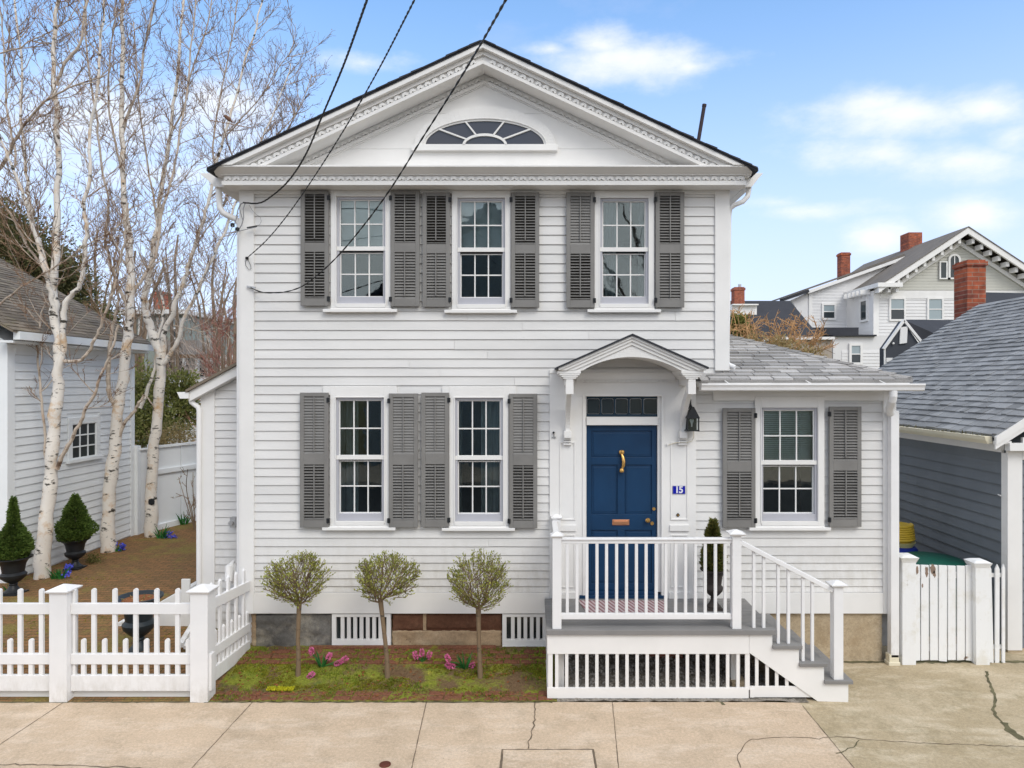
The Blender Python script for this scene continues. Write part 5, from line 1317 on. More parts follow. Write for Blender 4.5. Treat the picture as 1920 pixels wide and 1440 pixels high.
# gate
GT = thing('picket_gate', (4.9, -.05, -.03), 'peeling white board gate between its two white posts by the garage', 'gate')
GYY = -.05; g = lambda p: PX(p, GYY); gzz = lambda p: PZ(p, GYY)
tops = [1720, 1734.5, 1751.5, 1768, 1785, 1802, 1817.5]; ws = [.075, .094, .094, .094, .094, .094, .07]
PEEL = bark('peeling_paint', (.80, .80, .79), (.22, .14, .09), (.70, .68, .62), 2.0, .675)
for i, (pxc, w) in enumerate(zip(tops, ws)):
    mb = MB(); x = g(pxc); w = (.072, .094, .094, .098, .094, .094, .08)[i]; zt2 = gzz(1058.5 + i * .4) + R(-.006, .006); zb2 = gzz(1238 + R(-1, 2)); tl = R(-.004, .004)
    mb.hexa([(x - w / 2, GYY, zb2), (x + w / 2, GYY, zb2 + R(-.01, .01)), (x + w / 2, GYY + .02, zb2), (x - w / 2, GYY + .02, zb2)], [(x - w / 2 + tl, GYY, zt2), (x + w / 2 + tl, GYY, zt2 - .004), (x + w / 2 + tl, GYY + .02, zt2 - .004), (x - w / 2 + tl, GYY + .02, zt2)])
    mb.build('board', PEEL, GT, bevel=.003)
WOODB = paint('bare_wood', (.28, .20, .15), .9, .3, 0, 12)
mb = MB()  # bare patches
def blot(cx, cz, rx, rz, y):
    n = 14; pts = [(cx + rx * math.cos(6.28 * i / n) * R(.6, 1.15), cz + rz * math.sin(6.28 * i / n) * R(.6, 1.15)) for i in range(n)]; mb.prism(pts, 'y', y - .0015, y + .001)
for (px, py, rx, rz) in ((1719.5, 1070, .022, .05), (1737.5, 1071, .02, .07), (1748.5, 1068, .035, .065), (1729.5, 1098, .012, .03), (1752, 1076, .02, .05)): blot(g(px), gzz(py), rx, rz, GYY - .0005)
mb.build('bare_patch', WOODB, GT)
mb = MB(); mb.box(g(1714), g(1822), GYY + .021, GYY + .05, gzz(1085), gzz(1074)); mb.build('cross_rail', TRIMW, GT); mb = MB(); mb.box(g(1714), g(1822), GYY + .021, GYY + .05, gzz(1222), gzz(1210)); mb.build('cross_rail', TRIMW, GT)
def gpost(pxc, top, bot, w=.17, lean=0):
    x = g(pxc); y = GYY + .02; z0, z1 = gzz(bot), gzz(top); mb = MB(); h = w / 2
    mb.hexa([(x - h, y - h, z0), (x + h, y - h, z0), (x + h, y + h, z0), (x - h, y + h, z0)], [(x - h + lean, y - h, z1), (x + h + lean, y - h, z1), (x + h + lean, y + h, z1), (x - h + lean, y + h, z1)]); o = mb.build('gate_post', PEEL, GT, bevel=.004)
    x += lean; mb = MB(); Q = lambda a, z: [(x - a, y - a, z), (x + a, y - a, z), (x + a, y + a, z), (x - a, y + a, z)]
    mb.hexa(Q(h + .002, z1 - .04), Q(h + .018, z1 + .0)); mb.hexa(Q(h + .018, z1 + .001), Q(h + .026, z1 + .02)); mb.hexa(Q(h + .022, z1 + .0205), Q(h * .75, z1 + .042)); mb.build('post_cap', PEEL, o)
gpost(1699.5, 1046, 1246, .165); gpost(1837, 1056, 1251, .165, -.01)
PK = thing('short_picket_fence', (5.5, -.05, -.03), 'three pointed white pickets between the gate and the garage corner', 'fence')
def ppk(pxa, pxb, top, bot, w, parent):
    xa, xb = g(pxa), g(pxb); z0, z1 = gzz(bot), gzz(top); h = w / 2; mb = MB()
    mb.prism([(xb - h, z0), (xb + h, z0), (xa + h, z1 - .06), (xa, z1), (xa - h, z1 - .06)], 'y', GYY - .0, GYY + .02); mb.build('picket', PEEL, parent, bevel=.002)
ppk(1855, 1859.5, 1058, 1254, .052, PK); ppk(1870.5, 1870, 1058, 1255, .052, PK); ppk(1882, 1882, 1057, 1254, .038, PK)
mb = MB(); mb.box(g(1849), g(1884), GYY + .021, GYY + .05, gzz(1083), gzz(1076)); mb.build('cross_rail', TRIMW, PK); mb = MB(); mb.box(g(1849), g(1884), GYY + .021, GYY + .05, gzz(1218), gzz(1211)); mb.build('cross_rail', TRIMW, PK)
P2 = thing('fence_stub', (4.45, -.05, -.03), 'single pointed picket between the downspout and the gate', 'fence'); ppk(1682, 1681, 1049, 1240, .055, P2)
# bins
BX = thing('green_lid_bin', (5.15, 1.1, 0), 'dark green plastic bin with a flat lid behind the white gate', 'bin')
mb = MB(); mb.lathe([(.30, 0), (.36, .95), (.40, .955), (.40, .99), (.36, 1.02), (.01, 1.04)], (5.46, 1.05, -.06), 24, 1.0, 1.0); mb.build('bin_body', BING, BX, smooth=True)
BB = thing('blue_bin', (4.8, 1.6, 0), 'blue plastic bin beside the house corner behind the gate', 'bin')
mb = MB(); mb.lathe([(.27, 0), (.33, 1.05), (.37, 1.055), (.37, 1.09), (.34, 1.12), (.01, 1.15)], (5.22, 1.78, -.16), 24, 1.12, 1.0); mb.build('bin_body', BINB, BB, smooth=True)
YB = thing('yellow_hose_coil', (4.7, 1.7, 1.1), 'coiled yellow hose stacked in a pale tub on the blue bin', 'hose')
cY = 1.78; cc = (PX(1681, cY), cY)
mb = MB(); zb3 = PZ(1026, cY); mb.lathe([(.20, 0), (.245, .09), (.25, .10), (.01, .10)], (cc[0], cc[1], zb3), 24); mb.build('tub', PALEY, YB, smooth=True)
mb = MB()
pts = []
for i in range(7 * 24 + 1):
    an = 2 * math.pi * i / 24; r = .235 - .004 * (i / 24) + R(-.003, .003); pts.append((cc[0] + r * math.cos(an), cc[1] + r * math.sin(an), zb3 + .12 + .032 * i / 24))
mb.tube(pts, .019, 8); mb.build('hose_coil', YELL, YB, smooth=True)
mb = MB(); mb.lathe([(.20, 0), (.20, .23), (.19, .25), (.01, .25)], (cc[0], cc[1], zb3 + .1), 20); mb.build('coil_core', YELL, YB)

# ================================================================== WIRES
def wire(name, pts, r, label, extra=None):
    """pts: (px,py,Y) smoothed by Catmull-Rom"""
    V = [P(a, b, c) for a, b, c in pts]; out = []
    V = [V[0] * 2 - V[1]] + V + [V[-1] + (V[-1] - V[-2]) * 1.0]
    for i in range(1, len(V) - 2):
        for k in range(6):
            t = k / 6; p0, p1, p2, p3 = V[i - 1:i + 3]
            out.append(.5 * ((2 * p1) + (p2 - p0) * t + (2 * p0 - 5 * p1 + 4 * p2 - p3) * t * t + (3 * p1 - p0 - 3 * p2 + p3) * t ** 3))
    out.append(V[-2]); out.append(V[-1]); t_ = thing(name, out[0], label, 'wire', 'service wires running to the house corner')
    return t_, out
def twist(mb, out, r, n=2, turns=.16):
    # twisted strands around a messenger
    L_ = 0; res = [[] for _ in range(n)]
    dense = []
    for i in range(len(out) - 1):
        k = max(1, int((out[i + 1] - out[i]).length / .035))
        for j in range(k): dense.append(out[i].lerp(out[i + 1], j / k))
    dense.append(out[-1])
    for i, p in enumerate(dense):
        if i: L_ += (p - dense[i - 1]).length
        d = (dense[min(i + 1, len(dense) - 1)] - dense[max(0, i - 1)]).normalized(); a = d.cross(Vector((0, 1, .3))).normalized(); b = d.cross(a)
        for k in range(n): an = 2 * math.pi * (L_ / turns + k / n); res[k].append(p + (a * math.cos(an) + b * math.sin(an)) * r * .85)
    for k in range(n): mb.tube(res[k], r, 5, cap=False)
t_, o = wire('power_line', [(456, 380, -.10), (484, 381, -.14), (505, 371, -.3), (540, 340, -.6), (573, 290, -1.1), (605, 215, -1.8), (645, 120, -2.5), (688, 0, -3.5)], .008, 'thick twisted black wire, leftmost of the three crossing the gable')
mb = MB(); twist(mb, o, .0056, 3, .22); mb.build('cable', WIRE, t_, closed=False)
t_, o = wire('telephone_line', [(463, 484, -.06), (500, 450, -.35), (540, 402, -.75), (590, 330, -1.4), (650, 235, -2.2), (710, 130, -3.1), (777, 0, -4.3)], .006, 'straight thin black wire, middle one crossing the gable')
mb = MB(); twist(mb, o, .0040, 2, .16); mb.build('cable', WIRE, t_, closed=False)
mb = MB(); lp = [P(a, b, -.05) for a, b in ((463, 484), (460, 490), (461, 498), (466, 505), (471, 504), (470, 498), (466, 489), (463, 484))]; mb.tube(lp, .003, 5); mb.box(lp[0].x - .015, lp[0].x + .015, -.06, -.036, lp[0].z - .015, lp[0].z + .015); mb.build('wire_anchor', WIRE, t_)
t_, o = wire('cable_line', [(468, 538, -.06), (488, 547, -.10), (512, 549, -.16), (545, 545, -.3), (580, 528, -.5), (640, 473, -.95), (720, 372, -1.7), (790, 262, -2.5), (850, 168, -3.2), (900, 85, -4.0), (948, 0, -4.9)], .007, 'black wire sagging low to the corner board, rightmost of the three')
mb = MB(); twist(mb, o, .0046, 2, .3); mb.build('cable', WIRE, t_, closed=False)
mb = MB(); a_ = P(468, 537, -.05); mb.beam(a_ + Vector((-.03, 0, 0)), a_ + Vector((.08, -.02, -.02)), .02, .02); mb.build('wire_anchor', GALV, t_)
sv = thing('service_connector', P(445, 425, -.1), 'tangle of service wires and black splices at the upper left corner', 'wire')
mb = MB()
for pts in ([(456, 380), (450, 384), (446, 394), (443, 410), (440, 420)], [(460, 380), (456, 392), (457, 408), (453, 422), (447, 432)], [(452, 382), (449, 390), (452, 402), (455, 412)]): mb.tube([P(a, b, -.09) for a, b in pts], .006, 6)
for pts in ([(437, 422), (431, 436), (424, 455), (422, 466), (427, 471)], [(444, 432), (434, 446), (426, 460), (424, 469)], [(446, 434), (440, 444), (436, 456), (433, 468), (430, 474)], [(446, 434), (458, 431), (470, 428), (480, 426)]): mb.tube([P(a, b, -.12) for a, b in pts], .0045, 6)
mb.build('wire_tail', GREYW, sv); mb = MB()
for a, b in ((436, 422), (445, 430)): c = P(a, b, -.1); mb.lathe([(.001, -.028), (.022, -.02), (.026, 0), (.022, .02), (.001, .028)], c, 10)
c = P(471, 427, -.09); mb.beam(c + Vector((-.05, 0, 0)), c + Vector((.07, 0, .02)), .014, .014); mb.build('splice', WIRE, sv, smooth=True)
mb = MB(); mb.tube([P(a, b, -.07) for a, b in ((467, 384), (472, 393), (480, 402), (488, 407), (490, 415), (487, 421), (478, 424))], .0025, 5); mb.build('thin_wire', GREYW, sv)
# ================================================================== TREES
class Tree:
    def __init__(s, seed): s.rs = random.Random(seed); s.tr = MB(); s.br = MB(); s.tw = MB(); s.bud = MB()
    def wig(s, p, d, l, n, bend, up):
        pts = [p.copy()]; rs = s.rs
        for i in range(n):
            d = (d + Vector((rs.uniform(-bend, bend), rs.uniform(-bend, bend), rs.uniform(-bend, bend) + up))).normalized(); p = p + d * l / n; pts.append(p.copy())
        return pts, d
def catmull(V, k=4):
    V = [V[0] * 2 - V[1]] + list(V) + [V[-1] * 2 - V[-2]]; out = []
    for i in range(1, len(V) - 2):
        for j in range(k):
            t = j / k; a, b, c, d = V[i - 1:i + 3]; out.append(.5 * ((2 * b) + (c - a) * t + (2 * a - 5 * b + 4 * c - d) * t * t + (3 * b - a - 3 * c + d) * t ** 3))
    out.append(V[-2]); return out
def bearing(T, pts, r0, r1, start, dens, blen, up=.12, lev_r=.010, spread=1.0, drop=0):
    """children along a limb"""
    rs = T.rs; n = len(pts); acc = 0
    for i in range(1, n):
        if i / n < start: continue
        seg = (pts[i] - pts[i - 1]).length; acc += seg * dens
        while acc > 0:
            acc -= 1; t = i / n; p = pts[i - 1].lerp(pts[i], rs.random()); d = (pts[i] - pts[i - 1]).normalized()
            side = Vector((rs.uniform(-1, 1), rs.uniform(-.8, .8), rs.uniform(-.35, .5))); side = (side - d * side.dot(d)).normalized()
            dd = (d * rs.uniform(.6, 1.2) + side * spread).normalized(); l = blen * (1.15 - .55 * t) * rs.uniform(.5, 1.2)
            r = min(lev_r, r0 * .7) * rs.uniform(.6, 1.1)
            bp, d2 = T.wig(p, dd, l, 6, .22, up); T.br.tube(bp, [r * (1 - .72 * j / 6) for j in range(7)], 4, cap=False)
            for k in range(int(7 * min(1.4, l / blen)) + 1):
                j = rs.randrange(1, 7); q = bp[j - 1].lerp(bp[j], rs.random()); dj = (bp[j] - bp[j - 1]).normalized()
                s2 = Vector((rs.uniform(-1, 1), rs.uniform(-1, 1), rs.uniform(-.5, .7))); d3 = (dj + s2 * .8).normalized(); l2 = l * rs.uniform(.28, .55)
                sp_, d4 = T.wig(q, d3, l2, 4, .3, up * .8); r2 = T.r2; T.tw.tube(sp_, [r2, r2 * .9, r2 * .8, r2 * .7, r2 * .5], 3, cap=False)
                for m in range(T.ntw):
                    u = rs.randrange(1, 5); a = sp_[u]; d5 = ((sp_[u] - sp_[u - 1]).normalized() + Vector((rs.uniform(-1, 1), rs.uniform(-1, 1), rs.uniform(-.6, .8))) * .9).normalized(); l3 = l2 * rs.uniform(.25, .6)
                    w_, _ = T.wig(a, d5, l3, 2, .35, up * .5); T.tw.tube(w_, [r2 * .7, r2 * .6, r2 * .4], 3, cap=False)
                    if rs.random() < T.pb:
                        e_ = w_[rs.randrange(1, 3)]; T.bud.leaf(e_, Vector((rs.uniform(-1, 1), rs.uniform(-1, 1), rs.uniform(-.3, 1))), rs.uniform(.02, .04), rs.uniform(.010, .018))
def birch(name, base, limbs, label, seed, Y, blen=.95):
    T = Tree(seed); T.r2 = .0046; T.ntw = 4; T.pb = .6
    t = thing(name, base, label, 'tree', 'white birch trees at the left')
    for L_ in limbs:
        pts, r0, r1, start, dens = L_[:5]; dens *= 1.6; start *= .8; r0 *= (.84 if r0 > .1 else .70); r1 *= .72; yo = L_[5] if len(L_) > 5 else 0
        V = [P(a, b, Y + yo * i / (len(pts) - 1)) for i, (a, b) in enumerate(pts)]; C_ = catmull(V, 4); n = len(C_)
        rr = [(r0 + (r1 - r0) * (i / (n - 1)) ** .8) * T.rs.uniform(.9, 1.1) for i in range(n)]
        for i in range(1, n - 1):
            f_ = min(.022, .25 * r0 + .006); C_[i] = C_[i] + Vector((T.rs.uniform(-f_, f_), T.rs.uniform(-f_, f_), T.rs.uniform(-f_, f_) * .5))
        (T.tr if r0 > .036 else T.br).tube(C_, rr, 12 if r0 > .06 else 7, cap=False)
        if dens: bearing(T, C_, r0, r1, start, dens, blen)
    if T.tr.v: T.tr.build('trunk', BIRCH, t, smooth=False, closed=False)
    for o_ in t.children:
        for p in o_.data.polygons: p.use_smooth = True
    T.br.build('branch', BIRCHT, t, closed=False); T.tw.build('crown', TWIG, t, closed=False); T.bud.build('bud', TWIG, t, closed=False)
    return t
YA = 2.93
birch('birch_tree', P(80, 1085, YA), [
    ([(78, 1092), (84, 1010), (93, 920), (98, 860), (104, 780), (108, 700), (111, 650), (104, 600), (100, 540), (103, 480), (106, 400), (109, 300), (106, 200), (100, 100), (107, 0), (112, -150)], .145, .03, .42, 3.2),
    ([(107, 720), (118, 655), (120, 600), (128, 560), (147, 540), (155, 505), (160, 462), (163, 430), (158, 380), (172, 320), (166, 250), (182, 180), (188, 90), (200, -20), (215, -120)], .075, .02, .40, 3.4, -.5),
    ([(106, 600), (98, 560), (90, 530), (76, 480), (62, 430), (48, 380), (34, 340), (18, 300), (5, 270), (-10, 230)], .06, .02, .35, 3.6, -.6),
    ([(101, 520), (88, 500), (72, 450), (58, 400), (52, 340), (45, 280), (38, 200), (40, 120), (30, 20), (28, -80)], .055, .018, .3, 3.6, .5),
    ([(98, 520), (70, 490), (40, 440), (18, 400), (0, 378), (-30, 350)], .034, .02, .3, 3.0, -.4),
    ([(112, 675), (132, 678), (152, 675), (168, 655), (180, 632), (192, 605), (204, 570), (215, 540), (222, 500), (235, 440), (240, 380)], .045, .018, .5, 3.0, -.4),
    ([(107, 880), (120, 852), (135, 822), (152, 790), (165, 760), (178, 735), (192, 700), (208, 660), (222, 610)], .05, .022, .6, 2.0, -.3),
    ([(92, 900), (86, 860), (84, 810), (78, 750), (73, 700), (70, 650), (76, 600), (90, 550)], .035, .018, .5, 2.2, .3),
    ([(-5, 575), (30, 545), (70, 520), (110, 497), (150, 468), (200, 438), (260, 400)], .025, .010, .3, 3.0, -.5),
    ([(0, 100), (35, 90), (60, 75), (95, 60), (140, 30)], .02, .01, .2, 3.5),
    ([(106, 160), (122, 120), (150, 80), (160, 20), (175, -60)], .04, .02, .2, 3.5),
    ([(-20, 340), (10, 300), (32, 255), (70, 205), (100, 180), (140, 160), (200, 140)], .045, .012, .3, 3.2, -.8),
    ([(24, 320), (30, 290), (15, 220), (10, 140), (4, 60), (-6, -40)], .03, .014, .2, 3.2, .5),
], 'white birch with forked trunk leftmost, in front of the neighbour wall', 11, YA, 1.0)
YB_ = 4.7
birch('birch_tree', P(203, 1035, YB_), [
    ([(203, 1040), (204, 960), (212, 870), (222, 780), (233, 687), (240, 612), (245, 560), (243, 500), (240, 440), (234, 380), (230, 280), (229, 180), (230, 90), (228, 0), (226, -120)], .16, .03, .38, 3.2),
    ([(216, 840), (230, 800), (248, 776), (262, 755), (270, 740)], .05, .035, .9, 0),
    ([(245, 590), (232, 560), (222, 540), (214, 512), (203, 480), (198, 440), (205, 380), (190, 310), (182, 230), (170, 150), (160, 60), (165, -60)], .05, .018, .3, 3.4, -.5),
    ([(244, 560), (254, 540), (272, 515), (295, 470), (302, 400), (322, 340), (335, 260), (350, 180), (358, 90), (372, -30)], .05, .018, .25, 3.6, .6),
    ([(238, 500), (226, 478), (210, 448), (196, 430)], .03, .015, .3, 3, .3),
    ([(230, 250), (245, 200), (262, 150), (272, 80), (290, 0), (300, -80)], .04, .018, .15, 3.6),
    ([(231, 330), (216, 270), (205, 200), (204, 120), (215, 40), (220, -60)], .035, .015, .2, 3.2, -.6),
    ([(205, 650), (203, 700), (206, 740), (215, 760), (222, 780)], .05, .06, .9, 0),
    ([(205, 650), (214, 600), (222, 560), (214, 510), (222, 440)], .045, .02, .4, 2.4),
], 'white birch in the middle of the three with peeling base', 12, YB_, 1.05)
YC_ = 6.0
birch('birch_tree', P(285, 1005, YC_), [
    ([(284, 1010), (283, 930), (288, 850), (297, 770), (301, 700), (300, 660), (288, 630), (280, 605), (272, 578), (275, 540), (283, 500), (292, 440), (300, 380), (312, 300), (322, 230), (330, 160), (340, 60), (350, -60)], .155, .028, .45, 3.2),
    ([(301, 720), (306, 660), (309, 620), (322, 590), (335, 552), (350, 512), (362, 470), (378, 420), (392, 372), (402, 320), (420, 260), (440, 190), (462, 110), (485, 30), (500, -60)], .09, .02, .36, 3.6, -.5),
    ([(303, 690), (320, 662), (332, 640), (345, 600), (360, 566), (382, 520), (402, 478), (418, 440), (436, 400), (452, 350), (480, 290), (505, 230), (530, 170), (545, 120)], .075, .014, .34, 4.0, -.7),
    ([(287, 760), (270, 740), (262, 765)], .02, .02, 1, 0),
    ([(262, 765), (275, 735), (290, 690), (295, 640), (306, 590), (302, 540)], .06, .025, .6, 2),
    ([(392, 372), (430, 340), (462, 300), (500, 270), (545, 225), (580, 175)], .03, .010, .1, 4.6, -.4),
    ([(362, 470), (380, 440), (410, 400), (440, 350), (470, 310)], .025, .01, .2, 4.0, .4),
    ([(320, 250), (345, 200), (360, 130), (385, 60), (400, -20)], .03, .014, .1, 3.6),
    ([(402, 320), (400, 260), (412, 190), (425, 120), (440, 40), (452, -40)], .03, .014, .1, 3.6),
    ([(325, 610), (350, 615), (380, 622), (410, 615), (440, 640)], .018, .008, .3, 2.5),
    ([(296, 430), (290, 380), (280, 330), (270, 260), (262, 200), (256, 120), (250, 40)], .035, .015, .15, 3.4),
    ([(420, 260), (455, 220), (490, 180), (520, 130), (560, 80)], .022, .010, .1, 4.2, -.3),
    ([(452, 350), (480, 310), (520, 270), (560, 205), (585, 140)], .022, .010, .1, 4.2, .5),
], 'white birch nearest the house with limbs reaching over its roof', 13, YC_, 1.05)
# holes / scars on the third birch
mb = MB(); c = P(284, 941, YC_ - .12); mb.lathe([(.001, -.07), (.06, -.05), (.07, 0), (.06, .05), (.001, .07)], c, 12, 1, .25); tag(mb.build('tree_hollow', BLACK, org=c), 'dark hollow in the third birch trunk', 'hollow'); 
hol = bpy.data.objects['tree_hollow']
for k_ in ('category', 'label'): del hol[k_]
tb = [o_ for o_ in bpy.data.objects if o_.name.startswith('birch_tree')][-1]
hol.parent = tb; hol.location = hol.location - tb.location; ORG[hol.name] = ORG[tb.name]
# bird
bc = P(425, 223, 5.2); bt = thing('bird', bc, 'small brown bird perched on an upper birch branch', 'bird')
mb = MB(); mb.tube([bc + Vector((-.075, 0, .05)), bc + Vector((-.062, 0, .055)), bc + Vector((-.04, 0, .058)), bc + Vector((-.01, 0, .04)), bc + Vector((.03, 0, .01)), bc + Vector((.06, 0, -.02)), bc + Vector((.10, 0, -.05)), bc + Vector((.13, 0, -.075))], [.003, .012, .027, .036, .044, .034, .013, .009], 10)
mb.build('bird_body', BIRD, bt, smooth=True, closed=True)
mb = MB(); mb.tube([P(395, 226, 5.2), P(415, 229, 5.2), P(440, 234, 5.2), P(470, 240, 5.2)], .008, 5); mb.build('perch_twig', TWIG, bt)

# generic bare tree / shrub
def bare(name, px, pyb, Y, z0, pts_list, label, seed, mat, dens, blen, r2=.004, group=None, ntw=2, cat='tree', spread=1.0, up=.12, trunkmat=BROWNB, pb=.2, leafmat=None):
    T = Tree(seed); T.r2 = r2; T.ntw = ntw; T.pb = pb; base = P(px, pyb, Y); base.z = z0
    t = thing(name, base, label, cat, group)
    for (pts, r0, r1) in pts_list:
        V = [base.copy() if a is None else P(a, b, Y + T.rs.uniform(-.3, .3)) for (a, b) in pts]; C_ = catmull(V, 4); n = len(C_)
        T.tr.tube(C_, [r0 + (r1 - r0) * i / (n - 1) for i in range(n)], 6, cap=False); bearing(T, C_, r0, r1, .15, dens, blen, up, spread=spread)
    T.tr.build('trunk', trunkmat, t, closed=False); T.br.build('branch', mat, t, closed=False); T.tw.build('crown', mat, t, closed=False)
    if pb and T.bud.v: T.bud.build('bud', leafmat or mat, t, closed=False)
rs = random.Random(5)
def spray(x, y0, y1, n, w, r=.02):
    out = []
    for i in range(n):
        xe = x + (rs.uniform(-1, 1)) * w; xm = x + (xe - x) * .4 + rs.uniform(-4, 4); out.append(([(None, None), (xm, y0 + (y1 - y0) * .5), (xe, y1 + rs.uniform(-10, 30))], r, r * .4))
    return out
bare('red_twig_shrub', 415, 715, 6.5, .1, spray(420, 720, 600, 9, 46, .014), 'red twigged shrub behind the low ell roof', 21, REDT, 3.0, .7, .0045, cat='shrub', ntw=3)
for i, (px, y1, w, Y) in enumerate([(250, 470, 60, 17), (330, 440, 70, 19), (400, 470, 50, 18), (180, 430, 60, 20), (440, 520, 40, 16)]):
    bare('bare_tree', px, 760, Y, 0, [([(None, None), (px + 3, 640), (px - 2, y1 + 60), (px + 4, y1)], .09, .03)] + spray(px, 700, y1 + 30, 5, w, .06), ['hazy bare brown tree behind the middle birch', 'hazy bare brown tree behind the third birch', 'bare tree just left of the house corner, far off', 'bare brown tree behind the neighbour roof', 'bare tree nearest the house corner far off'][i], 30 + i, FARTW, .85, 2.4, .013, 'bare trees far behind the birches', ntw=2, up=.08)

# leafy masses: crowns of leaf clumps
def crown(name, lobes, Y, label, mat, seed, n, size, cat='tree', group=None, trunk=None, depth=1.0, leafw=.5):
    rs = random.Random(seed); c0 = P(lobes[0][0], lobes[0][1], Y); t = thing(name, (c0.x, Y, 0), label, cat, group)
    mb = MB(); tot = sum(l[2] * l[3] for l in lobes); br = MB()
    for (px, py, rx, ry) in lobes:
        c = P(px, py, Y); ax, az = rx / S(Y), ry / S(Y); ay = ax * depth
        if trunk: br.tube([(c0.x, Y, 0), ((c0.x + c.x) / 2, Y, c.z * .5), (c.x, Y, c.z)], [trunk, trunk * .7, trunk * .3], 6)
        cl = []
        for i in range(max(6, int(26 * rx * ry / tot * len(lobes)))):
            v = Vector((rs.gauss(0, 1), rs.gauss(0, 1), rs.gauss(0, 1))).normalized() * rs.uniform(.4, 1.0); cl.append(c + Vector((v.x * ax, v.y * ay, v.z * az)))
        for i in range(int(n * rx * ry / tot)):
            k = cl[rs.randrange(len(cl))]; s_ = min(ax, az) * .42; p = k + Vector((rs.gauss(0, 1) * s_, rs.gauss(0, 1) * s_, rs.gauss(0, 1) * s_ * .8))
            d = (p - c); d.z += rs.uniform(-.2, .6); mb.leaf(p, d + Vector((rs.uniform(-1, 1), rs.uniform(-1, 1), rs.uniform(-1, 1))) * .7, size * rs.uniform(.6, 1.4), size * leafw * rs.uniform(.6, 1.3))
    mb.build('crown', mat, t, closed=False)
    if trunk: br.build('trunk', BROWNB, t)
crown('evergreen_tree', [(20, 470, 60, 70), (-20, 430, 50, 60), (80, 490, 45, 60), (20, 560, 70, 50)], 15, 'dark olive evergreen behind the neighbour roof at left', EVER, 41, 24000, .13, trunk=.25)
crown('evergreen_tree', [(120, 560, 40, 60), (165, 600, 40, 34)], 16, 'dark olive evergreen behind the first two birches', EVER, 42, 14000, .12, trunk=.2)
crown('green_shrub', [(268, 735, 24, 60), (262, 800, 30, 40), (300, 790, 40, 42)], 9.5, 'leafy green shrub behind the white board fence', SHRUB, 44, 5200, .10, cat='shrub', trunk=.04)
crown('green_shrub', [(345, 770, 28, 50), (330, 720, 24, 40)], 10.2, 'green shrub beside the ell behind the fence', SHRUB, 45, 3600, .10, cat='shrub', trunk=.04)
crown('dry_shrub', [(335, 820, 34, 26), (300, 830, 20, 20)], 8.6, 'brown dry shrub just above the board fence', OCHRE, 46, 2200, .09, cat='shrub', trunk=.03, leafw=.2)
crown('dry_round_bush', [(178, 1052, 13, 12)], 3.9, 'small brown round bush by the second birch base', TOPIB, 47, 700, .03, cat='bush', trunk=.02)
bare('bud_shrub', 366, 968, 6.6, .12, [([(None, None), (355, 940), (330, 925)], .012, .006), ([(None, None), (350, 920), (352, 880)], .012, .006), ([(None, None), (362, 920), (362, 885)], .012, .006), ([(None, None), (345, 930), (335, 895)], .010, .005)], 'budding bare shrub in the corner of the board fence', 51, TWIG, 2.5, .22, .004, cat='shrub', ntw=1, pb=.9, leafmat=TOPIB)
crown('ivy_bush', [(1386, 620, 16, 26), (1378, 600, 10, 20)], 20, 'small dark green bush right of the house behind the wing', SHRUB, 48, 1500, .16, cat='bush', trunk=.05)
# dry vine thicket right
T = Tree(61); T.r2 = .014; T.ntw = 2; T.pb = .3
t = thing('dry_vine_thicket', P(1450, 690, 19), 'tangled orange brown dry vines above the wing roof', 'shrub')
rs = T.rs
for i in range(26):
    x = rs.uniform(1372, 1545); top = 588 + max(0, (x - 1440)) * .30 + rs.uniform(-10, 30); Y = 19 + rs.uniform(-1, 1)
    V = [P(x + rs.uniform(-15, 15), 700, Y), P(x, 660, Y), P(x + rs.uniform(-12, 12), (660 + top) / 2, Y), P(x + rs.uniform(-18, 18), top, Y)]; C_ = catmull(V, 4)
    T.br.tube(C_, [.03 - .018 * j / len(C_) for j in range(len(C_))], 4, cap=False); bearing(T, C_, .03, .01, .25, 2.6, 1.0, -.02, spread=1.4, lev_r=.018)
T.br.build('branch', DRYV, t, closed=False); T.tw.build('crown', DRYV, t, closed=False); T.bud.build('dry_leaf', DRYV, t, closed=False)
crown('dry_shrub', [(1400, 655, 30, 22), (1450, 655, 34, 24), (1505, 665, 34, 18)], 18, 'dense low brown thicket under the dry vines', OCHRE, 49, 2600, .16, cat='shrub', trunk=.05, leafw=.25)

# ================================================================== FAR HOUSES
def fwin(par, a, b, c, d, Y, frame=.12, glass=DGLASS, split=True, mat=FARW, upper=PGLASS, nrm=-1):
    x0, x1, z0, z1 = PX(a, Y), PX(b, Y), PZ(d, Y), PZ(c, Y); mb = MB()
    for r in pieces((x0, x1, z0, z1), [(x0 + frame, x1 - frame, z0 + frame, z1 - frame)]): mb.box(r[0], r[1], Y - .12, Y - .02, r[2], r[3])
    zm = (z0 + z1) / 2
    if split: mb.box(x0 + frame, x1 - frame, Y - .1, Y - .02, zm - .03, zm + .03)
    w_ = mb.build('window', TRIM, par)
    mb = MB(); mb.box(x0 + frame, x1 - frame, Y - .07, Y - .05, z0 + frame, zm - .03 if split else z1 - frame); mb.build('pane', glass, w_)
    if split: mb = MB(); mb.box(x0 + frame, x1 - frame, Y - .07, Y - .05, zm + .03, z1 - frame); mb.build('pane', upper, w_)
    return w_
HB = thing('gabled_house', (28.9, 38, 0), 'large white house with bracketed gable far behind the grey garage roof', 'house')
Y = 38; X0, XA, X1_ = PX(1637.6, Y), PX(1799, Y), 2 * PX(1799, Y) - PX(1637.6, Y); ZEV = PZ(545, Y)
mb = MB(); mb.box(X0, X1_, Y, Y + 13, -.3, ZEV); mb.build('wall', FARW, HB)
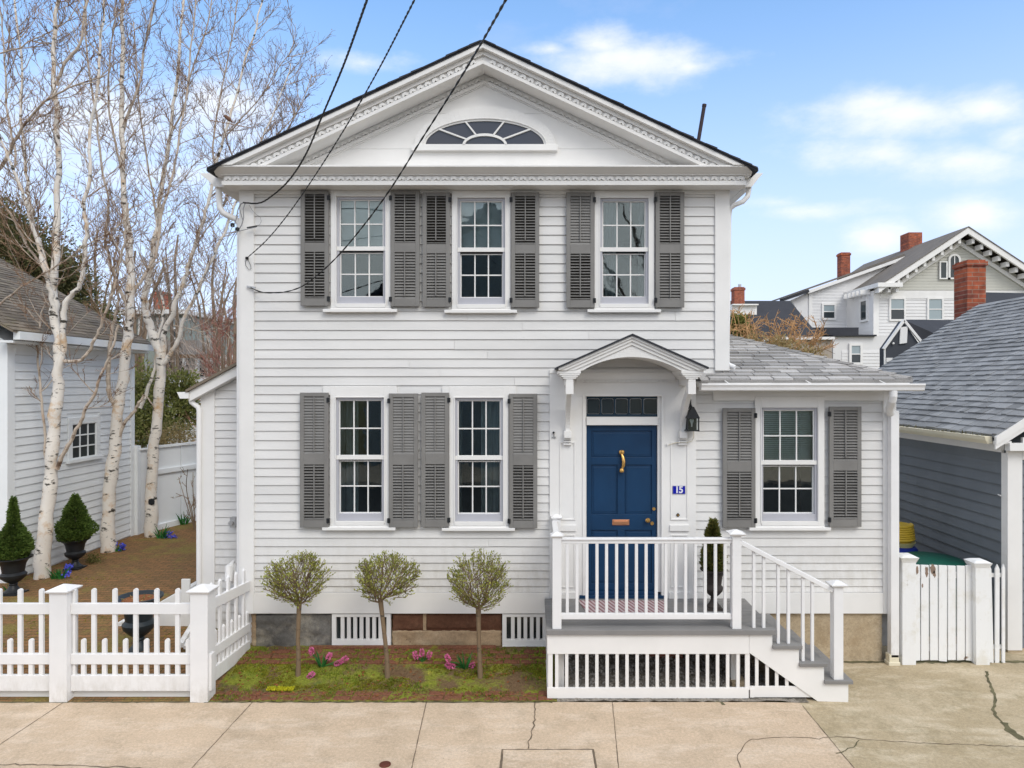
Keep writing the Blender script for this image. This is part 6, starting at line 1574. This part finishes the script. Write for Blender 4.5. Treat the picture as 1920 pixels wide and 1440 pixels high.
mb = MB(); siding(mb, (0, Y, 0), (1, 0, 0), (0, -1, 0), X0, X1_, [i * .22 for i in range(int(ZEV / .22) + 1)], bot=.04, top=.01); mb.build('siding', FARW, HB)
za_ = PZ(452, Y); mb = MB(); mb.prism([(X0 + .2, ZEV + .02), (X1_ - .2, ZEV + .02), (XA, za_)], 'y', Y + .05, Y + 12.9); mb.build('gable_wall', FARTAN, HB)
mb = MB(); siding(mb, (0, Y + .04, 0), (1, 0, 0), (0, -1, 0), X0, X1_, [ZEV + .05 + i * .2 for i in range(18)], bot=.03, top=.01, clipf=lambda z: (X0 + .3 + (z - ZEV) / .66, X1_ - .3 - (z - ZEV) / .66)); mb.build('gable_siding', FARTAN, HB)
mb = MB(); mb.box(X0 - .02, X1_, Y - .06, Y - .041, ZEV - .55, ZEV); mb.box(X0 - .03, X0 + .35, Y - .07, Y - .0605, 0, ZEV - .55); mb.build('frieze_board', TRIM, HB)
zap = PZ(432, Y); kf = .66
zrf = lambda x, d=0: zap - kf * abs(x - XA) - d
mb = MB()
for s in (-1, 1):
    xe = XA + s * 5.95
    mb.prism([(XA, zap), (xe, zrf(xe)), (xe, zrf(xe, .42)), (XA, zap - .42)], 'y', Y - .95, Y - .8)
    mb.prism([(XA, zap - .75), (XA + s * 5.4, zrf(XA + s * 5.4, .75)), (XA + s * 5.4, zrf(XA + s * 5.4, 1.05)), (XA, zap - 1.05)], 'y', Y - .12, Y - .0)
mb.box(XA - 6.05, XA - 4.4, Y - 1.04, Y - .13, ZEV + .12, ZEV + .40); mb.box(XA + 4.4, XA + 6.05, Y - 1.04, Y - .13, ZEV + .12, ZEV + .40); mb.box(XA - 6.04, XA - 5.8, Y - .129, Y + 12, ZEV + .13, ZEV + .39)
mb.build('bargeboard', TRIM, HB)
for s in (-1, 1):
    for k in range(9):
        x = XA + s * (.45 + k * .58); mb = MB(); z = zrf(x, .42); mb.box(x - .09, x + .09, Y - .75, Y - .121, z - .32, z - .0); mb.build('roof_bracket', TRIM, HB)
for k in range(3):
    x = XA - 5.7 + k * .55; mb = MB(); mb.box(x - .09, x + .09, Y - .75, Y - .071, ZEV - .2, ZEV + .119); mb.build('roof_bracket', TRIM, HB)
for k in range(5):
    y = Y + .5 + k * .6; mb = MB(); mb.box(X0 - .7, X0 - .01, y - .09, y + .09, ZEV - .2, ZEV + .119); mb.build('roof_bracket', TRIM, HB)
mb = MB()
for s in (-1, 1):
    xe = XA + s * 6.0; mb.prism([(XA, zap + .06), (xe, zrf(xe) + .06), (xe, zrf(xe) - .0), (XA, zap - .0)], 'y', Y - 1.0, Y + 13.4)
mb.build('roof', SH_FARB, HB)
fwin(HB, 1666, 1697, 558, 602, Y); fwin(HB, 1737, 1768, 558, 602, Y, glass=PGLASS)
c = PX(1784.5, Y)
fwin(HB, 1760, 1775, 490, 524, Y, .09, split=False); fwin(HB, 1802, 1815, 490, 524, Y, .09, split=False)
mb = MB(); cx = PX(1788, Y); cz = PZ(488, Y); rw = .42
ar = lambda r: [(cx + r * math.cos(math.pi * i / 12), cz + r * math.sin(math.pi * i / 12)) for i in range(13)]
mb.strip(ar(rw), ar(rw - .13), 'y', Y - .14, Y - .02); mb.box(cx - rw, cx - rw + .13, Y - .14, Y - .02, PZ(524, Y), cz); mb.box(cx + rw - .13, cx + rw, Y - .14, Y - .02, PZ(524, Y), cz); mb.box(cx - rw, cx + rw, Y - .14, Y - .02, PZ(524, Y), PZ(521, Y))
mb.box(cx - .03, cx + .03, Y - .12, Y - .05, PZ(521, Y), cz + .3)
aw = mb.build('arched_window', TRIM, HB); mb = MB(); mb.prism(ar(rw - .12) + [(cx - rw + .12, PZ(522, Y)), (cx + rw - .12, PZ(522, Y))], 'y', Y - .08, Y - .03); mb.build('pane', DGLASS, aw)
# side window on the left wall
mb = MB(); yA, yB = Y + .7, Y + 1.8; z0, z1 = PZ(603, Y + 1), PZ(560, Y + 1)
for r in pieces((yA, yB, z0, z1), [(yA + .15, yB - .15, z0 + .15, z1 - .15)]): mb.box(X0 - .1, X0 + .0, r[0], r[1], r[2], r[3])
sw_ = mb.build('window', TRIM, HB); mb = MB(); mb.box(X0 - .06, X0 - .04, yA + .15, yB - .15, z0 + .15, z1 - .15); mb.build('pane', DGLASS, sw_)
def chimney(par, a, b, c, d, Y, dep=.9, mat=CHIM2, cap=True, name='chimney', label=None):
    x0, x1, z0, z1 = PX(a, Y), PX(b, Y), PZ(d, Y), PZ(c, Y); w = x1 - x0; mb = MB()
    mb.box(x0 + w * .06, x1 - w * .06, Y, Y + dep, z0 - .5, z1 - w * .28)
    if cap: mb.box(x0, x1, Y - w * .06, Y + dep + w * .06, z1 - w * .279, z1 - w * .08); mb.box(x0 + w * .08, x1 - w * .08, Y, Y + dep, z1 - w * .079, z1)
    else: mb.box(x0 + w * .06, x1 - w * .06, Y, Y + dep, z1 - w * .279, z1)
    return mb.build(name, mat, par)
chimney(HB, 1702, 1731, 435.5, 480, 43.5, 1.2, cap=False); chimney(HB, 1576, 1595.5, 473, 530, 44, .7)
# ext wing of that house
Y = 42; mb = MB(); x0, xe = PX(1516, Y), X0 + .5
zt1 = lambda px: PZ(547 - (px - 1516) * .353, Y)
mb.prism([(x0, 0), (PX(1690, Y), 0), (PX(1690, Y), zt1(1690)), (x0, zt1(1516))], 'y', Y, Y + 8); mb.build('rear_wing_wall', FARW, HB)
mb = MB(); siding(mb, (0, Y, 0), (1, 0, 0), (0, -1, 0), x0, X0 + .0, [i * .22 for i in range(58)], bot=.04, top=.01, clipf=lambda z: (max(x0, PX(1516 + (547 - (HY - (z - ZC) * S(Y))) / .353, Y)), X0)); mb.build('rear_wing_siding', FARW, HB)
mb = MB(); mb.beam((x0 - .2, Y - .2, zt1(1510)), (PX(1692, Y), Y - .2, zt1(1692)), .4, .22); mb.box(x0, x0 + .25, Y - .08, Y - .045, 0, zt1(1520) - .2); mb.build('rear_wing_trim', TRIM, HB)
mb = MB(); mb.prism([(x0 - .3, zt1(1510) + .15), (PX(1692, Y), zt1(1692) + .15), (PX(1692, Y), zt1(1692) + .3), (x0 - .3, zt1(1510) + .27)], 'y', Y - .3, Y + 8); mb.build('rear_wing_roof', SH_FARB, HB)
fwin(HB, 1540, 1567, 569, 600, Y, .14)
mb = MB(); mb.prism([(PX(1483, Y), PZ(563, Y)), (x0 - .001, PZ(548, Y)), (x0 - .001, PZ(612, Y))], 'y', Y, Y + 5); mb.build('side_gable', FARW, HB)
mb = MB(); mb.beam(P(1465, 563, Y - .3), P(1514, 546, Y - .3), .6, .2); mb.build('side_eave', SH_BLACK, HB)
mb = MB(); mb.tube([P(1600, 552, 41), P(1605, 562, 41), P(1607, 580, 41), P(1607, 612, 41)], .09, 6); mb.build('downspout', TRIM, HB)
# low white wing with flat dark roof
LW = thing('low_white_wing', P(1600, 700, 33), 'low white flat roofed wing below the large gabled house', 'building')
Y = 33; mb = MB(); mb.box(PX(1562, Y), PX(1700, Y), Y, Y + 5, 0, PZ(630, Y)); mb.build('wall', FARW, LW)
mb = MB(); siding(mb, (0, Y, 0), (1, 0, 0), (0, -1, 0), PX(1578, Y), PX(1700, Y), [i * .2 for i in range(28)], bot=.035, top=.01); mb.build('siding', FARW, LW)
mb = MB(); mb.box(PX(1559, Y), PX(1640, Y), Y - .25, Y + 5, PZ(631, Y), PZ(628, Y)); mb.build('roof_edge', SH_BLACK, LW); fwin(LW, 1591, 1616, 644, 684, Y, .14)
mb = MB(); mb.box(PX(1517, 37), PX(1610, 37), 37, 41.9, PZ(628, 37), PZ(614, 37)); mb.build('flat_roof', SH_BLACK, LW)
# dark roofed house
DRH = thing('dark_roofed_house', P(1430, 700, 30), 'house with a wide dark roof and small chimney beyond the wing roof', 'house')
a = P(1330, 564, 35); b = P(1481, 564, 35); c = P(1545, 640, 30); d = P(1300, 640, 30)
mb = MB(); mb.add([a, b, c, d, Vector((c.x, 40, c.z)), Vector((d.x, 40, d.z))], [(0, 1, 2, 3), (1, 4, 2), (0, 5, 4, 1)]); mb.build('roof', SH_BLACK, DRH, closed=False)
mb = MB(); mb.box(d.x, c.x - .2, 30.3, 39.8, 0, c.z - .05); mb.build('wall', TAN, DRH)
mb = MB(); mb.box(PX(1372, 29), PX(1419, 29), 29, 33, PZ(590, 29), PZ(573, 29)); mb.box(PX(1372, 29), PX(1420, 29), 28.8, 33, PZ(573, 29), PZ(570.5, 29)); mb.build('dormer', TRIM, DRH)
ch = chimney(DRH, 1376, 1397.5, 538, 566, 33.5, .7, CHIM); mb = MB(); mb.tube([P(1387, 540, 33.8), P(1387, 533, 33.8)], .1, 8); mb.build('chimney_pot', GALV, ch)
mb = MB(); mb.box(PX(1455, 24), PX(1560, 24), 24, 26, 0, PZ(634, 24)); mb.build('tan_wall', TAN, tag(DRH, None, None) if False else DRH)
mb = MB(); mb.box(PX(1452, 24), PX(1562, 24), 23.8, 26, PZ(637, 24), PZ(632, 24)); mb.build('wall_coping', TRIM, DRH)
# dark grey gabled shed
SG = thing('dark_gable_shed', P(1693, 700, 14), 'dark grey gabled building with white trim behind the garage roof', 'building')
Y = 14; mb = MB(); xa0, xp, xb0 = PX(1658, Y), PX(1693.5, Y), PX(1729, Y); zp2, ze2 = PZ(602, Y), PZ(653, Y)
mb.prism([(xa0, 0), (xb0 + .25, 0), (xb0 + .25, ze2), (xb0, ze2), (xp, zp2), (xa0, ze2)], 'y', Y, Y + .3); mb.build('wall', DGREYS, SG)
mb = MB(); mb.beam((xa0 - .05, Y - .04, ze2 - .03), (xp, Y - .04, zp2 + .02), .08, .08, (0, 1, 0)); mb.beam((xb0 + .0, Y - .04, PZ(645, Y)), (xp, Y - .04, zp2 + .02), .08, .08, (0, 1, 0)); mb.box(xa0 - .02, xa0 + .03, Y - .03, Y - .001, 0, ze2); mb.build('rake_board', TRIM, SG)
mb = MB(); mb.add([(xp, Y, zp2 + .05), (PX(1800, Y + 3), Y + 3, PZ(600, Y + 3)), (PX(1830, Y), Y, PZ(660, Y)), (xb0 + .1, Y, PZ(650, Y))], [(0, 1, 2, 3)])
mb.build('roof', SH_BLACK, SG, closed=False)
mb = MB(); mb.prism([(PX(1685.5, Y), PZ(645, Y)), (PX(1699, Y), PZ(643, Y)), (PX(1700.5, Y), PZ(612, Y)), (PX(1687, Y), PZ(614, Y))], 'y', Y - .05, Y - .001); mb.build('door', TRIM, SG)
c = P(1675, 644, Y - .05); mb = MB(); mb.lathe([(.001, -.04), (.035, -.02), (.04, 0), (.03, .03), (.001, .04)], c, 8); mb.build('wall_lamp', TRIM, SG)
mb = MB(); mb.box(PX(1661, Y), PX(1673, Y), Y - .04, Y - .001, PZ(690, Y), PZ(671, Y)); mb.build('window', TRIM, SG)
# dark roof and brick chimney behind the garage ridge
BD = thing('rear_building', P(1880, 700, 9), 'building with dark roof and tall brick chimney behind the garage ridge', 'building')
Y = 8; mb = MB(); mb.box(PX(1812, Y), PX(2300, Y), Y, Y + .3, 0, PZ(600, Y)); mb.build('wall', GREYS, BD)
mb = MB(); mb.add([P(1800, 600, Y), P(1846, 548, Y + 1.5), P(2250, 556, Y + 1.5), P(2300, 600, Y)], [(0, 1, 2, 3)]); mb.build('roof', SH_BLACK, BD, closed=False)
chimney(BD, 1811.5, 1851, 487, 600, Y - .6, .5, CHIM2)
# left far houses
LH = thing('far_left_house', P(340, 720, 24), 'green house with white cornice and porch far behind the third birch', 'house')
Y = 24; mb = MB(); mb.box(PX(235, Y), PX(348, Y), Y, Y + 6, 0, PZ(588, Y)); mb.build('wall', FARG, LH)
mb = MB(); mb.box(PX(225, Y), PX(356, Y), Y - .5, Y + 6.5, PZ(590, Y), PZ(582, Y)); mb.build('cornice', FARW, LH)
for a, b in ((296, 312), (324, 342), (262, 278)): fwin(LH, a, b, 596, 636, Y, .08)
chimney(LH, 286, 307, 546, 590, Y + 1, .8, CHIM2)
mb = MB(); mb.add([P(300, 664, Y - 3), P(402, 664, Y - 3), P(388, 638, Y - .1), P(300, 638, Y - .1)], [(0, 1, 2, 3)]); mb.build('porch_roof', SH_FARB, LH, closed=False)
mb = MB(); mb.box(PX(300, Y - 3), PX(402, Y - 3), Y - 3, Y - 2.8, PZ(671, Y - 3), PZ(664.5, Y - 3)); mb.build('porch_beam', paint('brown_beam', (.25, .15, .08), .8), LH)
for p in (325, 343, 368, 388): mb = MB(); mb.box(PX(p - 2.5, Y - 3), PX(p + 2.5, Y - 3), Y - 2.98, Y - 2.82, 0, PZ(671, Y - 3)); mb.build('porch_post', FARW, LH)
mb = MB(); mb.box(PX(300, Y - 1), PX(345, Y - 1), Y - .9, Y - .2, 0, PZ(672, Y - 1)); mb.build('porch_back', DARKIN, LH)
mb = MB(); mb.box(PX(345, Y - 2), PX(440, Y - 2), Y - 1.6, Y - 1.2, 0, PZ(665, Y - 2)); mb.build('side_wall', FARW, LH); fwin(LH, 370, 388, 668, 708, Y - 1.7, .06)
mb = MB(); mb.box(PX(315, 17), PX(440, 17), 17, 17.2, 0, PZ(708, 17)); tag(mb.build('white_wall', FARW, org=P(370, 720, 17)), 'white garden wall beyond the green shrubs left of the ell', 'wall')
# across the street (seen only as reflections in the panes)
AC = thing('opposite_house', (-2.5, -20, 0), 'gabled house across the street reflected in the window panes', 'house')
mb = MB(); mb.box(-7, 3.5, -27, -20, -.2, 6.2); mb.prism([(-7.3, 6.2), (3.8, 6.2), (-1.75, 10.2)], 'y', -27, -19.8); mb.build('wall', paint('opposite_wall', (.30, .33, .32), .7), AC)
mb = MB(); mb.prism([(-7.6, 6.1), (-1.75, 10.4), (4.1, 6.1), (4.1, 6.4), (-1.75, 10.8), (-7.6, 6.4)], 'y', -27, -19.5); mb.build('roof', SH_BLACK, AC)
T = Tree(77); T.r2 = .012; T.ntw = 1; T.pb = 0
tt = thing('street_tree', (6, -17, 0), 'bare tree across the street reflected in the panes', 'tree')
for k in range(7):
    V = [Vector((6.5, -17, -.2)), Vector((6.5, -17, 3)), Vector((6.5 + (k - 3) * .8, -17 + (k % 3 - 1), 6)), Vector((6.5 + (k - 3) * 1.6, -17 + (k % 3 - 1) * 2, 10))]; C_ = catmull(V, 4); T.tr.tube(C_, [.25 - .2 * j / len(C_) for j in range(len(C_))], 6); bearing(T, C_, .2, .04, .4, .9, 2.5, lev_r=.03)
T.tr.build('trunk', BROWNB, tt, closed=False); T.br.build('branch', BROWNB, tt, closed=False); T.tw.build('crown', BROWNB, tt, closed=False)

# distant tree line
mb = MB(); rs = random.Random(99)
for i in range(9000):
    x = rs.uniform(-120, 120); y = 95 + rs.uniform(-6, 6); h = 5.2 + 1.6 * math.sin(x * .13) + 1.2 * math.sin(x * .37 + 1) + .8 * math.sin(x * .9)
    p = Vector((x, y, rs.uniform(-.3, max(1.5, h)))); mb.leaf(p, Vector((rs.uniform(-1, 1), rs.uniform(-1, 1), rs.uniform(-.2, 1))), rs.uniform(1.0, 2.2), rs.uniform(.5, 1.0))
tag(mb.build('distant_woods', EVER, closed=False), 'low band of distant trees at the horizon', None, kind='stuff')
# ================================================================== CAMERA, LIGHT, SKY
cd = bpy.data.cameras.new('camera'); co = bpy.data.objects.new('camera', cd); C.objects.link(co)
cd.lens = 24; cd.sensor_width = 36; cd.shift_x = -(VX - 960) / 1920; cd.shift_y = 0; cd.clip_end = 2000; cd.clip_start = .1
co.location = (0, -D0, ZC); co.rotation_euler = (math.pi / 2, 0, 0)
bpy.context.scene.camera = co
SUN_EL = math.radians(45); SUN_AZ = math.radians(148)     # compass style: 180 = behind the camera
sd = Vector((math.sin(SUN_AZ) * math.cos(SUN_EL), math.cos(SUN_AZ) * math.cos(SUN_EL), math.sin(SUN_EL)))
sl_ = bpy.data.lights.new('sun', 'SUN'); sl_.energy = 1.3; sl_.angle = math.radians(26); sl_.color = (1, .945, .86)
so = bpy.data.objects.new('sun', sl_); C.objects.link(so); so.rotation_euler = (-sd).to_track_quat('-Z', 'Y').to_euler(); so.location = (0, -5, 20)
w = bpy.data.worlds.new('World'); bpy.context.scene.world = w; w.use_nodes = True
nt = w.node_tree; bg = nt.nodes['Background']; out = nt.nodes['World Output']
sky = N(nt, 'ShaderNodeTexSky', sky_type='NISHITA'); sky.sun_disc = False; sky.sun_elevation = SUN_EL; sky.sun_rotation = SUN_AZ
sky.air_density = 1.0; sky.dust_density = .6; sky.ozone_density = 1.2; sky.altitude = 0
SKY_STR = .15
def M(op, a, b=None, c=None, clamp=False):
    n = N(nt, 'ShaderNodeMath', operation=op); n.use_clamp = clamp
    for i, v in enumerate((a, b, c)):
        if v is None: continue
        if isinstance(v, bpy.types.NodeSocket): L(nt, v, n.inputs[i])
        else: n.inputs[i].default_value = v
    return n.outputs[0]
def smooth(v, lo, hi, a=0., b=1.):
    n = N(nt, 'ShaderNodeMapRange', interpolation_type='SMOOTHSTEP'); L(nt, v, n.inputs[0])
    for i, q in enumerate((lo, hi, a, b)): n.inputs[i + 1].default_value = q
    return n.outputs[0]
tc = N(nt, 'ShaderNodeTexCoord'); sp = N(nt, 'ShaderNodeSeparateXYZ'); L(nt, tc.outputs['Generated'], sp.inputs[0])
dy = M('MAXIMUM', sp.outputs[1], .02)
u = M('DIVIDE', sp.outputs[0], dy); v_ = M('DIVIDE', sp.outputs[2], dy)
def sky_noise(scale, detail, rough, sx=1, sy=1, off=0):
    mp = N(nt, 'ShaderNodeMapping'); mp.inputs['Scale'].default_value = (1, 1, sy); mp.inputs['Location'].default_value = (off, off * .7, 0)
    L(nt, tc.outputs['Generated'], mp.inputs[0]); return noise(nt, mp.outputs[0], scale, detail, rough)
n1 = sky_noise(7, 10, .62, 1, 2.0); n2 = sky_noise(3.0, 8, .6, 1, 2.4, 3.1); n3 = sky_noise(1.6, 6, .55, 1, 2.2, 9.0)
blobs = [(1180, 108, 205, 56, 1.15), (1130, 84, 100, 44, 1.1), (1290, 125, 70, 22, .8), (1030, 92, 70, 18, .8), (1700, 215, 260, 58, 1.15), (1640, 195, 120, 44, 1.1), (1850, 205, 140, 52, 1.1), (1800, 300, 200, 50, .8), (1660, 290, 150, 44, .75),
         (1835, 400, 90, 46, 1.0), (1640, 445, 70, 42, .95), (680, 118, 90, 26, .65), (400, 180, 190, 80, .8), (150, 240, 260, 120, .85), (300, 330, 220, 60, .8), (1520, 395, 120, 22, .6), (1900, 260, 90, 50, .8), (1450, 380, 100, 16, .5)]
acc = None
for (px, py, a, b, s) in blobs:
    uu = M('MULTIPLY', M('SUBTRACT', u, (px - VX) / F), F / a); vv = M('MULTIPLY', M('SUBTRACT', v_, (HY - py) / F), F / b)
    r2 = M('ADD', M('MULTIPLY', uu, uu), M('MULTIPLY', vv, vv)); g = M('MULTIPLY', M('SUBTRACT', 1.0, M('SQRT', r2)), s)
    acc = g if acc is None else M('MAXIMUM', acc, g)
front = M('GREATER_THAN', sp.outputs[1], .05)
dens = M('ADD', M('MAXIMUM', acc, -1.0), M('MULTIPLY', M('SUBTRACT', n1, .5), 2.4))
cl_f = M('MULTIPLY', M('MULTIPLY', smooth(dens, -.2, 1.15), .88), front)
# thin veil and haze towards the horizon
el = sp.outputs[2]
veil = M('MULTIPLY', smooth(n2, .38, .72), .28)
hz = smooth(el, .0, .56, .88, .10)
thin = M('MAXIMUM', hz, veil)
# broken cloud over the unseen sky, added heavier overhead and behind to soften light
back = smooth(sp.outputs[1], -.1, .35, 1.0, 0.0); high = smooth(el, .50, .72)
gen = M('MULTIPLY', M('MULTIPLY', smooth(n3, .33, .52), M('MAXIMUM', back, high)), .95)
cloud = M('MAXIMUM', cl_f, gen)
hs = N(nt, 'ShaderNodeHueSaturation'); hs.inputs['Saturation'].default_value = 1.08; hs.inputs['Value'].default_value = 1.12; L(nt, sky.outputs[0], hs.inputs['Color'])
HAZE = (4.85, 4.95, 6.5); CLD = (6.3, 6.35, 6.5)
tint = mixc(nt, 1.0, hs.outputs[0], (.98, 1.38, 1.5), 'MULTIPLY'); c1 = mixc(nt, thin, tint, HAZE)
cldc = mixc(nt, smooth(sp.outputs[1], -.5, .1, 1.0, 0.0), CLD, (8.6, 8.5, 8.5)); c2 = mixc(nt, cloud, c1, cldc)  # unseen clouds behind the camera brightened as added front fill
L(nt, c2, bg.inputs['Color']); bg.inputs['Strength'].default_value = SKY_STR
vs = bpy.context.scene.view_settings
bpy.context.scene.display_settings.display_device = 'sRGB'
vs.view_transform = 'Standard'; vs.look = 'None'; vs.exposure = .22; vs.gamma = 1; vs.use_curve_mapping = False
cy = bpy.context.scene.cycles
cy.max_bounces = 8; cy.diffuse_bounces = 3; cy.glossy_bounces = 3; cy.transmission_bounces = 4; cy.transparent_max_bounces = 12
